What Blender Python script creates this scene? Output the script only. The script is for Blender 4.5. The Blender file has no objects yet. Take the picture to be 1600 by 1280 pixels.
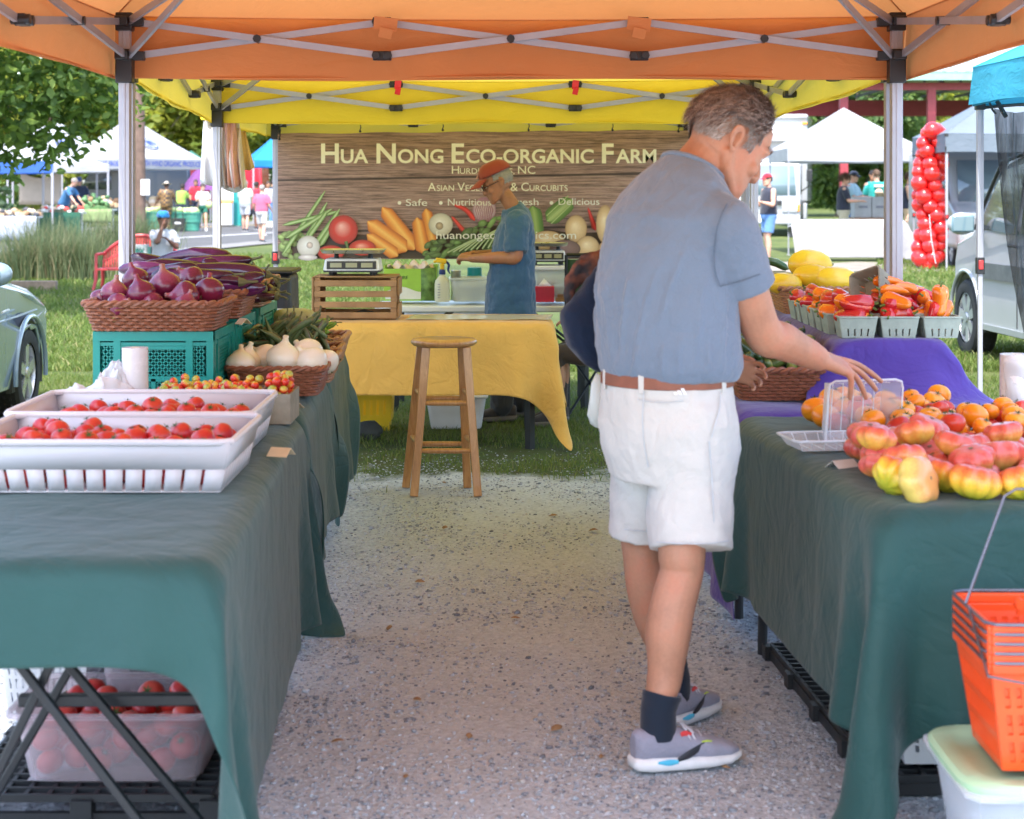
import bpy, bmesh, math, random
import numpy as np
from mathutils import Vector, Matrix, Euler, noise as mnoise
R = math.radians
PI = math.pi
SC = bpy.context.scene
COL = SC.collection
random.seed(7)
RNG = np.random.default_rng(11)
CAM_H, FPX, HOR = 1.48, 2850.0, 300.0
cam_d = bpy.data.cameras.new('camera')
cam = bpy.data.objects.new('camera', cam_d)
COL.objects.link(cam)
cam.location = (0, 0, CAM_H)
cam.rotation_euler = (R(90), 0, 0)
cam_d.sensor_fit = 'HORIZONTAL'
cam_d.sensor_width = 36.0
cam_d.lens = FPX / 1600 * 36
cam_d.shift_y = -(640 - HOR) / 1600
cam_d.clip_start = 0.05
cam_d.clip_end = 3000
cam_d.dof.use_dof = True
cam_d.dof.focus_distance = 8.2
cam_d.dof.aperture_fstop = 5.6
SC.camera = cam
world = bpy.data.worlds.new('World')
SC.world = world
world.use_nodes = True
wn = world.node_tree.nodes
sky = wn.new('ShaderNodeTexSky')
sky.sky_type = 'NISHITA'
sky.sun_disc = False
SUN_EL, SUN_AZ = 61.0, -171.0          # azimuth measured from +Y towards +X
sky.sun_elevation = R(SUN_EL)
sky.sun_rotation = R(SUN_AZ)
sky.air_density = 1.0
sky.dust_density = 2.0
sky.ozone_density = 1.0
bg = wn['Background']
bg.inputs['Strength'].default_value = 0.15
world.node_tree.links.new(sky.outputs['Color'], bg.inputs['Color'])
sun_d = bpy.data.lights.new('sun', 'SUN')
sun_d.energy = 2.0
sun_d.angle = R(0.6)
sun_d.color = (1.0, 0.95, 0.87)
sun = bpy.data.objects.new('sun', sun_d)
COL.objects.link(sun)
sd = Vector((math.sin(R(SUN_AZ)) * math.cos(R(SUN_EL)), math.cos(R(SUN_AZ)) * math.cos(R(SUN_EL)), math.sin(R(SUN_EL))))
sun.rotation_euler = sd.to_track_quat('Z', 'Y').to_euler()
sun.location = (0, 0, 30)
SC.view_settings.view_transform = 'Standard'
SC.view_settings.look = 'None'
SC.view_settings.exposure = 2.33
SC.view_settings.gamma = 1.0
SC.render.engine = 'CYCLES'
SC.cycles.max_bounces = 10
SC.cycles.diffuse_bounces = 5
SC.cycles.transmission_bounces = 8
SC.cycles.transparent_max_bounces = 12
SC.cycles.use_denoising = True
SC.cycles.caustics_reflective = False
SC.cycles.caustics_refractive = False
def W(px, py, Y):
 """a point of the place from its photograph pixel and its distance"""
 return Vector(((px - 800) / FPX * Y, Y, CAM_H - (py - HOR) / FPX * Y))
def gz(y):
 return max(0.0, 0.2 * (y - 40) / 26)
def V(*a):
 return Vector(a)
class MB:
 def __init__(s):
  s.v = []; s.f = []; s.m = []; s.cm = 0
 def add(s, vs, fs, mat=None):
  o = len(s.v)
  s.v.extend([tuple(p) for p in vs])
  mm = s.cm if mat is None else mat
  for f in fs:
   s.f.append(tuple(i + o for i in f)); s.m.append(mm)
 def box(s, c, d, rot=None, mat=None, taper=1.0):
  x, y, z = d[0] / 2, d[1] / 2, d[2] / 2
  t = taper
  vs = [V(-x, -y, -z), V(x, -y, -z), V(x, y, -z), V(-x, y, -z), V(-x * t, -y * t, z), V(x * t, -y * t, z), V(x * t, y * t, z), V(-x * t, y * t, z)]
  if rot is not None:
   M = rot if isinstance(rot, Matrix) else Euler(rot).to_matrix()
   vs = [M @ p for p in vs]
  c = Vector(c)
  s.add([p + c for p in vs], [(3, 2, 1, 0), (4, 5, 6, 7), (0, 1, 5, 4), (1, 2, 6, 5), (2, 3, 7, 6), (3, 0, 4, 7)], mat)
 def span(s, a, b, mat=None):
  s.box([(a[i] + b[i]) / 2 for i in range(3)], [abs(b[i] - a[i]) for i in range(3)], None, mat)
 def tube(s, pts, rad, n=10, mat=None, cap=True, squash=None, up=None):
  pts = [Vector(p) for p in pts]
  if not hasattr(rad, '__len__'): rad = [rad] * len(pts)
  m = len(pts); rings = []
  ref = Vector(up) if up is not None else None
  prev = None
  for i in range(m):
   t = (pts[min(i + 1, m - 1)] - pts[max(i - 1, 0)])
   if t.length < 1e-9: t = V(0, 0, 1)
   t.normalize()
   if ref is not None:
    a = ref - t * ref.dot(t)
    if a.length < 1e-4: a = t.orthogonal()
   elif prev is None:
    a = t.orthogonal()
   else:
    a = prev - t * prev.dot(t)
    if a.length < 1e-5: a = t.orthogonal()
   a.normalize(); prev = a
   b = t.cross(a)
   r = rad[i]
   ra, rb = (r if not hasattr(r, '__len__') else r[0]), (r if not hasattr(r, '__len__') else r[1])
   rings.append([pts[i] + a * (ra * math.cos(2 * PI * k / n)) + b * (rb * math.sin(2 * PI * k / n)) for k in range(n)])
  vs = [p for r_ in rings for p in r_]
  fs = []
  for i in range(m - 1):
   for k in range(n):
    k2 = (k + 1) % n
    fs.append((i * n + k, i * n + k2, (i + 1) * n + k2, (i + 1) * n + k))
  if cap:
   fs.append(tuple(range(n - 1, -1, -1)))
   fs.append(tuple((m - 1) * n + k for k in range(n)))
  s.add(vs, fs, mat)
 def bar(s, a, b, w, h=None, mat=None, up=(0, 0, 1)):
  h = h or w
  a, b = Vector(a), Vector(b)
  t = (b - a); L = t.length; t.normalize()
  u = Vector(up); u = u - t * u.dot(t)
  if u.length < 1e-4: u = t.orthogonal()
  u.normalize(); r = t.cross(u)
  vs = []
  for p in (a, b):
   for (i, j) in ((-1, -1), (1, -1), (1, 1), (-1, 1)):
    vs.append(p + r * (i * w / 2) + u * (j * h / 2))
  s.add(vs, [(3, 2, 1, 0), (4, 5, 6, 7), (0, 1, 5, 4), (1, 2, 6, 5), (2, 3, 7, 6), (3, 0, 4, 7)], mat)
 def lathe(s, prof, n=20, c=(0, 0, 0), axis=None, mat=None, lobes=0, lobe=0.0, squash=(1, 1), cap=True):
  """prof: list of (r, z)"""
  vs = []; fs = []
  M = axis if axis is not None else Matrix.Identity(3)
  c = Vector(c)
  for (r, z) in prof:
   for k in range(n):
    a = 2 * PI * k / n
    rr = r * (1 + (lobe * (abs(math.cos(a * lobes / 2)) - 0.6) if lobes else 0))
    vs.append(c + M @ V(rr * math.cos(a) * squash[0], rr * math.sin(a) * squash[1], z))
  for i in range(len(prof) - 1):
   for k in range(n):
    k2 = (k + 1) % n
    fs.append((i * n + k, i * n + k2, (i + 1) * n + k2, (i + 1) * n + k))
  if cap and prof[0][0] > 1e-6: fs.append(tuple(range(n - 1, -1, -1)))
  if cap and prof[-1][0] > 1e-6: fs.append(tuple((len(prof) - 1) * n + k for k in range(n)))
  s.add(vs, fs, mat)
 def ball(s, c, r, n=12, m=8, rot=None, mat=None):
  if not hasattr(r, '__len__'): r = (r, r, r)
  M = rot if isinstance(rot, Matrix) else (Euler(rot).to_matrix() if rot is not None else Matrix.Identity(3))
  c = Vector(c)
  vs = [c + M @ V(0, 0, -r[2])]
  for i in range(1, m):
   ph = -PI / 2 + PI * i / m
   for k in range(n):
    a = 2 * PI * k / n
    vs.append(c + M @ V(r[0] * math.cos(ph) * math.cos(a), r[1] * math.cos(ph) * math.sin(a), r[2] * math.sin(ph)))
  vs.append(c + M @ V(0, 0, r[2]))
  fs = [(0, 1 + (k + 1) % n, 1 + k) for k in range(n)]
  for i in range(m - 2):
   for k in range(n):
    k2 = (k + 1) % n
    fs.append((1 + i * n + k, 1 + i * n + k2, 1 + (i + 1) * n + k2, 1 + (i + 1) * n + k))
  t = len(vs) - 1; b0 = 1 + (m - 2) * n
  fs += [(b0 + k, b0 + (k + 1) % n, t) for k in range(n)]
  s.add(vs, fs, mat)
 def loft(s, secs, n=20, mat=None, power=2.0, cap=True):
  """secs: (center, half_a, half_b, axis_a(Vector), axis_b(Vector))"""
  vs = []; fs = []
  for (c, ha, hb, A, B) in secs:
   c = Vector(c)
   for k in range(n):
    a = 2 * PI * k / n
    ca, sa = math.cos(a), math.sin(a)
    ca = math.copysign(abs(ca) ** (2 / power), ca); sa = math.copysign(abs(sa) ** (2 / power), sa)
    vs.append(c + A * (ha * ca) + B * (hb * sa))
  m = len(secs)
  for i in range(m - 1):
   for k in range(n):
    k2 = (k + 1) % n
    fs.append((i * n + k, i * n + k2, (i + 1) * n + k2, (i + 1) * n + k))
  if cap:
   fs.append(tuple(range(n - 1, -1, -1)))
   fs.append(tuple((m - 1) * n + k for k in range(n)))
  s.add(vs, fs, mat)
 def prism(s, poly, depth, M=None, mat=None):
  """poly: 2-D outline (x, z) extruded along +y by depth"""
  n = len(poly)
  vs = [V(p[0], 0, p[1]) for p in poly] + [V(p[0], depth, p[1]) for p in poly]
  if M is not None: vs = [M @ p for p in vs]
  fs = [tuple(range(n)), tuple(range(2 * n - 1, n - 1, -1))]
  for k in range(n):
   k2 = (k + 1) % n
   fs.append((k2, k, n + k, n + k2))
  s.add(vs, fs, mat)
 def grid(s, fn, nu, nv, mat=None, wrap=False):
  vs = [fn(i / (nu - (0 if wrap else 1)), j / (nv - 1)) for i in range(nu) for j in range(nv)]
  fs = []
  for i in range(nu if wrap else nu - 1):
   for j in range(nv - 1):
    i2 = (i + 1) % nu
    fs.append((i * nv + j, i2 * nv + j, i2 * nv + j + 1, i * nv + j + 1))
  s.add(vs, fs, mat)
 def build(s, name, mats, parent=None, base=None, smooth=True, angle=35, bevel=0, solid=0, sub=0, seg=2):
  me = bpy.data.meshes.new(name)
  b = Vector(base) if base is not None else Vector((0, 0, 0))
  if parent is not None: b = parent.location.copy() if parent.parent is None else parent.parent.location + parent.location
  me.from_pydata([(p[0] - b[0], p[1] - b[1], p[2] - b[2]) for p in s.v], [], s.f)
  if not isinstance(mats, (list, tuple)): mats = [mats]
  for m in mats: me.materials.append(m)
  if len(mats) > 1: me.polygons.foreach_set('material_index', s.m)
  if smooth:
   me.polygons.foreach_set('use_smooth', [True] * len(me.polygons))
   if angle < 180: me.set_sharp_from_angle(angle=R(angle))
  me.update()
  o = bpy.data.objects.new(name, me)
  COL.objects.link(o)
  if parent is not None: o.parent = parent
  else: o.location = b
  if bevel:
   md = o.modifiers.new('bevel', 'BEVEL'); md.width = bevel; md.segments = seg; md.limit_method = 'ANGLE'; md.angle_limit = R(40)
   md.harden_normals = False
  if solid:
   md = o.modifiers.new('solid', 'SOLIDIFY'); md.thickness = solid; md.offset = 0
  if sub:
   md = o.modifiers.new('sub', 'SUBSURF'); md.levels = sub; md.render_levels = sub
  return o
def tag(o, label, cat, group=None):
 o['label'] = label; o['category'] = cat
 if group: o['group'] = group
 return o
def thing(name, label, cat, loc=(0, 0, 0), group=None):
 o = bpy.data.objects.new(name, None)
 COL.objects.link(o)
 o.location = loc
 o.empty_display_size = 0.1
 return tag(o, label, cat, group)
def struct(o, kind='structure'):
 o['kind'] = kind
 return o
def dup(root, loc=None, rot=None, scale=None, label=None, group=None):
 r = root.copy(); COL.objects.link(r)
 if loc is not None: r.location = loc
 if rot is not None: r.rotation_euler = rot
 if scale is not None: r.scale = scale if hasattr(scale, '__len__') else (scale,) * 3
 if label: r['label'] = label
 if group: r['group'] = group
 for ch in list(root.children):
  c = ch.copy(); COL.objects.link(c); c.parent = r
  for g in list(ch.children):
   d = g.copy(); COL.objects.link(d); d.parent = c
 return r
def remesh(o, vox, smooth=4, fac=0.5):
 md = o.modifiers.new('remesh', 'REMESH'); md.mode = 'VOXEL'; md.voxel_size = vox; md.use_smooth_shade = True
 if smooth:
  ms = o.modifiers.new('smooth', 'SMOOTH'); ms.iterations = smooth; ms.factor = fac
 return o
def displace(o, size, strength, mid=0.5):
 t = bpy.data.textures.new('wrinkle', 'CLOUDS'); t.noise_scale = size; t.noise_depth = 2
 md = o.modifiers.new('wrinkle', 'DISPLACE'); md.texture = t; md.strength = strength; md.mid_level = mid; md.texture_coords = 'LOCAL'
 return o
MATS = {}
def srgb(r, g, b):
 f = lambda c: (c / 255 / 12.92) if c / 255 <= 0.04045 else ((c / 255 + 0.055) / 1.055) ** 2.4
 return (f(r), f(g), f(b))
class NT:
 def __init__(s, name):
  s.m = bpy.data.materials.new(name); s.m.use_nodes = True
  s.t = s.m.node_tree; s.n = s.t.nodes; s.b = s.n['Principled BSDF']; s.out = s.n['Material Output']
 def node(s, t, **kw):
  n = s.n.new(t)
  for k, v in kw.items():
   if k in n.inputs: n.inputs[k].default_value = v
   else: setattr(n, k, v)
  return n
 def link(s, a, b): s.t.links.new(a, b)
 def coords(s, scale=(1, 1, 1), obj=True, rot=(0, 0, 0)):
  c = s.node('ShaderNodeTexCoord'); mp = s.node('ShaderNodeMapping')
  mp.inputs['Scale'].default_value = scale; mp.inputs['Rotation'].default_value = rot
  s.link(c.outputs['Object' if obj else 'Generated'], mp.inputs['Vector'])
  return mp.outputs['Vector']
 def noise(s, vec, scale, detail=4, rough=0.6, dist=0.0):
  n = s.node('ShaderNodeTexNoise'); n.inputs['Scale'].default_value = scale; n.inputs['Detail'].default_value = detail
  n.inputs['Roughness'].default_value = rough; n.inputs['Distortion'].default_value = dist
  if vec is not None: s.link(vec, n.inputs['Vector'])
  return n.outputs['Fac']
 def ramp(s, fac, stops):
  r = s.node('ShaderNodeValToRGB'); e = r.color_ramp.elements
  while len(e) < len(stops): e.new(0.5)
  for k, (p, c) in enumerate(stops):
   e[k].position = p; e[k].color = (c[0], c[1], c[2], 1) if hasattr(c, '__len__') else (c, c, c, 1)
  s.link(fac, r.inputs['Fac'])
  return r.outputs['Color']
 def mix(s, fac, a, b, mode='MIX'):
  m = s.node('ShaderNodeMix', data_type='RGBA'); m.blend_type = mode
  for k, v in ((0, fac), (6, a), (7, b)):
   if hasattr(v, 'is_linked'): s.link(v, m.inputs[k])
   elif k == 0: m.inputs[0].default_value = v
   else: m.inputs[k].default_value = (v[0], v[1], v[2], 1)
  return m.outputs[2]
 def bump(s, h, strength=0.3, dist=0.01, prev=None):
  b = s.node('ShaderNodeBump'); b.inputs['Strength'].default_value = strength; b.inputs['Distance'].default_value = dist
  s.link(h, b.inputs['Height'])
  if prev is not None: s.link(prev, b.inputs['Normal'])
  s.link(b.outputs['Normal'], s.b.inputs['Normal'])
  return b.outputs['Normal']
 def base(s, col):
  if hasattr(col, 'is_linked'): s.link(col, s.b.inputs['Base Color'])
  else: s.b.inputs['Base Color'].default_value = (col[0], col[1], col[2], 1)
 def set(s, **kw):
  for k, v in kw.items(): s.b.inputs[k.replace('_', ' ')].default_value = v
 def translucent(s, amount, col):
  """cloth or leaf that lets part of the light through"""
  tr = s.node('ShaderNodeBsdfTranslucent'); mx = s.node('ShaderNodeMixShader'); mx.inputs[0].default_value = amount
  if hasattr(col, 'is_linked'): s.link(col, tr.inputs['Color'])
  else: tr.inputs['Color'].default_value = (col[0], col[1], col[2], 1)
  s.link(s.b.outputs[0], mx.inputs[1]); s.link(tr.outputs[0], mx.inputs[2]); s.link(mx.outputs[0], s.out.inputs['Surface'])
def mat(name, col, rough=0.6, metal=0.0, var=0.12, vscale=6.0, bump=0.0, bscale=40.0, bdist=0.002, **kw):
 """a plain surface with some mottling and grain"""
 if name in MATS: return MATS[name]
 t = NT(name)
 v = t.coords()
 if var > 0:
  n = t.noise(v, vscale, 5)
  t.base(t.ramp(n, [(0.3, [c * (1 - var) for c in col]), (0.7, [min(1, c * (1 + var)) for c in col])]))
  rn = t.ramp(t.noise(v, vscale * 2.3, 4), [(0.3, max(0, rough - 0.08)), (0.7, min(1, rough + 0.08))])
  t.link(rn, t.b.inputs['Roughness'])
 else:
  t.base(col); t.set(Roughness=rough)
 t.set(Metallic=metal)
 for k, x in kw.items(): t.b.inputs[k.replace('_', ' ')].default_value = x
 if bump: t.bump(t.noise(v, bscale, 3), bump, bdist)
 MATS[name] = t.m
 return t.m
def cloth_mat(name, col, weave=700, wrinkle=0.35, trans=0.0, wscale=7, sheen=0.2, rough=0.85):
 if name in MATS: return MATS[name]
 t = NT(name); v = t.coords()
 n1 = t.noise(v, 3.0, 4); 
 c = t.ramp(n1, [(0.3, [x * 0.88 for x in col]), (0.7, [min(1, x * 1.1) for x in col])])
 fine = t.noise(v, weave, 2)
 c2 = t.mix(0.35, c, t.ramp(fine, [(0.35, [x * 0.75 for x in col]), (0.65, [min(1, x * 1.2) for x in col])]))
 t.base(c2); t.set(Roughness=rough); t.b.inputs['Sheen Weight'].default_value = sheen
 t.b.inputs['Specular IOR Level'].default_value = 0.25
 nb = t.bump(t.noise(v, wscale, 4, 0.55, 0.6), wrinkle, 0.02)
 cr = t.node('ShaderNodeMath', operation='ABSOLUTE'); cs = t.node('ShaderNodeMath', operation='SUBTRACT'); t.link(t.noise(v, wscale * 0.45, 3, 0.5, 1.6), cs.inputs[0]); cs.inputs[1].default_value = 0.5; t.link(cs.outputs[0], cr.inputs[0])
 nb = t.bump(t.ramp(cr.outputs[0], [(0.0, 0.0), (0.06, 1.0)]), wrinkle * 0.5, 0.008, nb)
 t.bump(fine, 0.15, 0.001, nb)
 if trans > 0: t.translucent(trans, c2)
 MATS[name] = t.m
 return t.m
def paint(name, col, rough=0.25, metal=0.0, coat=0.5):
 if name in MATS: return MATS[name]
 t = NT(name); v = t.coords()
 d = t.noise(v, 2.2, 5, 0.65)
 t.base(t.mix(t.ramp(d, [(0.45, 0.0), (0.8, 0.16)]), col, [c * 0.6 + 0.02 for c in col]))
 t.set(Roughness=rough, Metallic=metal); t.b.inputs['Coat Weight'].default_value = coat; t.b.inputs['Coat Roughness'].default_value = 0.08
 MATS[name] = t.m
 return t.m
def clear_plastic(name, tint=(0.95, 0.96, 0.97), rough=0.12, alpha=0.35, milky=(0.85, 0.86, 0.88), spec=0.5):
 """thin clear or milky plastic sheet: part of the light passes straight through"""
 if name in MATS: return MATS[name]
 t = NT(name); v = t.coords()
 t.base(milky); t.set(Roughness=rough); t.b.inputs['Specular IOR Level'].default_value = spec
 tr = t.node('ShaderNodeBsdfTransparent'); tr.inputs['Color'].default_value = (*tint, 1)
 mx = t.node('ShaderNodeMixShader')
 lw = t.node('ShaderNodeLayerWeight'); lw.inputs['Blend'].default_value = 0.35
 mr = t.node('ShaderNodeMapRange'); mr.inputs['To Min'].default_value = alpha; mr.inputs['To Max'].default_value = min(1, alpha + 0.45)
 t.link(lw.outputs['Facing'], mr.inputs['Value']); t.link(mr.outputs[0], mx.inputs[0])
 t.link(tr.outputs[0], mx.inputs[1]); t.link(t.b.outputs[0], mx.inputs[2]); t.link(mx.outputs[0], t.out.inputs['Surface'])
 MATS[name] = t.m
 return t.m
def glass(name='window_glass', tint=(0.05, 0.06, 0.065)):
 if name in MATS: return MATS[name]
 t = NT(name); t.base(tint); t.set(Roughness=0.06); t.b.inputs['Specular IOR Level'].default_value = 0.7; t.b.inputs['Coat Weight'].default_value = 0.6
 t.b.inputs['Coat Roughness'].default_value = 0.02
 MATS[name] = t.m
 return t.m
M_STEEL = mat('powder_coat_grey', (0.36, 0.36, 0.40), 0.42, 0.35, 0.08)
M_WHITEMETAL = mat('white_powder_coat', (0.72, 0.73, 0.75), 0.4, 0.1, 0.06)
M_BLACKP = mat('black_plastic', (0.016, 0.016, 0.018), 0.45, 0, 0.2)
M_BLACKM = mat('black_metal', (0.018, 0.02, 0.023), 0.4, 0.3, 0.2)
M_RED = mat('red_plastic', (0.72, 0.03, 0.03), 0.35)
M_WHITEP = mat('white_plastic', (0.80, 0.80, 0.82), 0.35, 0, 0.05)
M_RUBBER = mat('tyre_rubber', (0.02, 0.02, 0.021), 0.8, 0, 0.2, 20, 0.3, 120)
# ================================================================= SETTING
def gz(y):
 return max(0.0, 0.2 * (min(y, 95) - 40) / 26)
def np_mesh(name, verts, faces, mats, parent=None, smooth=False, loc=None):
 """verts (n,3), faces (m,k) of one size"""
 me = bpy.data.meshes.new(name)
 n, m, k = len(verts), len(faces), faces.shape[1]
 me.vertices.add(n); me.vertices.foreach_set('co', np.asarray(verts, dtype=np.float32).ravel())
 me.loops.add(m * k); me.loops.foreach_set('vertex_index', np.asarray(faces, dtype=np.int32).ravel())
 me.polygons.add(m); me.polygons.foreach_set('loop_start', np.arange(0, m * k, k, dtype=np.int32))
 if smooth: me.polygons.foreach_set('use_smooth', np.ones(m, dtype=bool))
 me.update(calc_edges=True); me.validate()
 for x in (mats if isinstance(mats, (list, tuple)) else [mats]): me.materials.append(x)
 o = bpy.data.objects.new(name, me); COL.objects.link(o)
 if parent is not None: o.parent = parent
 if loc is not None: o.location = loc
 return o
def ground_mat():
 t = NT('gravel_and_turf'); v = t.coords()
 sp = t.node('ShaderNodeSeparateXYZ'); t.link(v, sp.inputs[0])
 g1 = t.noise(v, 0.9, 5); g2 = t.noise(v, 60, 4, 0.75); 
 vo = t.node('ShaderNodeTexVoronoi'); vo.inputs['Scale'].default_value = 75; t.link(v, vo.inputs['Vector'])
 stone = t.ramp(vo.outputs['Color'], [(0.15, (0.31, 0.335, 0.36)), (0.5, (0.45, 0.485, 0.52)), (0.85, (0.57, 0.60, 0.625))])
 dust = t.ramp(g1, [(0.35, (0.50, 0.53, 0.56)), (0.65, (0.46, 0.50, 0.545))])
 gcol = t.mix(t.ramp(g2, [(0.36, 0.25), (0.52, 1.0)]), dust, stone)
 ax_ = t.node('ShaderNodeMath', operation='ABSOLUTE'); t.link(sp.outputs[0], ax_.inputs[0]); ws = t.node('ShaderNodeMath', operation='MULTIPLY_ADD'); t.link(t.noise(v, 1.7, 4, 0.6), ws.inputs[0]); ws.inputs[1].default_value = -0.9; t.link(ax_.outputs[0], ws.inputs[2])
 gcol = t.mix(t.ramp(ws.outputs[0], [(0.0, 0.4), (0.3, 0.0)]), gcol, (0.56, 0.575, 0.58))
 n1 = t.noise(v, 0.55, 5); n2 = t.noise(v, 9, 5, 0.7)
 turf = t.ramp(n1, [(0.32, (0.05, 0.085, 0.022)), (0.5, (0.085, 0.125, 0.03)), (0.68, (0.14, 0.165, 0.05))])
 turf = t.mix(t.ramp(n2, [(0.35, 0.75), (0.62, 0.0)]), turf, (0.075, 0.07, 0.04))
 ma = t.node('ShaderNodeMapRange'); ma.inputs['From Min'].default_value = 8.7; ma.inputs['From Max'].default_value = 10.9
 t.link(sp.outputs[1], ma.inputs['Value'])
 edge = t.noise(v, 2.1, 6, 0.65)
 ad = t.node('ShaderNodeMath', operation='ADD'); t.link(ma.outputs[0], ad.inputs[0]); t.link(edge, ad.inputs[1])
 f = t.ramp(ad.outputs[0], [(0.78, 0.0), (0.95, 1.0)])
 t.base(t.mix(f, gcol, turf)); t.set(Roughness=0.95); t.b.inputs['Specular IOR Level'].default_value = 0.15
 hb = t.bump(t.noise(v, 45, 5, 0.75), 0.7, 0.02)
 t.bump(vo.outputs['Distance'], 0.5, 0.012, hb)
 return t.m
ys = [-25, 2, 5, 8, 12, 20, 30, 40, 66, 95, 140, 260, 600, 1500]
xs = [-1500, -500, -150, -60, -20, -6, 0, 6, 20, 60, 150, 500, 1500]
gm = MB()
gm.add([(x, y, gz(y)) for y in ys for x in xs],
       [(j * len(xs) + i, j * len(xs) + i + 1, (j + 1) * len(xs) + i + 1, (j + 1) * len(xs) + i) for j in range(len(ys) - 1) for i in range(len(xs) - 1)])
struct(gm.build('ground', ground_mat(), smooth=False))
def asphalt_mat():
 t = NT('asphalt'); v = t.coords()
 n = t.noise(v, 0.6, 6, 0.7); f = t.noise(v, 30, 3)
 t.base(t.mix(0.35, t.ramp(n, [(0.3, (0.075, 0.077, 0.08)), (0.7, (0.11, 0.112, 0.118))]), t.ramp(f, [(0.3, 0.05), (0.7, 0.13)])))
 t.set(Roughness=0.9); t.b.inputs['Specular IOR Level'].default_value = 0.05; return t.m
def strip(name, left, right, m, dz):
 mb = MB(); n = len(left)
 vs = []
 for a, b in zip(left, right):
  vs += [(a[0], a[1], gz(a[1]) + dz), (b[0], b[1], gz(b[1]) + dz)]
 mb.add(vs, [(2 * i, 2 * i + 1, 2 * i + 3, 2 * i + 2) for i in range(n - 1)])
 return mb.build(name, m, smooth=False)
def cut(pts, y):   # x of a polyline at distance y
 for (x0, y0), (x1, y1) in zip(pts, pts[1:]):
  if y0 <= y <= y1: return x0 + (x1 - x0) * (y - y0) / (y1 - y0)
 return pts[-1][0]
far_e = [(-40, 30), (-20.5, 40), (-16.5, 56), (-13.9, 61), (-8.8, 70), (-2, 84), (3, 95)]
near_e = [(-28, 20), (-11.5, 34), (-8.3, 45), (-6.7, 52), (-2.5, 62), (6, 80), (12, 95)]
YS = [34, 40, 45, 52, 58, 64, 70, 80]
struct(strip('road', [(cut(far_e, y), y) for y in YS], [(cut(near_e, y), y) for y in YS], asphalt_mat(), 0.02))
M_LINE = mat('road_paint', (0.5, 0.5, 0.5), 0.7)
def mid(y, f): return cut(far_e, y) * (1 - f) + cut(near_e, y) * f
struct(strip('road_line', [(mid(y, 0.66) - 0.16, y) for y in YS], [(mid(y, 0.66) + 0.16, y) for y in YS], M_LINE, 0.03))
struct(strip('road_kerb_line', [(mid(y, 0.035) - 0.25, y) for y in YS], [(mid(y, 0.035) + 0.2, y) for y in YS], mat('kerb_yellow', (0.4, 0.33, 0.2), 0.8), 0.03))
M_CONC = mat('concrete', (0.17, 0.168, 0.165), 0.9, 0, 0.15, 3, 0.3, 60, Specular_IOR_Level=0.05)
struct(strip('footpath', [(cut(near_e, y) - 0.1, y) for y in YS], [(cut(near_e, y) + 0.95, y) for y in YS], M_CONC, 0.035))
struct(strip('pavement', [(cut(far_e, y) - 3.5, y) for y in YS], [(cut(far_e, y) - 0.2, y) for y in YS], M_CONC, 0.035))
M_DIRT = mat('dry_dirt', (0.2, 0.175, 0.145), 0.95, 0, 0.25, 2.5, 0.5, 30, 0.02)
pm = MB(); N = 40
for k in range(N + 1):
 x = 3.2 + 11.5 * k / N
 a = 33.6 + 0.35 * math.sin(k * 1.7) + 0.2 * math.sin(k * 4.1); b = 38.0 + 0.4 * math.sin(k * 1.3 + 2)
 pm.v += [(x, a, 0.012), (x, b, 0.012)]
pm.f = [(2 * i, 2 * i + 2, 2 * i + 3, 2 * i + 1) for i in range(N)]; pm.m = [0] * N
struct(pm.build('dirt_path', M_DIRT, smooth=False))
def stones():
 bm = bmesh.new(); bmesh.ops.create_icosphere(bm, subdivisions=1, radius=1.0)
 v0 = np.array([v.co[:] for v in bm.verts]); f0 = np.array([[v.index for v in f.verts] for f in bm.faces]); bm.free()
 n = 140000
 y = 4.0 + 7.2 * RNG.random(n) ** 1.25
 x = (RNG.random(n) - 0.5) * 2 * np.where(y < 6.5, 2.1, 2.6) + 0.1
 keep = (RNG.random(n) < np.clip((10.6 - y) / 1.6, 0, 1))
 cl = np.array([mnoise.noise(Vector((a * 2.2, b * 2.2, 3.3))) for a, b in zip(x, y)])
 keep &= RNG.random(n) < np.clip(0.55 + 0.9 * cl, 0.12, 1) * np.clip(0.65 + np.abs(x + 0.25 * cl) * 0.9, 0.65, 1)
 x, y = x[keep], y[keep]; n = len(x)
 r = np.clip(np.exp(RNG.normal(-5.6, 0.36, n)), 0.002, 0.013)
 sc = np.stack([r * RNG.uniform(0.8, 1.5, n), r * RNG.uniform(0.7, 1.2, n), r * RNG.uniform(0.35, 0.75, n)], 1)
 a = RNG.uniform(0, 2 * PI, n)
 jit = 1 + RNG.uniform(-0.28, 0.28, (n, len(v0), 1))
 P = v0[None] * jit * sc[:, None]
 c, s_ = np.cos(a)[:, None], np.sin(a)[:, None]
 X = P[..., 0] * c - P[..., 1] * s_ + x[:, None]; Y = P[..., 0] * s_ + P[..., 1] * c + y[:, None]; Z = P[..., 2] + (sc[:, 2] * 0.45)[:, None]
 vv = np.stack([X, Y, Z], -1).reshape(-1, 3)
 ff = (f0[None] + (np.arange(n) * len(v0))[:, None, None]).reshape(-1, 3)
 t = NT('loose_stone'); g = t.node('ShaderNodeNewGeometry')
 c = t.ramp(g.outputs['Random Per Island'], [(0.0, (0.12, 0.13, 0.15)), (0.3, (0.25, 0.27, 0.295)), (0.62, (0.38, 0.405, 0.435)), (0.92, (0.45, 0.475, 0.50)), (1.0, (0.44, 0.39, 0.34))])
 t.base(c); t.set(Roughness=0.9)
 struct(np_mesh('gravel', vv, ff, t.m), 'stuff')
stones()
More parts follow.
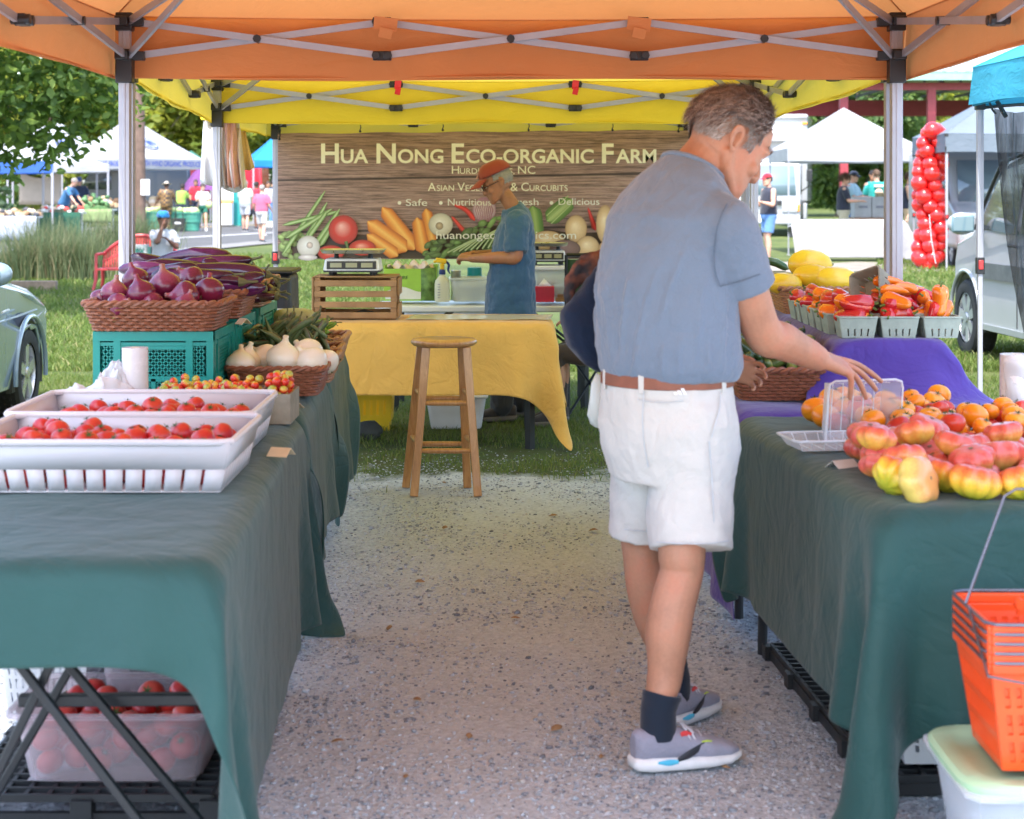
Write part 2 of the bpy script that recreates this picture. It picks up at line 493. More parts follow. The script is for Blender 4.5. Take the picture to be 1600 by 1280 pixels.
def leaf_mat(name, stops, trans=0.35, tcol=(0.25, 0.38, 0.05), rough=0.6):
 t = NT(name); g = t.node('ShaderNodeNewGeometry')
 c = t.ramp(g.outputs['Random Per Island'], stops)
 t.base(c); t.set(Roughness=rough); t.b.inputs['Specular IOR Level'].default_value = 0.3
 t.translucent(trans, t.mix(0.5, c, tcol))
 return t.m
M_GRASS = leaf_mat('grass_blade', [(0, (0.055, 0.10, 0.018)), (0.4, (0.09, 0.15, 0.03)), (0.75, (0.15, 0.20, 0.045)), (1, (0.24, 0.22, 0.10))], 0.4, (0.30, 0.36, 0.06))
def blades(x, y, h, w, lean=0.5):
 n = len(x); z = np.array([gz(b) for b in y])
 a = RNG.uniform(0, 2 * PI, n); d = RNG.uniform(0, 2 * PI, n); L = h * RNG.uniform(0.1, lean, n) * 1.4
 cx, cy = np.cos(a) * w / 2, np.sin(a) * w / 2
 lx, ly = np.cos(d) * L, np.sin(d) * L
 P = np.zeros((n, 5, 3))
 for k, (t, ww) in enumerate(((0, 1), (0, -1), (0.55, -0.75), (0.55, 0.75), (1, 0))):
  P[:, k, 0] = x + cx * ww + lx * t ** 2; P[:, k, 1] = y + cy * ww + ly * t ** 2; P[:, k, 2] = z + h * (t - 0.12 * t * t) - 0.003
 o = (np.arange(n) * 5)[:, None]
 return P.reshape(-1, 3), np.concatenate([o + np.array([[0, 1, 2]]), o + np.array([[0, 2, 3]]), o + np.array([[3, 2, 4]])])
def grass():
 V_, F_ = [], []; off = 0
 def put(x, y, h, w, lean=0.6):
  nonlocal off
  v, f = blades(x, y, h, w, lean); V_.append(v); F_.append(f + off); off += len(v)
 n = 150000
 x = RNG.uniform(-4.2, 4.6, n); y = 8.75 + 8.0 * RNG.random(n)
 pat = np.array([mnoise.noise(Vector((a * 1.3, b * 1.6, 0))) + 0.5 * mnoise.noise(Vector((a * 4, b * 4, 5))) for a, b in zip(x, y)])
 p = np.clip((y - 9.55) / 1.3, 0, 1) * 1.0 + np.clip((1.2 - np.abs(x + 1.2)) * 0.22, 0, 0.25)
 k = RNG.random(n) < np.clip(p + pat * 1.2 - 0.1, 0, 1) * (y > 8.9)
 x, y = x[k], y[k]
 put(x, y, RNG.uniform(0.02, 0.06, len(x)) * (1 + 0.7 * np.clip(pat[k], -0.5, 1)), 0.005, 0.9)
 n = 90000
 x = RNG.uniform(-1, 1, n); y = 15 + 27 * RNG.random(n) ** 1.4
 x = x * (y * 0.29)
 k = (np.abs(x) > 0.2 * y) | (x < -0.05 * y) | (y < 20)
 x, y = x[k], y[k]
 put(x, y, RNG.uniform(0.04, 0.10, len(x)) * (0.7 + y / 60), 0.006 + y * 0.0006, 0.8)
 struct(np_mesh('grass', np.concatenate(V_), np.concatenate(F_), M_GRASS), 'stuff')
grass()
M_BARK = mat('bark', (0.10, 0.08, 0.06), 0.95, 0, 0.35, 14, 0.8, 30, 0.02)
LEAF = {
 'dark': leaf_mat('leaf_dark', [(0, (0.04, 0.08, 0.025)), (0.5, (0.085, 0.145, 0.035)), (1, (0.18, 0.25, 0.05))], 0.45, (0.26, 0.42, 0.05)),
 'mid': leaf_mat('leaf_mid', [(0, (0.06, 0.11, 0.04)), (0.5, (0.10, 0.17, 0.06)), (1, (0.17, 0.24, 0.09))], 0.5, (0.30, 0.46, 0.12)),
 'bright': leaf_mat('leaf_bright', [(0, (0.10, 0.15, 0.025)), (0.5, (0.18, 0.22, 0.035)), (1, (0.32, 0.32, 0.06))], 0.5, (0.62, 0.64, 0.08)),
}
def tree(name, label, base, crown_c, crown_r, nclump, nleaf, leaf, kind, trunk_r, spread=0.27, group=None, seed=1, lower=None):
 rg = np.random.default_rng(seed)
 root = thing(name, label, 'tree', base, group)
 b = Vector(base); cc = Vector(crown_c); cr = np.array(crown_r)
 cl = []
 while len(cl) < nclump:
  p = rg.normal(0, 1, 3); p /= np.linalg.norm(p); p *= rg.uniform(0.35, 1.0) ** 0.6
  cl.append(np.array(cc) + p * cr)
 if lower: cl += [np.array(p) for p in lower]
 cl = np.array(cl)
 mb = MB()
 fork = b.lerp(cc, 0.55); fork.z = b.z + (cc.z - cr[2] * 0.55 - b.z) * 0.95
 pts = [b + (fork - b) * t + V(0.08 * math.sin(t * 5 + seed), 0.08 * math.cos(t * 4), 0) * (trunk_r * 6 * t) for t in (0, 0.08, 0.3, 0.6, 1)]
 mb.tube(pts, [trunk_r * 1.5, trunk_r * 1.1, trunk_r, trunk_r * 0.9, trunk_r * 0.8], 12)
 for p in cl[:70]:
  p = Vector(p); m1 = fork.lerp(p, 0.45) + Vector(rg.normal(0, 0.12, 3)) * cr[0] * 0.4
  mb.tube([fork, m1, p], [trunk_r * 0.42, trunk_r * 0.22, trunk_r * 0.05], 6)
  for q in range(4):
   e = p + Vector(rg.normal(0, spread * 0.8, 3) * cr)
   mb.tube([m1.lerp(p, rg.uniform(0.2, 0.9)), e], [trunk_r * 0.08, trunk_r * 0.02], 4)
 mb.build('trunk', M_BARK, root)
 n = nleaf; ci = rg.integers(0, len(cl), n); csz = rg.uniform(0.55, 1.25, len(cl))
 d = rg.normal(0, 1, (n, 3)); d /= np.linalg.norm(d, axis=1)[:, None]
 rad = rg.random(n) ** 0.45
 pos = cl[ci] + d * (rad * csz[ci])[:, None] * cr[None] * spread * 1.5
 pos[:, 2] -= 0.0
 nz = d * 0.5 + rg.normal(0, 0.6, (n, 3)) + np.array([0, 0, 0.7]); nz /= np.linalg.norm(nz, axis=1)[:, None]
 ax = rg.normal(0, 1, (n, 3)); ax -= nz * (ax * nz).sum(1)[:, None]; ax /= np.linalg.norm(ax, axis=1)[:, None]
 ay = np.cross(nz, ax)
 L = leaf * rg.uniform(0.6, 1.3, n)[:, None]
 P = np.zeros((n, 6, 3))
 for k, (u, w, z) in enumerate(((-0.5, 0, 0), (-0.15, -0.3, 0.1), (0.25, -0.22, 0.08), (0.55, 0, -0.05), (0.25, 0.22, 0.08), (-0.15, 0.3, 0.1))):
  P[:, k] = pos + ax * (L * u) + ay * (L * w) + nz * (L * z)
 o = (np.arange(n) * 6)[:, None]
 F = np.concatenate([o + np.array([[0, 1, 2, 3]]), o + np.array([[0, 3, 4, 5]])])
 np_mesh('crown', P.reshape(-1, 3) - np.array(base), F, LEAF[kind], root)
 return root
tree('shade_tree', 'large dark leafy tree whose drooping branches hang into the upper left corner', (-9.2, 23, 0), (-8.0, 22.5, 4.9), (4.2, 3.2, 2.7), 70, 30000, 0.13, 'dark', 0.24, 0.2, seed=3,
     lower=[(-6.1, 21.5, 2.35), (-5.7, 22, 2.6), (-5.4, 21.5, 2.9), (-6.0, 22, 2.15), (-5.1, 22, 2.75), (-6.2, 21, 3.0), (-5.0, 22, 3.1)])
for a in (
 ('leafy_tree', 'yellow green sunlit tree behind the white tents with blue lettering', (-15.5, 92, 0.4), (-15.3, 90, 7.0), (5.2, 4, 5.6), 60, 11000, 0.42, 'bright', 0.3, 0.2, 5),
 ('leafy_tree', 'blue green tree rising just left of the printed wooden banner', (-10.4, 97, 0.4), (-10.6, 96, 5.4), (3.4, 3.5, 4.2), 45, 7500, 0.36, 'mid', 0.28, 0.2, 6),
 ('leafy_tree', 'deep green tree behind the plain white tent at the far left', (-23, 88, 0.38), (-22.5, 87, 6.2), (5.5, 4, 5.0), 60, 9500, 0.4, 'bright', 0.3, 0.2, 7),
 ('leafy_tree', 'dark tree farthest left, behind the blue and white tent', (-30, 86, 0.38), (-29.5, 85, 5.2), (5, 4, 4.6), 50, 11000, 0.4, 'dark', 0.3, 0.2, 8),
 ('leafy_tree', 'dark green tree showing above the white box truck', (15.2, 84, 0.34), (15.0, 84, 5.0), (4.4, 3.5, 3.4), 50, 12000, 0.34, 'mid', 0.26, 0.2, 9),
 ('leafy_tree', 'olive green tree seen between the red pavilion posts', (22.0, 98, 0.42), (22.0, 97, 5.6), (3.6, 3.5, 3.4), 40, 9000, 0.36, 'bright', 0.28, 0.22, 10),
 ('leafy_tree', 'green tree right of the red pavilion posts, above the grey tent', (26.2, 100, 0.42), (26.4, 99, 5.4), (3.0, 3.5, 3.3), 36, 8000, 0.36, 'mid', 0.26, 0.22, 11),
 ('leafy_tree', 'low tree seen under the white canopy behind the shoppers', (12.8, 66, 0.2), (12.6, 66, 1.75), (2.0, 1.6, 1.3), 26, 5000, 0.2, 'dark', 0.1, 0.25, 12),
):
 tree(*a[:11], seed=a[11])
def far_wood():
 n = 26000
 x = RNG.uniform(-75, 75, n); y = RNG.uniform(112, 125, n)
 top = np.array([9 + 3.0 * mnoise.noise(Vector((a * 0.09, 0.5, 0))) + 2.0 * mnoise.noise(Vector((a * 0.3, 1.5, 0))) for a in x])
 z = 0.3 + top * RNG.random(n) ** 0.8
 P = np.zeros((n, 4, 3)); L = RNG.uniform(0.5, 1.1, n)[:, None]
 d1 = RNG.normal(0, 1, (n, 3)); d1 /= np.linalg.norm(d1, axis=1)[:, None]
 d2 = RNG.normal(0, 1, (n, 3)); d2 -= d1 * (d1 * d2).sum(1)[:, None]; d2 /= np.linalg.norm(d2, axis=1)[:, None]
 c = np.stack([x, y, z], 1)
 for k, (a, b) in enumerate(((-0.6, 0), (0, -0.35), (0.6, 0), (0, 0.35))): P[:, k] = c + d1 * L * a + d2 * L * b
 struct(np_mesh('distant_wood', P.reshape(-1, 3), np.arange(n * 4).reshape(-1, 4), LEAF['mid']), 'stuff')
far_wood()
M_TALL = leaf_mat('tall_grass_blade', [(0, (0.06, 0.095, 0.045)), (0.45, (0.10, 0.14, 0.07)), (0.8, (0.16, 0.19, 0.09)), (1, (0.30, 0.24, 0.15))], 0.3, (0.28, 0.34, 0.12))
def tall_grass(c, rx, ry, h, n, label, seed):
 rg = np.random.default_rng(seed); cx, cy = c
 x0 = rg.normal(0, 0.45, n) * rx; y0 = rg.normal(0, 0.45, n) * ry
 hh = h * rg.uniform(0.5, 1.08, n); d = rg.uniform(0, 2 * PI, n); L = hh * rg.uniform(0.08, 0.55, n)
 w = rg.uniform(0.012, 0.024, n); S = 5
 P = np.zeros((n, 2 * S, 3)); a = rg.uniform(0, PI, n)
 for k in range(S):
  t = k / (S - 1); ww = w * (1 - t * 0.92) / 2
  px = x0 + np.cos(d) * L * t ** 2; py = y0 + np.sin(d) * L * t ** 2; pz = hh * (t - 0.25 * t ** 3 * (L / hh) * 2)
  for q, sg in ((0, 1), (1, -1)):
   P[:, 2 * k + q] = np.stack([px + np.cos(a) * ww * sg, py + np.sin(a) * ww * sg, pz], 1)
 o = (np.arange(n) * 2 * S)[:, None]
 F = np.concatenate([o + np.array([[2 * k, 2 * k + 1, 2 * k + 3, 2 * k + 2]]) for k in range(S - 1)])
 ob = np_mesh('tall_grass_clump', P.reshape(-1, 3), F, M_TALL, loc=(cx, cy, 0))
 tag(ob, label, 'grass clump')
def gx(px, y): return (px - 800) / FPX * y
tall_grass((gx(45, 30.5), 30.5), 0.75, 0.4, 1.0, 1100, 'tall feathery grass clump nearest the silver car mirror', 1)
tall_grass((gx(80, 31.5), 31.5), 0.65, 0.4, 1.2, 1300, 'tall feathery grass clump at the middle of the planting bed', 2)
tall_grass((gx(122, 30.5), 30.5), 0.62, 0.4, 0.95, 1300, 'tall feathery grass clump just left of the red bench', 3)
tall_grass((gx(172, 33), 33), 0.6, 0.35, 1.3, 1000, 'tall feathery grass clump rising behind the red bench back', 4)
tall_grass((gx(225, 33.5), 33.5), 0.6, 0.35, 1.25, 900, 'tall feathery grass clump behind the seated woman', 5)
tb = MB(); tb.span((gx(22, 27.6), 27.4, -0.02), (gx(92, 27.6), 27.55, 0.14))
tag(tb.build('timber_edging', mat('weathered_timber', (0.26, 0.19, 0.14), 0.9, 0, 0.3, 8, 0.4, 60), base=(gx(57, 27.5), 27.5, 0), bevel=0.01), 'weathered timber beam edging the tall grass bed', 'timber')
def litter():
 m = MB(); m.grid(lambda u, v: V((u - .5) * .05, (v - .5) * .026 * math.sin(PI * min(1, max(0, u * .92 + .04))), .006 + .010 * math.cos((v - .5) * 2.6) * math.sin(PI * u)), 9, 5)
 o = tag(m.build('fallen_leaf', mat('dry_leaf', (.26, .15, .07), .8, 0, .3)), 'small dry brown leaf lying on the gravel aisle', 'leaf', 'dry leaves on the gravel')
 rg = random.Random(21)
 for k in range(20):
  c = o if k == 0 else dup(o)
  c.location = (rg.uniform(-.5, .75), rg.uniform(4.4, 9.6), .004); c.rotation_euler = (rg.uniform(-.2, .2), rg.uniform(-.2, .2), rg.uniform(0, 6)); sc = rg.uniform(.5, 1.1); c.scale = (sc, sc, sc)
litter()
# ================================================================= TENTS
def canopy_mat(name, col, tcol, trans=0.5, rough=0.7):
 t = NT(name); v = t.coords()
 n = t.noise(v, 1.6, 5, 0.6)
 c = t.ramp(n, [(0.3, [x * 0.9 for x in col]), (0.7, [min(1, x * 1.06) for x in col])])
 f = t.noise(v, 500, 2)
 c = t.mix(0.12, c, t.ramp(f, [(0.3, [x * 0.6 for x in col]), (0.7, col)]))
 t.base(c); t.set(Roughness=rough); t.b.inputs['Specular IOR Level'].default_value = 0.3
 v2 = t.coords((1, 1, 2.2))
 t.bump(t.noise(v2, 4.5, 4, 0.55, 0.8), 0.35, 0.03)
 tc = t.mix(t.ramp(n, [(0.3, 0.0), (0.7, 0.25)]), tcol, [x * 0.8 for x in tcol])
 t.translucent(trans, tc)
 return t.m
M_ORANGE = canopy_mat('orange_canopy_cloth', (0.70, 0.26, 0.085), (0.86, 0.38, 0.13), 0.14)
M_YELLOW = canopy_mat('yellow_canopy_cloth', (0.84, 0.66, 0.045), (0.88, 0.72, 0.14), 0.21)
M_WHITEC = canopy_mat('white_canopy_cloth', (0.42, 0.43, 0.46), (0.42, 0.43, 0.45), 0.3)
M_GREYC = canopy_mat('grey_canopy_cloth', (0.17, 0.21, 0.26), (0.16, 0.2, 0.25), 0.25)
M_BLUEC = canopy_mat('blue_canopy_cloth', (0.05, 0.14, 0.50), (0.06, 0.2, 0.6), 0.3)
M_SKYC = canopy_mat('bright_blue_canopy_cloth', (0.03, 0.26, 0.62), (0.04, 0.3, 0.7), 0.35)
M_TURQ = canopy_mat('turquoise_canopy_cloth', (0.05, 0.40, 0.58), (0.1, 0.5, 0.66), 0.35)
def tent(label, corners, zb, val_h, rise, fabric, cat='tent', frame=None, truss=True, ridge=0.0, ground=None, name='popup_tent', legw=0.042, button=True, detail=True, val_fabric=None, group=None, roll=0.0, buttz=1.0, grow=1.02):
 """corners: four leg points (x, y) counter-clockwise from the near left"""
 frame = frame or M_STEEL
 C = [Vector((c[0], c[1], 0)) for c in corners]
 ctr = sum(C, Vector()) / 4
 g0 = gz(ctr.y)
 root = thing(name, label, cat, (ctr.x, ctr.y, g0), group)
 zt = zb + val_h
 cm = MB()
 out = grow
 K = [ctr + (c - ctr) * out for c in C]
 ex = (K[1] - K[0]).normalized()
 apexA = ctr - ex * ridge / 2; apexB = ctr + ex * ridge / 2
 ap = [apexA, apexB, apexB, apexA]
 NU, NV = 21, 9
 for s in range(4):
  a, b = K[s], K[(s + 1) % 4]
  pa, pb = ap[s], ap[(s + 1) % 4]
  nrm = Vector(((b - a).y, -(b - a).x, 0)).normalized()
  def roof(u, v, a=a, b=b, pa=pa, pb=pb):
   p = a.lerp(b, u); q = pa.lerp(pb, u); r = p.lerp(q, v)
   sag = -0.05 * rise * math.sin(PI * v) * (0.4 + 0.6 * math.sin(PI * u)) - 0.015 * math.sin(PI * u) * (1 - v)
   r.z = zt + rise * v + sag
   return r
  cm.grid(roof, NU, NV)
  def val(u, v, a=a, b=b, nrm=nrm):
   p = a.lerp(b, u) + nrm * (0.010 * math.sin(u * 23 + s) * v + 0.02 * roll * v)
   p.z = zt - 0.015 * math.sin(PI * u) - v * val_h + 0.006 * math.sin(u * 9 + 2 * s) * v
   return p
  cm.grid(val, NU, 4, 1 if val_fabric else 0)
 cm.build('canopy', [fabric] + ([val_fabric] if val_fabric else []), root, angle=50)
 hm = MB()
 for s in range(4):
  a, b = K[s].copy(), K[(s + 1) % 4].copy(); a.z = b.z = zb - 0.002
  hm.tube([a.lerp(b, t / 6) + V(0, 0, 0.006 * math.sin(t / 6 * 9 + 2 * s)) for t in range(7)], 0.006, 6)
 for s in range(4):
  a, b = K[s].copy(), K[(s + 1) % 4].copy(); a.z = b.z = zt + 0.002; hm.tube([a.lerp(b, t / 8) - V(0, 0, 0.015 * math.sin(PI * t / 8)) for t in range(9)], 0.004, 6)
  q = ap[s].copy(); q.z = zt + rise; hm.tube([a.lerp(q, t / 8) - V(0, 0, 0.02 * rise * math.sin(PI * t / 8)) for t in range(9)], 0.004, 6)
 if detail: hm.build('hem', val_fabric or fabric, root)
 for s, c in enumerate(C):
  m = MB(); z0 = gz(c.y); bz = z0 + buttz
  m.span((c.x - legw / 2, c.y - legw / 2, bz), (c.x + legw / 2, c.y + legw / 2, zt - 0.03))
  m.span((c.x - legw * .36, c.y - legw * .36, z0 + 0.02), (c.x + legw * .36, c.y + legw * .36, bz + 0.02))
  if detail:   # ribs down the extruded tube
   for dx, dy in ((1, 0), (-1, 0), (0, 1), (0, -1)):
    m.box((c.x + dx * legw * 0.505, c.y + dy * legw * 0.505, (bz + zt) / 2), (0.012 if dx == 0 else 0.004, 0.012 if dy == 0 else 0.004, zt - bz - 0.06))
  m.box((c.x, c.y, z0 + 0.012), (legw * 2, legw * 2, 0.012))
  leg = m.build('leg', frame, root, bevel=0.003)
  if detail:
   w = legw * 1.5
   for nm, z0_, hh, z1_ in (('slider', zb + 0.035, 0.13, zb + 0.075), ('corner_bracket', zt - 0.03, 0.07, zt - 0.03)):
    k = MB(); k.box((c.x, c.y, z0_), (w, w, hh))
    for q in (K[(s + 1) % 4], K[(s - 1) % 4]):
     e = (q - c).normalized(); k.box((c.x + e.x * 0.05, c.y + e.y * 0.05, z1_), (0.05, 0.05, 0.035), (0, 0, math.atan2(e.y, e.x)))
    k.build(nm, M_BLACKP, leg, bevel=0.004)
   if button:
    k = MB(); k.box((c.x, c.y, bz + 0.01), (legw * 1.25, legw * 1.25, 0.09)); k.build('foot_slider', M_BLACKP, leg, bevel=0.003)
    k = MB(); k.box((c.x, c.y - legw * 0.66, bz + 0.015), (legw * 0.7, 0.012, 0.05)); k.build('button', M_RED, leg, bevel=0.003)
 if truss:
  zl, zh = zb + 0.075, zt - 0.03
  for s in range(4):
   a, b = C[s], C[(s + 1) % 4]; L = b - a; D = L.normalized()
   nin = Vector((-L.y, L.x, 0)).normalized()
   def bar_(p, q):
    m = MB(); m.bar(p, q, 0.013, 0.026); m.build('truss_bar', frame, root)
   for k in range(3):
    p0, p1 = a + L * (k / 3), a + L * ((k + 1) / 3)
    if k == 0: p0 = p0 + D * 0.03
    if k == 2: p1 = p1 - D * 0.03
    A0, A1, B0, B1 = p0 + nin * 0.008, p1 + nin * 0.008, p0 - nin * 0.012, p1 - nin * 0.012
    up_ = (k != 1)
    A0.z, A1.z, B0.z, B1.z = (zl, zh, zh, zl) if up_ else (zh, zl, zl, zh)
    bar_(A0, A1); bar_(B0, B1)
    j = MB(); cmid = (A0 + A1) / 2; j.tube([cmid - nin * 0.034, cmid + nin * 0.014], 0.016, 8); j.build('truss_joint', M_BLACKP, root)
    if k:
     q = a + L * (k / 3)
     for zz in (zl, zh):
      j = MB(); j.box((q.x, q.y, zz), (0.07, 0.035, 0.035), (0, 0, math.atan2(L.y, L.x)))
      for sg in (-1, 1):
       e = q + D * (0.022 * sg); j.tube([(e.x - nin.x * 0.03, e.y - nin.y * 0.03, zz), (e.x + nin.x * 0.03, e.y + nin.y * 0.03, zz)], 0.017, 8)
      j.build('truss_joint', M_BLACKP, root, bevel=0.003)
  for c in C:
   e = (c - ctr).normalized()
   a1 = c - e * 0.04; a1.z = zl; a2 = c - e * 0.04; a2.z = zh
   top = Vector((ctr.x, ctr.y, zt + rise * 0.82)); low = Vector((ctr.x, ctr.y, zt + rise * 0.45))
   bar_(a1, top + e * 0.04); bar_(a2, low + e * 0.04)
  m = MB(); m.tube([(ctr.x, ctr.y, zt + rise * 0.3), (ctr.x, ctr.y, zt + rise * 0.97)], 0.02, 8)
  m.build('peak_post', frame, root)
 return root
orange_tent = tent('orange pop-up canopy nearest the camera, over both produce tables', [(-1.485, 2.6), (1.475, 2.6), (1.475, 7.0), (-1.485, 7.0)], 1.927, 0.235, 0.95, M_ORANGE, grow=1.038)  # front stretched out of view so its shade covers the near table
yellow_tent = tent('yellow pop-up canopy directly behind the orange one, over the wooden stool', [(-1.497, 7.13), (1.478, 7.13), (1.33, 10.02), (-1.62, 10.02)], 1.902, 0.235, 0.9, M_YELLOW)
for o_ in yellow_tent.children_recursive:
 for v_ in o_.data.vertices:
  if v_.co.z > 1.2: v_.co.z -= 0.025 * v_.co.y
back_tent = tent('farthest yellow pop-up canopy, carrying the printed farm banner', [(-1.645, 10.16), (1.30, 10.16), (1.26, 13.05), (-1.69, 13.05)], 1.885, 0.215, 0.9, M_YELLOW, grow=1.05)
for (px, Y, zt, m, nm, par) in ((603, 6.97, 2.13, M_ORANGE, 'valance_tab', orange_tent), (998, 6.97, 2.13, M_ORANGE, 'valance_tab', orange_tent),
        (622, 9.98, 2.075, M_RED, 'valance_tab', yellow_tent), (899, 9.98, 2.075, M_RED, 'valance_tab', yellow_tent)):
 t = MB(); x = gx(px, Y)
 t.box((x, Y - 0.02, zt - 0.01), (0.09 if Y < 8 else 0.035, 0.004, 0.05), (0.2, 0.1, 0.05)); t.box((x, Y - 0.024, zt - 0.045), (0.05 if Y < 8 else 0.03, 0.004, 0.04), (0.3, 0.2, 0.1))
 t.build(nm, m, par)
def wood_print():
 t = NT('wood_print'); v = t.coords((0.55, 1, 9)); v0 = t.coords()
 sp = t.node('ShaderNodeSeparateXYZ'); t.link(v0, sp.inputs[0])
 n = t.noise(v, 3.5, 8, 0.72, 0.6); n2 = t.noise(t.coords((0.8, 1, 26)), 4.2, 6, 0.75, 0.3)
 c = t.ramp(n, [(0.28, (0.14, 0.08, 0.06)), (0.45, (0.36, 0.21, 0.15)), (0.62, (0.50, 0.31, 0.225)), (0.8, (0.62, 0.43, 0.32))])
 c = t.mix(t.ramp(n2, [(0.38, 0.85), (0.55, 0.0)]), c, (0.07, 0.04, 0.028))
 ad = t.node('ShaderNodeMath', operation='MULTIPLY_ADD'); t.link(sp.outputs[0], ad.inputs[0]); ad.inputs[1].default_value = -0.018; t.link(sp.outputs[2], ad.inputs[2])
 for z in (0.585, 0.215):
  s = t.node('ShaderNodeMath', operation='SUBTRACT'); t.link(ad.outputs[0], s.inputs[0]); s.inputs[1].default_value = z
  a = t.node('ShaderNodeMath', operation='ABSOLUTE'); t.link(s.outputs[0], a.inputs[0])
  c = t.mix(t.ramp(a.outputs[0], [(0.003, 0.9), (0.012, 0.0)]), c, (0.02, 0.013, 0.01))
 t.base(c); t.set(Roughness=0.5)
 t.translucent(0.25, c)
 return t.m
BY = 12.93
bx0, bx1 = W(434, 300, BY).x, W(1076, 300, BY).x
bzt0, bzt1, bzb = W(434, 209, BY).z, W(1076, 203, BY).z, W(434, 405, BY).z
banner = thing('banner', 'printed farm banner with wooden plank background and cream lettering', 'banner', ((bx0 + bx1) / 2, BY, bzb))
m = MB()
m.grid(lambda u, v: V(bx0 + (bx1 - bx0) * u, BY, bzb + ((bzt0 + (bzt1 - bzt0) * u) - bzb + 0.004 * math.sin(u * 31)) * v), 60, 8)
m.build('printed_sheet', wood_print(), banner)
class Print:
 """flat printed shapes with their own printed shading kept as a colour attribute"""
 def __init__(s): s.v = []; s.f = []; s.c = []; s.k = 0
 def P(s, px, py):
  p = W(px, py, BY); return (p.x, BY - 0.003 - 0.0009 * s.k, p.z)
 def blob(s, pts, col, edge=None, hl=None, hc=(0.42, 0.35)):
  s.k += 1
  xs = [p[0] for p in pts]; ys = [p[1] for p in pts]
  x0, x1, y0, y1 = min(xs), max(xs), min(ys), max(ys)
  c0 = (sum(xs) / len(xs), sum(ys) / len(ys)); hc_ = (x0 + (x1 - x0) * hc[0], y0 + (y1 - y0) * hc[1])
  edge = edge or [c * 0.45 for c in col]; hl = hl or [min(1, c * 1.5 + 0.03) for c in col]
  n = len(pts); o = len(s.v)
  rings = ((1.0, edge), (0.86, [a * 0.4 + b * 0.6 for a, b in zip(edge, col)]), (0.6, col), (0.3, [a * 0.45 + b * 0.55 for a, b in zip(hl, col)]))
  for f, c in rings:
   w = 1 - f
   for p in pts:
    s.v.append(s.P(p[0] * f + (c0[0] * f + hc_[0] * (1 - f)) * w, p[1] * f + (c0[1] * f + hc_[1] * (1 - f)) * w)); s.c.append(c)
  s.v.append(s.P(*hc_)); s.c.append(hl)
  for r in range(3):
   for i in range(n):
    j = (i + 1) % n
    s.f.append((o + r * n + i, o + r * n + j, o + (r + 1) * n + j, o + (r + 1) * n + i))
  for i in range(n): s.f.append((o + 3 * n + i, o + 3 * n + (i + 1) % n, o + 4 * n))
 def ell(s, cx, cy, rx, ry, col, ang=0, n=24, **kw):
  ca, sa = math.cos(R(ang)), math.sin(R(ang))
  s.blob([(cx + rx * math.cos(2 * PI * i / n) * ca - ry * math.sin(2 * PI * i / n) * sa, cy + rx * math.cos(2 * PI * i / n) * sa + ry * math.sin(2 * PI * i / n) * ca) for i in range(n)], col, **kw)
 def taper(s, path, wid, col, edge=None, hl=None):
  """a long thing: strip with a bright middle line"""
  s.k += 1; o = len(s.v); edge = edge or [c * 0.5 for c in col]; hl = hl or [min(1, c * 1.4 + 0.02) for c in col]
  n = len(path)
  for i, (x, y) in enumerate(path):
   a = path[max(0, i - 1)]; b = path[min(n - 1, i + 1)]
   dx, dy = b[0] - a[0], b[1] - a[1]; L = math.hypot(dx, dy) or 1
   nx, ny = -dy / L * wid[i], dx / L * wid[i]
   for f, c in ((-1, edge), (-0.55, col), (-0.1, hl), (0.5, col), (1, edge)):
    s.v.append(s.P(x + nx * f, y + ny * f)); s.c.append(c)
  for i in range(n - 1):
   for j in range(4): s.f.append((o + i * 5 + j, o + (i + 1) * 5 + j, o + (i + 1) * 5 + j + 1, o + i * 5 + j + 1))
def cap(x0, y0, x1, y1, w0, w1, n=9, bend=0):
 pts = []; wd = []
 L = math.hypot(x1 - x0, y1 - y0); nx, ny = -(y1 - y0) / L, (x1 - x0) / L
 for i in range(n):
  t = i / (n - 1); b = bend * math.sin(PI * t)
  pts.append((x0 + (x1 - x0) * t + nx * b, y0 + (y1 - y0) * t + ny * b))
  w = w0 + (w1 - w0) * t; e0 = min(1, t * L / max(w, 0.1)); e1 = min(1, (1 - t) * L / max(w, 0.1))
  wd.append(w * math.sqrt(max(0.02, 1 - (1 - e0) ** 2)) * math.sqrt(max(0.02, 1 - (1 - e1) ** 2)))
 return pts, wd
pr = Print(); rg = random.Random(4)
pr.blob([(437, 400), (440, 384), (480, 372), (540, 366), (620, 372), (700, 360), (800, 350), (900, 365), (1000, 360), (1070, 370), (1070, 404), (437, 404)], (0.05, 0.03, 0.022), edge=(0.09, 0.05, 0.035), hl=(0.035, 0.025, 0.02))
for k in range(26):   # lettuce
 x, y = rg.uniform(438, 474), rg.uniform(364, 402)
 g = rg.uniform(0.7, 1.2); pr.ell(x, y, rg.uniform(4, 9), rg.uniform(3, 6), (0.30 * g, 0.42 * g, 0.13 * g), rg.uniform(0, 180), 9)
for a in ((509, 298, 442, 398, 2.5, 4), (512, 316, 470, 388, 2.5, 4), (530, 330, 442, 352, 3, 3), (532, 326, 488, 390, 3, 4.5), (531, 336, 500, 385, 3, 4.5), (520, 326, 448, 372, 3, 4), (512, 330, 482, 372, 3, 4)):
 pr.taper(*cap(*a), (0.22, 0.36, 0.08), edge=(0.07, 0.15, 0.03), hl=(0.5, 0.62, 0.3))
for a in ((598, 324, 648, 390, 10, 14), (575, 346, 636, 392, 11, 15), (574, 366, 622, 400, 8, 11), (666, 326, 676, 380, 8, 10), (652, 340, 662, 396, 9, 12)):
 pr.taper(*cap(*a), (0.80, 0.27, 0.03), edge=(0.5, 0.11, 0.01), hl=(0.95, 0.52, 0.12))
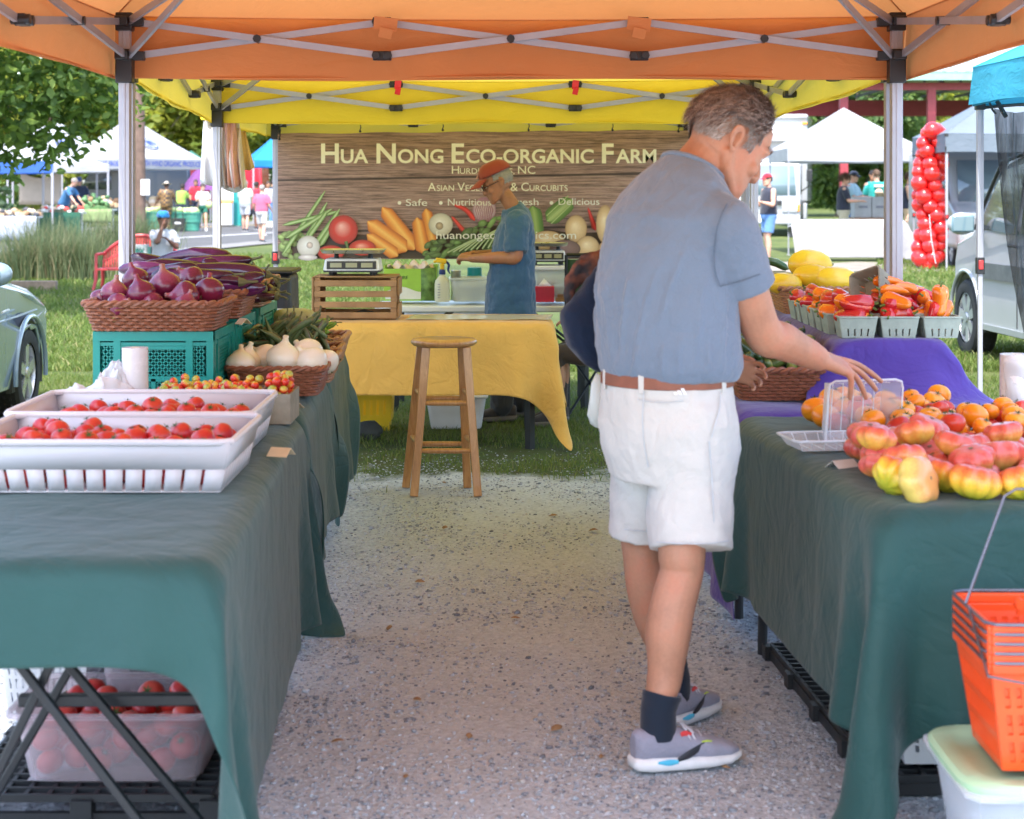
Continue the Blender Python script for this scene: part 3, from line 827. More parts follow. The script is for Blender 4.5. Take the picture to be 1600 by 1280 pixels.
pr.ell(537, 359, 23, 23, (0.62, 0.03, 0.02), hl=(0.95, 0.5, 0.42)); pr.ell(518, 395, 21, 12, (0.6, 0.035, 0.02), hl=(0.9, 0.4, 0.3)); pr.ell(567, 387, 21, 12.5, (0.64, 0.04, 0.02), hl=(0.92, 0.42, 0.32))
pr.taper([(541, 377), (543, 384), (545, 394)], [3, 2, 2], (0.1, 0.16, 0.04))
pr.ell(483, 385, 18, 17, (0.72, 0.68, 0.62), hl=(0.9, 0.88, 0.84), edge=(0.4, 0.36, 0.3)); pr.ell(485, 383, 5, 5, (0.62, 0.5, 0.44)); pr.ell(482, 402, 15, 5, (0.7, 0.62, 0.6))
pr.ell(689, 351, 19, 18, (0.68, 0.64, 0.52), hl=(0.85, 0.82, 0.74), edge=(0.38, 0.34, 0.25)); pr.ell(687, 353, 6, 6, (0.42, 0.32, 0.2))
pr.taper(*cap(709, 320, 742, 345, 3, 4.5, bend=-5), (0.62, 0.02, 0.015)); pr.taper(*cap(706, 338, 726, 362, 2, 4), (0.6, 0.03, 0.02)); pr.taper(*cap(918, 324, 930, 360, 1.5, 5), (0.62, 0.02, 0.03))
pr.ell(757, 328, 18, 20, (0.62, 0.5, 0.5), hl=(0.85, 0.78, 0.75), edge=(0.35, 0.16, 0.22))
for k in range(9):
 x = 743 + k * 3.4; pr.taper([(757 + (x - 757) * 0.4, 309), (x, 328), (757 + (x - 757) * 0.6, 347)], [0.5, 0.8, 0.5], (0.4, 0.16, 0.24), edge=(0.45, 0.2, 0.28), hl=(0.36, 0.12, 0.2))
for k in range(70):   # cabbage
 t = rg.random(); x = 664 + 150 * t; y0 = 382 - 45 * min(1, t * 1.3); y = rg.uniform(y0, 398)
 g = rg.uniform(0.55, 1.25); pr.ell(x, y, rg.uniform(5, 14), rg.uniform(2.5, 6), (0.13 * g, 0.24 * g, 0.06 * g), -25 + rg.uniform(-30, 30), 10)
for k in range(9): pr.taper([(700 + k * 9, 394 - k), (735 + k * 6, 376 - k * 2), (775 + k * 4, 362 - k * 3)], [1.2, 1, 0.5], (0.42, 0.52, 0.26), edge=(0.25, 0.36, 0.13), hl=(0.55, 0.62, 0.36))
pr.taper(*cap(832, 322, 838, 372, 13, 13), (0.10, 0.24, 0.04), edge=(0.04, 0.1, 0.02), hl=(0.3, 0.42, 0.12))
pr.taper(*cap(893, 312, 854, 345, 13, 14), (0.12, 0.26, 0.05), edge=(0.05, 0.12, 0.02), hl=(0.42, 0.52, 0.2))
for q in (-6, 0, 6): pr.taper([(890 + q * .5, 312 + q), (857 + q * .6, 343 + q)], [0.8, 1], (0.35, 0.48, 0.18))
for a in ((899, 357, 17, 21), (944, 350, 14, 30), (855, 376, 26, 16), (917, 385, 18, 17), (955, 388, 22, 15)):
 pr.ell(*a, (0.66, 0.46, 0.25), hl=(0.9, 0.74, 0.5), edge=(0.38, 0.22, 0.1))
pr.ell(882, 388, 24, 14, (0.22, 0.13, 0.13)); 
for a in ((985, 380, 22, 20), (1020, 372, 20, 24), (1052, 384, 22, 18)): pr.ell(*a, (0.60, 0.42, 0.22))
me = bpy.data.meshes.new('printed_vegetables')
bo = banner.location
me.from_pydata([(a - bo.x, b - bo.y, c - bo.z) for a, b, c in pr.v], [], pr.f)
ca = me.color_attributes.new('print', 'FLOAT_COLOR', 'POINT')
ca.data.foreach_set('color', np.array([[*c, 1] for c in pr.c], dtype=np.float32).ravel())
t = NT('vegetable_print'); at = t.node('ShaderNodeVertexColor'); at.layer_name = 'print'
t.base(t.mix(0.25, at.outputs['Color'], t.mix(t.noise(t.coords(), 60, 4), at.outputs['Color'], (0.2, 0.14, 0.08)))); t.set(Roughness=0.5)
me.materials.append(t.m)
ob = bpy.data.objects.new('printed_vegetables', me); COL.objects.link(ob); ob.parent = banner
def text_geo(body, size=1.0, bold=0.0, extr=0.0):
 cu = bpy.data.curves.new('lettering', 'FONT'); cu.body = body; cu.size = size; cu.offset = bold; cu.extrude = extr; cu.resolution_u = 4
 o = bpy.data.objects.new('lettering', cu); COL.objects.link(o)
 dg = bpy.context.evaluated_depsgraph_get(); me = bpy.data.meshes.new_from_object(o.evaluated_get(dg))
 v = [p.co.copy() for p in me.vertices]; f = [tuple(p.vertices) for p in me.polygons]
 bpy.data.objects.remove(o); bpy.data.curves.remove(cu); bpy.data.meshes.remove(me)
 return v, f
def text_fit(mb, body, x0, x1, zb_, zt_, fn, bold=0.0, smallcaps=False, keep_cap=None):
 """lettering laid in a box; fn maps (x, z) to the surface point"""
 V_, F_ = [], []
 if smallcaps:
  pen = 0.0
  for word in body.split(' '):
   k = 0
   for ch_run, sz in ([(word, 1.0)] if word == 'NC' else [(word[0], 1.0), (word[1:].upper(), 0.7)]):
    if not ch_run: continue
    v, f = text_geo(ch_run, sz, bold * sz); mx = max(p.x for p in v); mn = min(p.x for p in v)
    o = len(V_); V_ += [V(p.x - mn + pen, p.y, 0) for p in v]; F_ += [tuple(i + o for i in q) for q in f]
    pen += mx - mn + 0.07
   pen += 0.22
 else:
  V_, F_ = text_geo(body, 1.0, bold)
 xs = [p.x for p in V_]; mn, mx = min(xs), max(xs); h = 0.73
 ys_ = [p.y for p in V_]; 
 pts = [fn(x0 + (p.x - mn) / (mx - mn) * (x1 - x0), zb_ + p.y / h * (zt_ - zb_)) for p in V_]
 mb.add(pts, F_)
M_CREAM = mat('cream_print', (0.80, 0.76, 0.58), 0.5, 0, 0.05)
M_CREAM2 = mat('pale_print', (0.74, 0.72, 0.62), 0.5, 0, 0.05)
KL = 0.003 + 0.0009 * (pr.k + 2)
def bfn(slope0):
 def f(px, py):
  p = W(px, py, BY); return V(p.x, BY - KL, p.z)
 return f
for body, x0, x1, yb, yt, bold, scp, m_ in (
 ('Hua Nong Eco-organic Farm', 505, 1023, 255, 224, 0.022, True, M_CREAM),
 ('Hurdle Mills, NC', 707, 836, 272, 259, 0.0, True, M_CREAM),
 ('Asian Vegetables & Curcubits', 670, 886, 298.5, 285, 0.0, True, M_CREAM),
 ('Safe', 636, 669, 321.5, 310.5, 0.0, False, M_CREAM2), ('Nutritious', 701, 768, 321, 310, 0.0, False, M_CREAM2),
 ('Fresh', 800, 841, 320.5, 309.5, 0.0, False, M_CREAM2), ('Delicious', 872, 935, 320, 309, 0.0, False, M_CREAM2),
 ('huanongecoorganics.com', 683, 899, 372.5, 360, 0.0, False, M_CREAM2)):
 mb = MB()
 text_fit(mb, body, x0, x1, yb, yt, bfn(0), bold, scp)
 mb.build('lettering', m_, banner, smooth=False)
for px in (626, 690, 788, 861):
 mb = MB(); c = W(px, 317, BY); mb.lathe([(0.0, 0), (0.013, 0), (0.013, 0.0005)], 14, (c.x, BY - KL, c.z), Matrix.Rotation(R(90), 3, 'X'))
 mb.build('bullet_dot', M_CREAM2, banner)
for px, py in ((437, 212), (563, 200), (692, 198), (826, 198), (957, 198), (1060, 200)):
 mb = MB(); p = W(px, py, BY); mb.tube([(p.x, BY - 0.01, p.z + 0.035), (p.x + 0.004, BY - 0.01, p.z), (p.x - 0.004, BY - 0.006, p.z - 0.02)], 0.004, 6); mb.ball((p.x, BY - 0.012, p.z - 0.025), 0.009, 8, 6); mb.ball((p.x, BY - 0.012, p.z + 0.035), 0.012, 8, 6)
 mb.build('bungee_hook', M_BLACKP, banner)
def hanging_bag():
 root = thing('plastic_bag', 'white plastic bag stuffed with peach coloured bags hanging on the yellow tent leg', 'plastic bag', W(348, 300, 10.2))
 M1 = clear_plastic('milky_bag', alpha=0.78, milky=(0.86, 0.84, 0.84), rough=0.3)
 M2 = cloth_mat('peach_bag_film', (0.80, 0.44, 0.33), 200, 0.8, 0.3, 14); M3 = cloth_mat('yellow_bag_film', (0.78, 0.56, 0.22), 200, 0.6, 0.3, 14); M4 = cloth_mat('cream_bag_film', (0.82, 0.72, 0.66), 200, 0.6, 0.3, 14)
 def sheet(x0t, x1t, x0b, x1b, yt, yb, Y, m, amp, nf, ph):
  g = MB()
  def fn(u, v):
   x = (x0t + (x1t - x0t) * u) * (1 - v) + (x0b + (x1b - x0b) * u) * v
   y = yt + (yb - yt) * (v + 0.08 * math.sin(PI * u) * v)
   p = W(x, y, Y); p.y += -amp * math.sin(PI * v) * math.sin(PI * u) + 0.018 * math.sin(nf * u * PI + ph + 2 * v) * (0.4 + v); return p
  g.grid(fn, 26, 16); g.build('bag_film', m, root, solid=0.001)
 sheet(318, 338, 311, 352, 188, 283, 10.16, M1, 0.12, 4, 0)
 sheet(340, 374, 346, 386, 190, 293, 10.14, M1, 0.10, 5, 1)
 sheet(338, 352, 342, 362, 196, 288, 10.11, M4, 0.05, 4, 2)
 sheet(350, 368, 354, 376, 190, 287, 10.08, M2, 0.06, 4, 0.5)
 sheet(362, 376, 372, 384, 200, 290, 10.12, M4, 0.06, 3, 2.5)
 sheet(366, 384, 378, 398, 205, 262, 10.19, M3, 0.04, 3, 1)
hanging_bag()
turq_tent = tent('turquoise canopy at the right edge, beside the white van', [(2.54, 6.9), (5.5, 6.9), (5.5, 9.9), (2.54, 9.9)], 1.955, 0.2, 0.8, M_TURQ, truss=True, roll=1.2, legw=0.034, buttz=1.07)
def net_wall():
 t = NT('black_net'); v = t.coords()
 t.base((0.035, 0.037, 0.042)); t.set(Roughness=0.7)
 tr = t.node('ShaderNodeBsdfTransparent'); mx = t.node('ShaderNodeMixShader')
 n = t.noise(t.coords((14, 1, 1.2)), 2.2, 4, 0.6, 0.5)
 t.link(t.ramp(n, [(0.35, 0.62), (0.65, 0.95)]), mx.inputs[0]); t.link(tr.outputs[0], mx.inputs[1]); t.link(t.b.outputs[0], mx.inputs[2]); t.link(mx.outputs[0], t.out.inputs['Surface'])
 g = MB()
 def fn(u, v):
  y = 168 + 385 * v
  x0 = 1553 + 20 * v + 32 * v ** 1.5
  p = W(x0 + 150 * u, y + 8 * math.sin(u * 7) * (1 - v), 9.72); p.y += 0.03 * math.sin(u * 34 + 3 * v) * (0.4 + v) + 0.02 * math.sin(u * 60 + 5 * v * v); return p
 g.grid(fn, 70, 24)
 root = thing('net_curtain', 'sheer black mesh curtain hanging from the turquoise tent', 'mesh curtain', W(1620, 540, 9.72))
 g.build('mesh_sheet', t.m, root)
 s = MB(); a = W(1546, 160, 9.74); 
 s.tube([a, W(1551, 172, 9.73), W(1556, 178, 9.72)], 0.006, 6); s.tube([W(1558, 158, 9.75), W(1572, 183, 9.72)], 0.012, 6); s.tube([W(1540, 168, 9.78), W(1560, 166, 9.74), W(1640, 160, 9.74)], 0.009, 6)
 s.build('strap', M_BLACKP, root)
net_wall()
# ================================================================= TABLES AND THEIR CLOTHS
def drape(box, ext, res, zt, yaw=0.0, steps=190, iters=9, solid=False, floor=0.004, seed=0, wob=0.004, wind=(0, 0)):
 """a cloth let fall over a table top: position-based threads on a grid.
 box: (x0, x1, y0, y1) of the top in the table's own axes, ext: the same for the cloth"""
 rg = np.random.default_rng(seed)
 nx = int(round((ext[1] - ext[0]) / res)) + 1; ny = int(round((ext[3] - ext[2]) / res)) + 1
 gx_, gy_ = np.meshgrid(np.linspace(ext[0], ext[1], nx), np.linspace(ext[2], ext[3], ny), indexing='ij')
 P = np.stack([gx_, gy_, np.full_like(gx_, zt + 0.004)], -1)
 P += rg.normal(0, wob, P.shape) * np.array([0.3, 0.3, 1])
 for _ in range(2):
  P[1:-1, 1:-1] = 0.5 * P[1:-1, 1:-1] + 0.125 * (P[2:, 1:-1] + P[:-2, 1:-1] + P[1:-1, 2:] + P[1:-1, :-2])
 cx, cy = (box[0] + box[1]) / 2, (box[2] + box[3]) / 2; hx, hy = (box[1] - box[0]) / 2, (box[3] - box[2]) / 2
 pin = (np.abs(gx_ - cx) < hx - 0.05) & (np.abs(gy_ - cy) < hy - 0.05)
 w = np.where(pin, 0.0, 1.0)
 P[pin, 2] = zt + 0.004 + 0.0015 * np.sin(gx_[pin] * 9 + seed) * np.cos(gy_[pin] * 7)
 rx, ry = (ext[1] - ext[0]) / (nx - 1), (ext[3] - ext[2]) / (ny - 1); dg = math.hypot(rx, ry)
 cons = []
 def C(sa, sb, rest, k):
  wa, wb = w[sa], w[sb]; s = wa + wb; s = np.where(s == 0, 1, s)
  cons.append((sa, sb, rest, (wa / s * k)[..., None], (wb / s * k)[..., None]))
 S = slice
 for o in (0, 1):
  n = (nx - o) // 2; C((S(o, o + 2 * n, 2),), (S(o + 1, o + 2 * n, 2),), rx, 1.0)
  n = (ny - o) // 2; C((S(None), S(o, o + 2 * n, 2)), (S(None), S(o + 1, o + 2 * n, 2)), ry, 1.0)
 for o in (0, 1):
  n = (nx - o) // 2
  C((S(o, o + 2 * n, 2), S(0, ny - 1)), (S(o + 1, o + 2 * n, 2), S(1, ny)), dg, 0.35)
  C((S(o, o + 2 * n, 2), S(1, ny)), (S(o + 1, o + 2 * n, 2), S(0, ny - 1)), dg, 0.35)
 for o in (0, 1, 2, 3):
  idx = np.arange(o, nx - 2, 4)
  if len(idx): C((idx,), (idx + 2,), 2 * rx, 0.30)
  idx = np.arange(o, ny - 2, 4)
  if len(idx): C((S(None), idx), (S(None), idx + 2), 2 * ry, 0.30)
 Vv = np.zeros_like(P); dt = 1 / 50
 rad = 0.007; th = 0.20
 def collide(Q, P):
  lx, ly, lz = Q[..., 0] - cx, Q[..., 1] - cy, Q[..., 2] - (zt - th / 2)
  qx, qy, qz = np.abs(lx) - hx + rad, np.abs(ly) - hy + rad, np.abs(lz) - th / 2 + rad
  mx = np.maximum(np.maximum(qx, qy), qz)
  out = np.sqrt(np.maximum(qx, 0) ** 2 + np.maximum(qy, 0) ** 2 + np.maximum(qz, 0) ** 2)
  dist = out + np.minimum(mx, 0) - rad - 0.004
  hit = (dist < 0) & (~pin)
  if hit.any():
   nx_ = np.maximum(qx, 0) * np.sign(lx); ny_ = np.maximum(qy, 0) * np.sign(ly); nz_ = np.maximum(qz, 0) * np.sign(lz)
   ln = np.sqrt(nx_ ** 2 + ny_ ** 2 + nz_ ** 2); z = ln < 1e-6
   inx = z & (qx >= qy) & (qx >= qz); iny = z & ~inx & (qy >= qz); inz = z & ~inx & ~iny
   nx_ = np.where(inx, np.sign(lx), nx_); ny_ = np.where(iny, np.sign(ly), ny_); nz_ = np.where(inz, 1.0, nz_)
   ln = np.where(z, 1, ln)
   push = np.where(hit, -dist, 0)
   Q[..., 0] += nx_ / ln * push; Q[..., 1] += ny_ / ln * push; Q[..., 2] += nz_ / ln * push
   Q[hit] = Q[hit] * 0.75 + P[hit] * 0.25
 wm = w[..., None]
 for it in range(steps):
  Vv[..., 2] -= 9.8 * dt * w
  Vv[..., 0] += wind[0] * dt * w; Vv[..., 1] += wind[1] * dt * w
  Vv *= 0.965
  Q = P + Vv * dt * wm
  for _ in range(iters):
   collide(Q, P)
   for sa, sb, rest, ka, kb in cons:
    d = Q[sb] - Q[sa]; L = np.sqrt((d * d).sum(-1, keepdims=True)) + 1e-9
    c = d * ((L - rest) / L)
    Q[sa] += c * ka; Q[sb] -= c * kb
  collide(Q, P)
  low = Q[..., 2] < floor
  Q[low, 2] = floor; Q[low, :2] = Q[low, :2] * 0.3 + P[low, :2] * 0.7
  Vv = (Q - P) / dt; P = Q
 for _ in range(5):
  Q = P.copy(); Q[1:-1] += 0.25 * (P[2:] + P[:-2] - 2 * P[1:-1]); Q[:, 1:-1] += 0.25 * (P[:, 2:] + P[:, :-2] - 2 * P[:, 1:-1])
  edge = (np.abs(gx_ - cx) < hx + 0.07) & (np.abs(gy_ - cy) < hy + 0.07)
  P = np.where(edge[..., None], P, Q)
 return P, nx, ny
def place2(P, o, yaw):
 c, s = math.cos(yaw), math.sin(yaw); Q = P.copy()
 Q[..., 0] = o[0] + P[..., 0] * c - P[..., 1] * s; Q[..., 1] = o[1] + P[..., 0] * s + P[..., 1] * c
 return Q
def tablecloth(name, label, o, yaw, size, over, zt, m, res=0.05, seed=0, **kw):
 """o: near left corner of the top; over: (left, right, near, far) overhang"""
 box = (0, size[0], 0, size[1]); ext = (-over[0], size[0] + over[1], -over[2], size[1] + over[3])
 P, nx, ny = drape(box, ext, res, zt, seed=seed, **kw)
 Q = place2(P, o, yaw).reshape(-1, 3)
 ii, jj = np.meshgrid(np.arange(nx - 1), np.arange(ny - 1), indexing='ij'); a = (ii * ny + jj).ravel()
 F = np.stack([a, a + ny, a + ny + 1, a + 1], 1)
 c = np.array([o[0] + (size[0] * math.cos(yaw) - size[1] * math.sin(yaw)) / 2, o[1] + (size[0] * math.sin(yaw) + size[1] * math.cos(yaw)) / 2, zt])
 ob = np_mesh(name, Q - c, F, m, smooth=True, loc=tuple(c))
 md = ob.modifiers.new('sub', 'SUBSURF'); md.levels = 2; md.render_levels = 2
 displace(ob, 0.2, 0.012)
 md = ob.modifiers.new('solid', 'SOLIDIFY'); md.thickness = 0.0018; md.offset = -1
 return tag(ob, label, 'tablecloth')
M_TTOP = mat('table_plastic', (0.72, 0.72, 0.70), 0.5, 0, 0.06, 5, 0.15, 90)
M_FRAME = mat('dark_table_frame', (0.035, 0.038, 0.042), 0.4, 0.4, 0.2)
def round_rect(x0, x1, y0, y1, r):
 out = []
 for cx, cy, a0 in ((x1 - r, y0 + r, -90), (x1 - r, y1 - r, 0), (x0 + r, y1 - r, 90), (x0 + r, y0 + r, 180)):
  out += [(cx + r * math.cos(R(a0 + 15 * k)), cy + r * math.sin(R(a0 + 15 * k))) for k in range(7)]
 return out
def folding_table(label, o, yaw, size, zt, style='u', top=None, group=None, ends=(0.1, 0.9)):
 c, s = math.cos(yaw), math.sin(yaw)
 def L(x, y, z): return V(o[0] + x * c - y * s, o[1] + x * s + y * c, z)
 ctr = L(size[0] / 2, size[1] / 2, 0)
 root = thing('folding_table', label, 'table', ctr, group)
 m = MB(); q_ = [(size[0] * 0 + a, b) for a, b in round_rect(0.02, size[0] - 0.02, 0.02, size[1] - 0.02, 0.10)]
 m.v = [L(a, b, zt - 0.060) for a, b in q_] + [L(a, b, zt - 0.020) for a, b in q_]; n_ = len(q_)
 m.f = [tuple(range(n_ - 1, -1, -1)), tuple(range(n_, 2 * n_))] + [(k, (k + 1) % n_, n_ + (k + 1) % n_, n_ + k) for k in range(n_)]; m.m = [0] * len(m.f)
 m.build('tabletop', top or M_TTOP, root, bevel=0.008)
 lng = size[1] > size[0]
 for e in ends:
  m = MB()
  def Q(a, z, d=0.0):   # a across the short side, at this end
   t = (e * (size[1] if lng else size[0])) + d
   return L(a, t, z) if lng else L(t, a, z)
  wd = (size[0] if lng else size[1])
  if style == 'u':
   m.tube([Q(wd * 0.5, zt - 0.05), Q(0.12, zt - 0.06), Q(0.10, zt - 0.10), Q(0.07, 0.45), Q(0.06, 0.04), Q(0.06, 0.0)], 0.016, 10)
   m.tube([Q(wd * 0.5, zt - 0.05), Q(wd - 0.12, zt - 0.06), Q(wd - 0.10, zt - 0.10), Q(wd - 0.07, 0.45), Q(wd - 0.06, 0.04), Q(wd - 0.06, 0.0)], 0.016, 10)
   m.tube([Q(0.08, 0.40), Q(wd - 0.08, 0.40)], 0.012, 8)
   sg = 1 if e < 0.5 else -1
   m.tube([Q(wd / 2, 0.40), Q(wd / 2, zt - 0.05, 0.35 * sg)], 0.009, 8)
  else:                 # straight square legs
   for a in (0.05, wd - 0.05): m.bar(Q(a, 0.0), Q(a, zt - 0.04), 0.04, 0.04)
   m.bar(Q(0.05, zt - 0.06), Q(wd - 0.05, zt - 0.06), 0.03, 0.04)
   m.bar(Q(0.05, 0.42), Q(wd - 0.05, 0.42), 0.025, 0.03)
   sg = 1 if e < 0.5 else -1
   for a in (0.06, wd - 0.06): m.bar(Q(a, 0.36), Q(a, zt - 0.05, 0.4 * sg), 0.018, 0.018)
  m.build('leg_frame', M_FRAME, root)
 return root
M_GREEN = cloth_mat('green_table_cloth', (0.018, 0.066, 0.060), 900, 0.36, 0.0, 8, 0.12, 0.6)
M_PURPLE = cloth_mat('purple_table_cloth', (0.068, 0.036, 0.27), 900, 0.4, 0.05, 8, 0.25, 0.65)
M_GOLD = cloth_mat('gold_table_cloth', (0.82, 0.48, 0.11), 800, 0.6, 0.22, 10, 0.2, 0.75)
YA, YB = math.atan(0.045), math.atan(0.063)
def from_right(xr, y, w, yaw): return (xr - w * math.cos(yaw), y - w * math.sin(yaw))
TA = from_right(-0.58, 3.64, 0.80, YA); TB = from_right(-0.695, 6.16, 0.80, YA); TC = from_right(-0.765, 7.62, 0.80, YA)
folding_table('long folding table under the near green cloth on the left', TA, YA, (0.80, 2.44), 0.735, ends=(0.45, 0.9))
folding_table('short folding table under the second green cloth on the left', TB, YA, (0.80, 1.36), 0.735)
folding_table('folding table under the farthest green cloth on the left', TC, YA, (0.80, 1.4), 0.735)
tablecloth('tablecloth', 'green cloth with a big hanging corner on the near left table', TA, YA, (0.80, 2.44), (0.15, 0.60, 0.19, 0.30), 0.74, M_GREEN, 0.038, 3, wind=(0.25, 0), iters=12)
tablecloth('tablecloth', 'green cloth under the white onions, second on the left row', TB, YA, (0.80, 1.36), (0.12, 0.52, 0.12, 0.18), 0.742, M_GREEN, 0.055, 5, wind=(0.3, 0))
tablecloth('tablecloth', 'green cloth at the far end of the left row, beside the yellow table', TC, YA, (0.80, 1.4), (0.12, 0.60, 0.10, 0.15), 0.745, M_GREEN, 0.055, 8, wind=(0.5, 0))
TD = (0.844, 4.22)
folding_table('folding table under the green cloth with the tomatoes', TD, YB, (0.80, 1.80), 0.735)
tablecloth('tablecloth', 'green cloth under the heirloom tomatoes on the right', TD, YB, (0.80, 1.80), (0.50, 0.2, 0.455, 0.20), 0.74, M_GREEN, 0.038, 12, wind=(-0.2, -0.1), iters=12)
TE = (0.735, 6.10)
folding_table('folding table under the purple cloth on the right', TE, YB * 0.5, (0.95, 2.3), 0.735)
tablecloth('tablecloth', 'purple cloth hanging behind the green one, under the cucumbers', TE, YB * 0.5, (0.95, 2.3), (0.62, 0.15, 0.12, 0.12), 0.744, M_PURPLE, 0.06, 15)
for k in range(4):
 b = MB(); b.span((1.14, 6.37 + k * 0.55, 0.753), (1.51, 6.37 + k * 0.55 + 0.53, 0.950))
 tag(b.build('riser_box', M_BLACKP, base=(1.32, 6.62 + k * 0.55, 0.753), bevel=0.01), 'black riser box hidden under the raised purple cloth', 'box', 'riser boxes under the purple cloth')
tablecloth('tablecloth', 'bright purple cloth over the raised boxes with the pepper baskets', (1.12, 6.34), 0, (0.41, 2.22), (0.10, 0.22, 0.30, 0.1), 0.962, M_PURPLE, 0.035, 21, solid=False, floor=0.752, iters=8)
TG = (-1.22, 10.46)
folding_table('folding table with black square legs under the golden cloth', TG, 0.0, (1.47, 0.76), 0.722, 'sq')
tablecloth('tablecloth', 'golden yellow tablecloth with a pointed corner hanging low', TG, 0.0, (1.47, 0.76), (0.25, 0.46, 0.40, 0.2), 0.728, M_GOLD, 0.045, 31, wind=(0.2, -0.25))
TH = (-0.95, 12.25)
folding_table('white folding table with black legs behind the vendor', TH, 0.0, (1.60, 0.70), 0.73, 'sq')
rn = MB(); rn.grid(lambda u, v: V(-0.62 + 0.84 * u + 0.03 * v, 10.62 + 0.42 * v, 0.7375 + 0.002 * math.sin(u * 17 + v * 3)), 30, 10)
tag(rn.build('table_runner', clear_plastic('runner_film', alpha=0.6, milky=(0.66, 0.60, 0.50), rough=0.2), base=(-0.2, 10.8, 0.737), solid=0.001), 'clear plastic sheet lying on the golden tablecloth', 'plastic sheet')
def leg_bar(p, q, w=0.022): 
 m = MB(); m.bar(p, q, w, w); return m
fr = thing('folding_stand', 'black crossed metal stand under the near end of the left table', 'stand', (-0.85, 3.95, 0))
A = lambda px, py, Y: W(px, py, Y)
for p, q in (((20, 1025, 3.78), (262, 1342, 3.78)), ((95, 1025, 3.98), (345, 1322, 3.98)), ((88, 1020, 3.81), (-62, 1330, 3.81)), ((130, 1010, 4.01), (-40, 1300, 4.01))):
 a, b = A(*p), A(*q); b = a + (b - a) * ((a.z - 0.01) / (a.z - b.z))
 a = a + (a - b).normalized() * 0.2
 leg_bar(a, b, 0.019).build('leg', M_BLACKM, fr, bevel=0.004)
leg_bar(A(30, 1094, 4.03), A(330, 1092, 4.03), 0.027).build('cross_bar', M_BLACKM, fr, bevel=0.004)
# ================================================================= BASKETS, CRATES, PRODUCE
def fruit_mat(name, stops, rough=0.28, speck=None, vary=True, sss=0.05, coat=0.15):
 """skin whose hue runs along the fruit's own height and differs a little from fruit to fruit"""
 t = NT(name); oi = t.node('ShaderNodeObjectInfo'); v = t.coords()
 n = t.noise(v, 14, 4, 0.6)
 sp = t.node('ShaderNodeSeparateXYZ'); g = t.node('ShaderNodeTexCoord'); t.link(g.outputs['Generated'], sp.inputs[0])
 a = t.node('ShaderNodeMath', operation='MULTIPLY_ADD'); t.link(n, a.inputs[0]); a.inputs[1].default_value = 0.55; 
 b = t.node('ShaderNodeMath', operation='MULTIPLY_ADD'); t.link(oi.outputs['Random'], b.inputs[0]); b.inputs[1].default_value = 0.5 if vary else 0.0; b.inputs[2].default_value = -0.52 if vary else -0.27
 c0 = t.node('ShaderNodeMath', operation='ADD'); t.link(sp.outputs[2], c0.inputs[0]); t.link(b.outputs[0], c0.inputs[1]); t.link(c0.outputs[0], a.inputs[2])
 c = t.ramp(a.outputs[0], stops)
 if speck is not None:
  c = t.mix(t.ramp(t.noise(v, 90, 3), [(0.62, 0.0), (0.72, 0.6)]), c, speck)
 t.base(c); t.set(Roughness=rough); t.b.inputs['Coat Weight'].default_value = coat
 t.b.inputs['Subsurface Weight'].default_value = sss; t.b.inputs['Subsurface Radius'].default_value = (0.02, 0.01, 0.005); t.b.inputs['Subsurface Scale'].default_value = 0.3
 t.bump(t.noise(v, 55, 3), 0.12, 0.002)
 return t.m
M_TOM = fruit_mat('red_tomato_skin', [(0.0, (0.56, 0.03, 0.02)), (0.5, (0.48, 0.015, 0.018)), (1.0, (0.56, 0.05, 0.028))])
M_TOMO = fruit_mat('orange_tomato_skin', [(0.0, (0.85, 0.30, 0.01)), (0.5, (0.85, 0.24, 0.01)), (1.0, (0.82, 0.33, 0.02))])
M_TOMR = fruit_mat('dark_red_tomato_skin', [(0.0, (0.70, 0.09, 0.02)), (0.5, (0.60, 0.04, 0.02)), (1.0, (0.50, 0.03, 0.02))])
M_HEIR = fruit_mat('pink_heirloom_skin', [(0.0, (0.84, 0.50, 0.08)), (0.32, (0.82, 0.32, 0.09)), (0.55, (0.74, 0.14, 0.08)), (0.8, (0.64, 0.10, 0.085)), (1.0, (0.70, 0.20, 0.17))])
M_HEIY = fruit_mat('striped_heirloom_skin', [(0.0, (0.50, 0.52, 0.04)), (0.25, (0.78, 0.56, 0.05)), (0.5, (0.84, 0.46, 0.05)), (0.72, (0.78, 0.22, 0.06)), (1.0, (0.68, 0.10, 0.07))])
M_HEIP = fruit_mat('pale_yellow_heirloom_skin', [(0.0, (0.74, 0.50, 0.12)), (0.4, (0.80, 0.62, 0.13)), (0.7, (0.82, 0.60, 0.16)), (1.0, (0.78, 0.36, 0.12))])
M_CALYX = mat('tomato_calyx', (0.06, 0.10, 0.02), 0.7)
M_ONR = fruit_mat('red_onion_skin', [(0.0, (0.17, 0.012, 0.04)), (0.35, (0.12, 0.008, 0.035)), (0.6, (0.17, 0.015, 0.05)), (0.85, (0.26, 0.05, 0.09)), (1.0, (0.30, 0.12, 0.09))], 0.22, coat=0.3)
M_ONW = fruit_mat('white_onion_skin', [(0.0, (0.72, 0.66, 0.52)), (0.5, (0.80, 0.75, 0.62)), (0.8, (0.74, 0.74, 0.56)), (1.0, (0.68, 0.56, 0.36))], 0.3)
M_EGG = fruit_mat('purple_eggplant_skin', [(0.0, (0.06, 0.008, 0.04)), (0.4, (0.03, 0.005, 0.022)), (0.7, (0.10, 0.012, 0.075)), (1.0, (0.17, 0.035, 0.13))], 0.16, coat=0.4)
M_EGGD = fruit_mat('dark_eggplant_skin', [(0.0, (0.03, 0.008, 0.02)), (0.5, (0.06, 0.015, 0.035)), (0.8, (0.16, 0.10, 0.06)), (1.0, (0.22, 0.19, 0.08))], 0.2, coat=0.4)
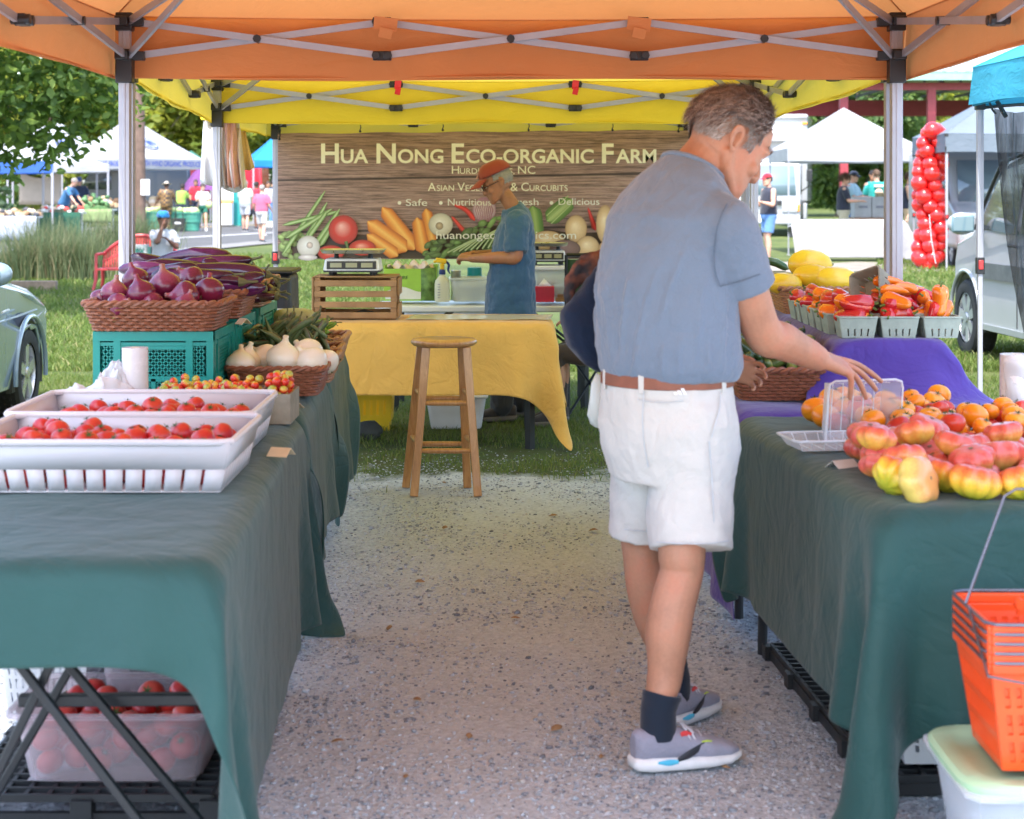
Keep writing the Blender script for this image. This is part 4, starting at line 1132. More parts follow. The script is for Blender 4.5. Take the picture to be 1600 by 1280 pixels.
M_STEM = mat('green_brown_stem', (0.13, 0.13, 0.05), 0.7)
M_CUC = fruit_mat('cucumber_skin', [(0.0, (0.02, 0.05, 0.012)), (0.5, (0.03, 0.075, 0.018)), (0.8, (0.09, 0.14, 0.03)), (1.0, (0.28, 0.27, 0.06))], 0.35, (0.2, 0.24, 0.1))
M_CHER = fruit_mat('cherry_tomato_skin', [(0.0, (0.55, 0.02, 0.015)), (0.55, (0.64, 0.05, 0.02)), (0.7, (0.72, 0.26, 0.03)), (0.9, (0.55, 0.46, 0.06)), (1.0, (0.38, 0.42, 0.07))])
M_PEPR = fruit_mat('red_pepper_skin', [(0.0, (0.50, 0.012, 0.02)), (0.6, (0.58, 0.02, 0.025)), (1.0, (0.55, 0.05, 0.02))], 0.16, coat=0.4)
M_PEPO = fruit_mat('orange_pepper_skin', [(0.0, (0.80, 0.17, 0.01)), (0.6, (0.85, 0.23, 0.01)), (1.0, (0.80, 0.12, 0.015))], 0.16, coat=0.4)
M_PEPM = fruit_mat('turning_pepper_skin', [(0.0, (0.85, 0.28, 0.01)), (0.45, (0.82, 0.15, 0.015)), (0.7, (0.55, 0.02, 0.02)), (1.0, (0.50, 0.02, 0.02))], 0.16, coat=0.4)
M_PEPST = mat('pepper_stem', (0.10, 0.17, 0.03), 0.6)
M_MELON = fruit_mat('yellow_squash_skin', [(0.0, (0.74, 0.45, 0.02)), (0.5, (0.80, 0.54, 0.03)), (1.0, (0.82, 0.60, 0.05))], 0.3)
M_OKRA = fruit_mat('okra_skin', [(0.0, (0.04, 0.07, 0.02)), (0.5, (0.07, 0.12, 0.04)), (0.85, (0.14, 0.20, 0.08)), (1.0, (0.20, 0.10, 0.08))], 0.5)
M_GREENP = fruit_mat('bright_green_pepper_skin', [(0.0, (0.08, 0.20, 0.015)), (0.5, (0.13, 0.28, 0.02)), (1.0, (0.22, 0.36, 0.05))], 0.25)
M_KAB = fruit_mat('kabocha_skin', [(0.0, (0.05, 0.08, 0.03)), (0.4, (0.09, 0.13, 0.06)), (0.7, (0.19, 0.22, 0.13)), (1.0, (0.30, 0.28, 0.17))], 0.6, (0.4, 0.36, 0.22))
def wicker_mat(name, col):
 t = NT(name); v = t.coords(); g = t.node('ShaderNodeNewGeometry')
 n = t.noise(v, 30, 4)
 c = t.mix(t.ramp(n, [(0.3, 0.0), (0.7, 0.7)]), col, [x * 0.55 for x in col])
 c = t.mix(t.ramp(g.outputs['Random Per Island'], [(0, 0.0), (1, 0.5)]), c, [min(1, x * 1.5) for x in col])
 t.base(c); t.set(Roughness=0.5); t.bump(t.noise(v, 260, 3), 0.3, 0.002)
 return t.m
M_WICK = wicker_mat('brown_wicker', (0.24, 0.085, 0.042)); M_WICK2 = wicker_mat('light_wicker', (0.36, 0.17, 0.08))
M_PULP = mat('grey_green_pulp', (0.33, 0.40, 0.34), 0.9, 0, 0.12, 20, 0.5, 150)
M_PULPD = mat('weathered_pulp', (0.27, 0.25, 0.19), 0.9, 0, 0.2, 20, 0.5, 150)
M_CARD = mat('price_card', (0.66, 0.55, 0.36), 0.8, 0, 0.08)
def rrect(x0, x1, y0, y1, r, n):
 """n points round a rounded rectangle"""
 segs = []; 
 for cx, cy, a0 in ((x1 - r, y0 + r, -90), (x1 - r, y1 - r, 0), (x0 + r, y1 - r, 90), (x0 + r, y0 + r, 180)):
  for k in range(7):
   a = R(a0 + 90 * k / 6); segs.append((cx + r * math.cos(a), cy + r * math.sin(a)))
 segs.append(segs[0]); L = [0]
 for p, q in zip(segs, segs[1:]): L.append(L[-1] + math.hypot(q[0] - p[0], q[1] - p[1]))
 out = []; k = 0
 for i in range(n):
  s = L[-1] * i / n
  while L[k + 1] < s: k += 1
  f = (s - L[k]) / max(1e-9, L[k + 1] - L[k]); out.append((segs[k][0] + (segs[k + 1][0] - segs[k][0]) * f, segs[k][1] + (segs[k + 1][1] - segs[k][1]) * f))
 return out
def basket(label, x0, x1, y0, y1, z0, h, flare=0.03, m=None, tilt=None, group=None):
 """a woven basket; x0..y1 are its rim"""
 m = m or M_WICK
 root = thing('wicker_basket', label, 'basket', ((x0 + x1) / 2, (y0 + y1) / 2, z0), group)
 per = 2 * (x1 - x0 + y1 - y0); ns = int(per / 0.024); ns += ns % 2; N = ns * 2
 mb = MB(); rows = max(5, int(h / 0.0105))
 def ring(f, N_): 
  e = flare * (1 - f); return rrect(x0 + e, x1 - e, y0 + e, y1 - e, 0.035, N_)
 for r in range(rows):
  f = (r + 0.5) / rows; pts = ring(f, N); q = []
  for i, (x, y) in enumerate(pts):
   a, b = pts[i - 1], pts[(i + 1) % N]; tx, ty = b[0] - a[0], b[1] - a[1]; L = math.hypot(tx, ty) or 1
   o = 0.0042 * math.sin(PI * (i / 2 + r))
   q.append(V(x + ty / L * o, y - tx / L * o, z0 + h * f))
  q += q[:2]; mb.tube(q, 0.0055, 5, cap=False)
 for i in range(ns):
  b, t = ring(0, ns)[i], ring(1, ns)[i]; mb.tube([V(b[0], b[1], z0), V(t[0], t[1], z0 + h)], 0.003, 4)
 bt = ring(0.02, 40); mb.add([V(x, y, z0 + 0.004) for x, y in bt], [tuple(range(40))])
 inn = 0.008
 lo, hi = ring(0.02, 60), ring(1, 60)
 mb.build('woven_body', m, root)
 rb = MB(); pts = ring(1.04, N)
 for ph in (0, PI):
  q = []
  for i, (x, y) in enumerate(pts):
   a, b = pts[i - 1], pts[(i + 1) % N]; tx, ty = b[0] - a[0], b[1] - a[1]; L = math.hypot(tx, ty) or 1
   w = i * 1.1 + ph; o = 0.006 * math.cos(w)
   q.append(V(x + ty / L * o, y - tx / L * o, z0 + h + 0.004 + 0.006 * math.sin(w)))
  q += q[:2]; rb.tube(q, 0.0075, 6, cap=False)
 rb.build('rim', m, root)
 return root
def quad_wall(mb, a, b, c, d, slots, s0=0.1, s1=0.5, gap=0.12, rows=1):
 """a-b bottom edge, d-c top edge; upright slots pierce it between heights s0..s1"""
 a, b, c, d = map(Vector, (a, b, c, d))
 P = lambda u, v: a.lerp(b, u).lerp(d.lerp(c, u), v)
 def q(u0, u1, v0, v1):
  mb.add([P(u0, v0), P(u1, v0), P(u1, v1), P(u0, v1)], [(0, 1, 2, 3)])
 if not slots: q(0, 1, 0, 1); return
 q(0, 1, 0, s0); q(0, 1, s1, 1)
 hh = (s1 - s0) / rows
 for r in range(rows):
  v0 = s0 + r * hh; v1 = v0 + hh * (1 if rows == 1 else 0.72)
  u = 0; 
  for k in range(slots + 1):
   e = (k + 1) / (slots + 1) - gap / (slots + 1) / 2 if k < slots else 1
   q(u, e, v0, v1); u = e + gap / (slots + 1)
  if rows > 1: q(0, 1, v1, v0 + hh)
def pile(n, x0, x1, y0, y1, rfn, z0, exist=None, cand=10, ztop=None, flat=1.0, inset=0.0):
 """let round things settle on one another: x, y, z of the centre, r"""
 out = exist if exist is not None else []; new = []
 for _ in range(n):
  r = rfn(); best = None
  for _c in range(cand):
   x = random.uniform(x0 + r * inset, x1 - r * inset); y = random.uniform(y0 + r * inset, y1 - r * inset); z = z0 + r * flat
   for (a, b, c, q) in out:
    d2 = (a - x) ** 2 + (b - y) ** 2; s = (r + q) * 0.93
    if d2 < s * s: z = max(z, c + math.sqrt(s * s - d2) * flat)
   if best is None or z < best[2]: best = (x, y, z, r)
  if ztop is None or best[2] <= ztop: out.append(best); new.append(best)
 return new
class Kind:
 """one thing copied many times"""
 def __init__(s, proto, label=None, group=None): s.p = proto; s.used = False; s.label = label; s.group = group
 def put(s, loc, rot=(0, 0, 0), sc=1.0, label=None, group=None):
  sc = sc if hasattr(sc, '__len__') else (sc,) * 3
  if not s.used:
   s.used = True; o = s.p; o.location = loc; o.rotation_euler = rot; o.scale = sc
   if label: o['label'] = label
   if group: o['group'] = group
   return o
  return dup(s.p, loc, rot, sc, label or s.label, group or s.group)
def tomato(label, group, m, lobes=0, lobe=0.0, flat=0.85, calyx=True, name='tomato', n=20, cat='tomato', dent=0.10):
 mb = MB(); pr_ = []
 for k in range(13):
  a = -PI / 2 + PI * k / 12; r = math.cos(a); z = math.sin(a) * flat
  d = max(0, (math.sin(a) - 0.55) / 0.45); pr_.append((max(r, 0.0), z - dent * d * d))
 mb.lathe(pr_, n, lobes=lobes, lobe=lobe)
 o = tag(mb.build(name, m, angle=180), label, cat, group)
 if calyx:
  c = MB(); zt = flat - dent * 0.8
  for k in range(6):
   a = 2 * PI * k / 6 + 0.3; d = V(math.cos(a), math.sin(a), 0); s = V(-d.y, d.x, 0)
   c.add([V(0, 0, zt + 0.03) + s * 0.07, V(0, 0, zt + 0.03) - s * 0.07, d * 0.26 - s * 0.05 + V(0, 0, zt + 0.10), d * 0.42 + V(0, 0, zt + 0.17), d * 0.26 + s * 0.05 + V(0, 0, zt + 0.10)], [(0, 1, 2, 3, 4)])
  c.tube([(0, 0, zt), (0.02, 0.01, zt + 0.2)], [0.05, 0.035], 6)
  c.build('calyx', M_CALYX, o)
 return o
def long_fruit(name, label, group, cat, m, prof, bend=0.1, n=12, stem=None, stem_m=None, lobes=0, lobe=0.0, hook=0.06):
 """prof: (t along, radius); lies along +x, unit length, centred"""
 mb = MB(); pts = []; rad = []
 for t, r in prof: pts.append(V(t - 0.5, 0, bend * math.sin(PI * t))); rad.append(r)
 if lobes:
  secs = []
  for p, r in zip(pts, rad): secs.append((p, r))
  vs = []; fs = []
  for p, r in secs:
   for k in range(n):
    a = 2 * PI * k / n; rr = r * (1 + lobe * (abs(math.cos(a * lobes / 2)) - 0.6)); vs.append(p + V(0, rr * math.cos(a), rr * math.sin(a)))
  for i in range(len(secs) - 1):
   for k in range(n): fs.append((i * n + k, (i + 1) * n + k, (i + 1) * n + (k + 1) % n, i * n + (k + 1) % n))
  fs.append(tuple(range(n))); fs.append(tuple((len(secs) - 1) * n + k for k in range(n - 1, -1, -1)))
  mb.add(vs, fs)
 else: mb.tube(pts, rad, n, up=(0, 0, 1))
 o = tag(mb.build(name, m, angle=180), label, cat, group)
 if stem:
  L, r0, capr = stem; s = MB(); e = pts[-1]
  if capr: s.tube([e + V(-0.09, 0, 0.0), e + V(-0.03, 0, 0), e + V(0.012, 0, 0)], [capr, capr * 0.8, r0], 8)
  s.tube([e + V(-0.01, 0, 0), e + V(L * 0.6, 0.01, hook * 0.4), e + V(L, 0.02, hook)], [r0, r0 * 0.75, r0 * 0.9], 6)
  s.build('stem', stem_m or M_STEM, o)
 return o
rr_ = random.uniform
def rot3(tilt=0.5): return (rr_(-tilt, tilt), rr_(-tilt, tilt), rr_(0, 6.28))
M_TRAY = clear_plastic('white_tray_plastic', alpha=0.80, milky=(0.70, 0.69, 0.72), rough=0.35, tint=(0.95, 0.85, 0.87))
def white_tray(label, x0, x1, y0, y1, z0, h):
 root = thing('produce_tray', label, 'tray', ((x0 + x1) / 2, (y0 + y1) / 2, z0))
 f = 0.028; b = (x0 + f, x1 - f, y0 + f * 0.8, y1 - f * 0.8); zt = z0 + h
 mb = MB()
 mb.add([(b[0], b[2], z0 + .003), (b[1], b[2], z0 + .003), (b[1], b[3], z0 + .003), (b[0], b[3], z0 + .003)], [(0, 1, 2, 3)])
 mb.build('base', M_TRAY, root, solid=0.003)
 mb = MB()
 quad_wall(mb, (b[0], b[2], z0), (b[1], b[2], z0), (x1, y0, zt), (x0, y0, zt), 12, 0.03, 0.46, 0.16)
 quad_wall(mb, (b[1], b[3], z0), (b[0], b[3], z0), (x0, y1, zt), (x1, y1, zt), 12, 0.03, 0.46, 0.16)
 quad_wall(mb, (b[0], b[3], z0), (b[0], b[2], z0), (x0, y0, zt), (x0, y1, zt), 10, 0.03, 0.46, 0.16)
 quad_wall(mb, (b[1], b[2], z0), (b[1], b[3], z0), (x1, y1, zt), (x1, y0, zt), 10, 0.03, 0.46, 0.16)
 mb.build('slotted_wall', M_TRAY, root, solid=0.0035)
 mb = MB(); q = [V(x, y, zt) for x, y in rrect(x0 - .004, x1 + .004, y0 - .004, y1 + .004, 0.03, 60)]; mb.tube(q + q[:2], 0.0085, 8, cap=False)
 mb.build('rim', M_TRAY, root)
white_tray('white slotted tray of red tomatoes nearest the camera', -1.345, -0.685, 4.42, 4.95, 0.748, 0.125)
white_tray('white slotted tray of red tomatoes farther from the camera, by the bag roll', -1.385, -0.715, 4.98, 5.53, 0.748, 0.125)
kt = Kind(tomato('red round tomato lying in the white tray nearest the camera', 'red tomatoes in the near tray', M_TOM, name='plum_tomato', flat=.95))
for (x, y, z, r) in pile(118, -1.27, -0.755, 4.49, 4.88, lambda: rr_(0.027, 0.035), 0.752, flat=0.86, ztop=0.856): kt.put((x, y, z), rot3(0.8), r, 'red round tomato lying in the white tray nearest the camera', 'red tomatoes in the near tray')
for (x, y, z, r) in pile(104, -1.31, -0.79, 5.05, 5.46, lambda: rr_(0.027, 0.034), 0.752, flat=0.86, ztop=0.850): kt.put((x, y, z), rot3(0.8), r, 'red round tomato lying in the second white tray, by the bag roll', 'red tomatoes in the second tray')
def bag_roll(label, x, y, z0, r, h, film):
 root = thing('bag_roll', label, 'bag roll', (x, y, z0))
 mb = MB(); mb.lathe([(r * .3, 0.0), (r, 0.0), (r, h * .3), (r * 1.012, h * .31), (r, h * .6), (r * 0.99, h), (r * .3, h)], 28, (x, y, z0)); mb.build('rolled_film', film, root)
 mb = MB(); mb.lathe([(r * .3, -0.001), (r * .3, h + .001), (r * .24, h + .001), (r * .24, -0.001)], 16, (x, y, z0), cap=False); mb.build('core', M_CARD, root)
 return root
M_FILM = clear_plastic('bag_film', alpha=0.30, milky=(0.86, 0.86, 0.88), rough=0.2)
M_ROLL = mat('rolled_bags', (0.70, 0.68, 0.70), 0.25, 0, 0.10, 12)
br = bag_roll('white roll of produce bags standing behind the white trays', gx(211, 5.72), 5.72, 0.745, 0.041, 0.247, M_ROLL)
def crumple(root, c, rx, ry, h, seed, n=26):
 g = MB()
 def fn(u, v):
  x, y = (u - .5) * 2, (v - .5) * 2
  z = h * max(0, 1 - (x * x + y * y) * .6) * (0.62 + 0.35 * mnoise.noise(Vector((x * 1.6 + seed, y * 1.6, 0))) + 0.22 * abs(mnoise.noise(Vector((x * 2.6, y * 2.6 + seed, 1)))) + 0.12 * abs(mnoise.noise(Vector((x * 6, y * 6 + seed, 4)))))
  return V(c[0] + x * rx + 0.02 * mnoise.noise(Vector((x * 3, y * 3, 5 + seed))), c[1] + y * ry, c[2] + max(0.002, z))
 g.grid(fn, n, n); return g.build('loose_film', M_FILM, root, angle=180, solid=0.0006)
crumple(br, (gx(155, 5.68), 5.66, 0.80), 0.11, 0.10, 0.15, 2); crumple(br, (gx(178, 5.66), 5.70, 0.80), 0.06, 0.08, 0.19, 7)
br2 = bag_roll('tall clear roll of produce bags at the right end of the tomato table', gx(1589, 5.62), 5.62, 0.745, 0.052, 0.235, M_ROLL)
g = MB(); xx = gx(1589, 5.62)
g.grid(lambda u, v: V(xx + (0.055 + 0.004 * math.sin(v * 9)) * math.cos(-2.6 + 2.4 * u), 5.62 + (0.055 + 0.006 * math.sin(v * 14 + u * 4)) * math.sin(-2.6 + 2.4 * u), 0.76 + 0.21 * v), 16, 16); g.build('loose_film', M_FILM, br2, angle=180, solid=0.0006)
def shallow_tray(label, x0, x1, y0, y1, z0, h, m):
 mb = MB()
 for s in ((x0, x1, y0, y0 + .006), (x0, x1, y1 - .006, y1), (x0, x0 + .006, y0 + .007, y1 - .007), (x1 - .006, x1, y0 + .007, y1 - .007)): mb.span((s[0], s[2], z0), (s[1], s[3], z0 + h))
 mb.span((x0 + .007, y0 + .007, z0), (x1 - .007, y1 - .007, z0 + h - .032))
 return tag(mb.build('card_tray', m, base=((x0 + x1) / 2, (y0 + y1) / 2, z0), smooth=False), label, 'tray')
shallow_tray('brown card tray of cherry tomatoes in front of the teal crate', -1.14, -0.80, 5.72, 5.98, 0.746, 0.10, M_PULPD)
shallow_tray('small card tray of cherry tomatoes beside the white onion basket', -0.785, -0.70, 5.76, 6.0, 0.746, 0.095, M_PULPD)
kc = Kind(tomato('small cherry tomato', 'cherry tomatoes in the brown tray', M_CHER, calyx=False, name='cherry_tomato', n=12, cat='cherry tomato', flat=0.95, dent=0.04))
for (x, y, z, r) in pile(150, -1.125, -0.815, 5.735, 5.965, lambda: rr_(0.012, 0.016), 0.815, ztop=0.90): kc.put((x, y, z), rot3(1), r, 'small red or green cherry tomato in the brown card tray before the teal crate', 'cherry tomatoes in the brown tray')
for (x, y, z, r) in pile(46, -0.775, -0.72, 5.775, 5.985, lambda: rr_(0.012, 0.016), 0.815, ztop=0.90): kc.put((x, y, z), rot3(1), r, 'small red cherry tomato in the small tray beside the white onions', 'cherry tomatoes in the small tray')
def card(label, c, w, h, yaw, lean, m=None):
 M = Matrix.Translation(Vector(c)) @ Matrix.Rotation(yaw, 4, 'Z')
 mb = MB()
 mb.add([M @ V(-w / 2, 0, 0), M @ V(w / 2, 0, 0), M @ V(w / 2, h * math.sin(lean), h * math.cos(lean)), M @ V(-w / 2, h * math.sin(lean), h * math.cos(lean)),
   M @ V(w / 2, 2 * h * math.sin(lean), 0.001), M @ V(-w / 2, 2 * h * math.sin(lean), 0.001)], [(0, 1, 2, 3), (3, 2, 4, 5)])
 return tag(mb.build('price_card', m or M_CARD, base=c, smooth=False, solid=0.002), label, 'price card')
card('folded tan price card lying beside the near white tray', W(432, 714, 5.06), 0.062, 0.035, -0.35, 0.9)
card('folded tan price card at the small cherry tomato tray', W(450, 640, 6.18), 0.055, 0.035, -0.5, 0.95)
card('pale price card in front of the pink heirloom tomatoes', W(1330, 735, 4.86), 0.075, 0.04, 0.55, 0.95, mat('pale_card', (0.62, 0.60, 0.54), 0.8))
card('pale card leaning on the onion basket edge', W(372, 507, 6.62) + V(0, 0, 0.0), 0.05, 0.03, -0.9, 0.8)
M_TEAL = mat('teal_plastic', (0.0, 0.235, 0.20), 0.4, 0, 0.08, 5); M_GRNC = mat('green_crate_plastic', (0.012, 0.20, 0.13), 0.4, 0, 0.1, 5)
def lattice_crate(label, x0, x1, y0, y1, z0, h, m):
 root = thing('plastic_crate', label, 'crate', ((x0 + x1) / 2, (y0 + y1) / 2, z0)); t = 0.012
 def face(o, e, L, nrm):   # o: lower left, e: unit along, L: length
  o, e, nrm = Vector(o), Vector(e), Vector(nrm); up = V(0, 0, 1); mb = MB()
  def bar(u0, v0, u1, v1, w, d): mb.bar(o + e * u0 + up * v0, o + e * u1 + up * v1, d, w, up=(up if abs(v1 - v0) < 1e-6 else e))
  bar(0, h - .016, L, h - .016, .032, .022); bar(0, .012, L, .012, .024, .016); 
  for u in (0.012, L * .2, L * .8, L - .012): bar(u, .0, u, h, .024, .018)
  bar(0, h * .36, L, h * .36, .018, .014); bar(L * .2, h * .78, L * .8, h * .78, .012, .014); bar(L * .5, 0, L * .5, h * .36, .016, .014)
  bar(0.012, h * .83, L - .012, h * .83, .012, .012)
  for (u0, u1, v0, v1) in ((.03, L * .18, h * .40, h * .80), (L * .22, L * .78, h * .40, h * .77), (L * .82, L - .03, h * .40, h * .80), (L * .22, L * .48, .03, h * .32), (L * .52, L * .78, .03, h * .32), (L * .82, L - .03, .03, h * .32), (.03, L * .18, .03, h * .32)):
   st = 0.021; n = int((u1 - u0 + v1 - v0) / st) + 1
   for sg in (0, 1):
    for k in range(n + 1):
     s = k * st; a = (u0 + max(0, s - (v1 - v0)), v0 + min(s, v1 - v0)); b = (u0 + min(s, u1 - u0), v0 + max(0, s - (u1 - u0)))
     if sg: a = (u0 + u1 - a[0], a[1]); b = (u0 + u1 - b[0], b[1])
     if math.hypot(a[0] - b[0], a[1] - b[1]) > 0.004: mb.bar(o + e * a[0] + up * a[1], o + e * b[0] + up * b[1], .005, .0055, up=nrm)
  return mb.build('lattice_side', m, root, smooth=False)
 face((x0, y0, z0), (1, 0, 0), x1 - x0, (0, -1, 0)); face((x1 - .009, y0 + .02, z0), (0, 1, 0), y1 - y0 - .04, (1, 0, 0)); face((x0 + .009, y0 + .02, z0), (0, 1, 0), y1 - y0 - .04, (-1, 0, 0)); face((x0, y1, z0), (1, 0, 0), x1 - x0, (0, 1, 0))
 mb = MB(); mb.span((x0 + .02, y0 + .02, z0 + .002), (x1 - .02, y1 - .02, z0 + .01)); mb.span((x0 + .02, y0 + .012, z0 + h - .012), (x1 - .02, y1 - .012, z0 + h - .004)); mb.build('panel', m, root)
 return root
lattice_crate('teal lattice crate under the red onion basket, nearest the camera', -1.434, -1.022, 6.25, 6.72, 0.748, 0.254, M_TEAL)
lattice_crate('teal lattice crate under the large purple eggplants', -1.434, -1.015, 6.75, 7.22, 0.748, 0.262, M_TEAL)
lattice_crate('green lattice crate farthest back, under the small dark eggplants', -1.434, -1.005, 7.25, 7.80, 0.748, 0.270, M_GRNC)
basket('brown wicker basket heaped with red onions on the teal crate', -1.462, -0.998, 6.20, 6.58, 1.004, 0.092)
def onion(label, group, m, name):
 mb = MB(); mb.lathe([(0.0, -.82), (.12, -.84), (.42, -.74), (.74, -.5), (.95, -.12), (.98, .15), (.86, .45), (.6, .7), (.34, .86), (.2, 1.0), (.15, 1.15), (.17, 1.3), (.10, 1.34), (0, 1.33)], 22)
 o = tag(mb.build(name, m, angle=180), label, 'onion', group)
 r = MB(); 
 for k in range(9): a = k * .7; r.tube([(0, 0, -.8), (.1 * math.cos(a), .1 * math.sin(a), -.95)], [.02, .008], 4)
 r.build('root', M_STEM, o); return o
ko = Kind(onion('red onion', 'red onions heaped in the basket', M_ONR, 'red_onion'))
for i, (px, py, Y, r, rx, rz) in enumerate(((179, 459, 6.30, .050, .15, 0), (221, 460, 6.27, .054, -.25, 1), (258, 449, 6.36, .062, -.1, 2), (291, 463, 6.30, .056, -1.5, 1.9), (327, 456, 6.36, .055, .5, 3), (185, 477, 6.24, .045, 1.2, 1), (290, 478, 6.25, .045, .3, 1),
  (240, 476, 6.25, .044, 1.5, 4), (212, 438, 6.46, .05, .3, 4), (300, 437, 6.48, .05, .9, 5), (158, 470, 6.44, .045, .6, 2), (262, 465, 6.47, .05, 1, 2), (330, 470, 6.48, .045, 1, 4))):
 p = W(px, py, Y); ko.put(p, (rx, 0.15 * (-1) ** i, rz), r, 'shiny red onion heaped in the basket on the teal crate', 'red onions heaped in the basket')
basket('brown wicker basket of large purple eggplants', -1.46, -0.985, 6.68, 7.10, 1.013, 0.095)
basket('light brown wicker basket of small dark eggplants', -1.455, -0.975, 7.20, 7.62, 1.022, 0.10, m=M_WICK2)
EGP = [(0, 0.01), (.03, .06), (.1, .105), (.25, .13), (.5, .125), (.75, .10), (.9, .075), (.97, .06), (1, .03)]
ke = Kind(long_fruit('eggplant', 'glossy long purple eggplant', 'large eggplants in the middle basket', 'eggplant', M_EGG, EGP, 0.10, 14, (0.14, .028, .078)))
for (px, py, Y, L, rz, ry) in ((258, 404, 6.98, .26, 0.15, 0.1), (305, 406, 6.95, .30, 3.0, .05), (330, 412, 6.9, .30, 0.1, -.1), (285, 418, 6.82, .30, .2, .05), (345, 424, 6.80, .32, 3.1, -.05), (262, 420, 6.78, .24, 2.9, .1), (300, 430, 6.74, .3, .1, .0), (350, 436, 6.76, .3, 3.3, .1), (370, 420, 6.9, .28, .5, .2),
  (240, 428, 6.80, .26, .1, .1), (320, 441, 6.72, .3, .1, 0), (370, 446, 6.78, .24, 2.8, 0), (275, 440, 6.74, .28, 3.2, 0), (335, 428, 7.0, .3, .3, 0), (245, 440, 6.95, .25, .3, 0), (362, 410, 7.0, .24, 1.2, .2)):
 ke.put(W(px, py, Y), (rr_(0, 6), ry, rz), (L, L * .82, L * .82), 'glossy long purple eggplant in the middle wicker basket', 'large eggplants in the middle basket')
EGS = [(0, .02), (.05, .10), (.2, .15), (.5, .16), (.8, .12), (.95, .09), (1, .04)]
kd = Kind(long_fruit('eggplant', 'small dark eggplant', 'small eggplants in the far basket', 'eggplant', M_EGGD, EGS, 0.06, 10, (0.30, .04, .15), hook=0.14))
for i in range(46):
 t = random.random(); px = 340 + 75 * random.random(); top = 408 + abs(px - 368) * .75; py = top + (462 - top) * random.random() ** 1.3; Y = 7.55 - (py - 405) / 60 * .38
 if py > 470: continue
 kd.put(W(px, py, Y), (rr_(0, 6), rr_(-.5, .5), rr_(-1.2, 1.2)), rr_(.10, .15), 'small dark stemmed eggplant in the far wicker basket', 'small eggplants in the far basket')
bb = MB(); bb.box((-1.12, 8.66, 0.925), (0.19, 0.36, 0.35), taper=0.93)
bt = thing('black_bin', 'black plastic bin standing behind the eggplant baskets', 'bin', (-1.12, 8.66, 0.748)); bb.build('body', M_BLACKP, bt, bevel=0.03, seg=4)
bb = MB(); bb.box((-1.12, 8.66, 1.106), (0.20, 0.38, 0.02)); bb.build('lid', M_BLACKP, bt, bevel=0.009)
bb = MB(); q = [W(405, 449, 8.44), W(412, 449, 8.44), W(415, 464, 8.44), W(405, 464, 8.44)]; bb.tube(q, .006, 6); bb.tube([W(418, 486, 8.42), W(446, 486, 8.42)], .012, 6); bb.build('latch', M_STEEL, bt)
basket('brown wicker basket of big white onions', -1.015, -0.672, 6.47, 6.80, 0.752, 0.095)
kw = Kind(onion('white onion', 'white onions in the basket', M_ONW, 'white_onion'))
for (px, py, Y, r, rx, rz) in ((383, 566, 6.60, .058, .3, 1), (376, 570, 6.54, .055, -.2, 0.5), (443, 562, 6.56, .066, .0, 0), (415, 560, 6.66, .055, -1.0, 1.3), (480, 556, 6.66, .066, 1.0, 3.8), (488, 568, 6.54, .062, .8, 4.2), (448, 575, 6.70, .055, .3, 2), (405, 572, 6.72, .05, .3, 4), (510, 566, 6.70, .05, .6, 4)):
 kw.put(W(px, py, Y), (rx, 0.1, rz), r, 'large white onion in the basket below the teal crate', 'white onions in the basket')
basket('wicker basket of dark okra pods behind the white onions', -0.99, -0.672, 6.90, 7.16, 0.752, 0.10, m=M_WICK2)
basket('wicker basket of bright green peppers on the left row', -0.98, -0.69, 7.24, 7.50, 0.752, 0.10, m=M_WICK2)
basket('nearly empty wicker basket holding the striped squash', -0.99, -0.71, 7.58, 7.98, 0.752, 0.11, m=M_WICK2)
OK = [(0, .005), (.1, .03), (.4, .07), (.75, .095), (.93, .085), (1, .05)]
kk = Kind(long_fruit('okra_pod', 'okra pod', 'okra pods', 'okra', M_OKRA, OK, .05, 8, (.16, .03, .085), lobes=5, lobe=.25))
for i in range(64):
 px = rr_(374, 505); Y = rr_(6.86, 7.14); py = rr_(512, 545)
 up = px > 415
 kk.put(W(px, py, Y), (0, rr_(-1.3, -.5) * (-1 if random.random() < .5 else 1) if up else rr_(-.3, .3), rr_(-.6, .6) + (0 if up else 1.2)), rr_(.10, .15), 'dark green ridged okra pod behind the white onions', 'okra pods')
kg = Kind(long_fruit('green_pepper', 'green pepper', 'bright green peppers', 'pepper', M_GREENP, [(0, .01), (.1, .05), (.5, .085), (.85, .09), (1, .04)], .1, 9, (.2, .025, 0)))
for i in range(30):
 kg.put(W(rr_(440, 508), rr_(503, 522), rr_(7.26, 7.48)), (rr_(0, 6), rr_(-.4, .4), rr_(-.8, .8)), rr_(.08, .12), 'slim bright green pepper in the left row basket', 'bright green peppers')
kb = tomato('striped green winter squash sitting in the left row basket', None, M_KAB, 9, .12, .72, False, 'winter_squash', 36, 'squash', .14)
kb.location = W(460, 503, 7.76); kb.scale = (.102, .102, .10)
s = MB(); s.tube([(0, 0, .52), (.03, 0, .72), (.1, .03, .82)], [.12, .07, .09], 7); s.build('stem', M_STEM, kb)
basket('brown wicker basket of cucumbers on the purple cloth', 0.775, 1.098, 6.33, 6.86, 0.752, 0.105)
CU = [(0, .03), (.04, .09), (.15, .135), (.5, .15), (.85, .13), (.96, .085), (1, .03)]
kq = Kind(long_fruit('cucumber', 'cucumber', 'cucumbers', 'cucumber', M_CUC, CU, .05, 10, (.07, .03, 0), lobes=8, lobe=.08))
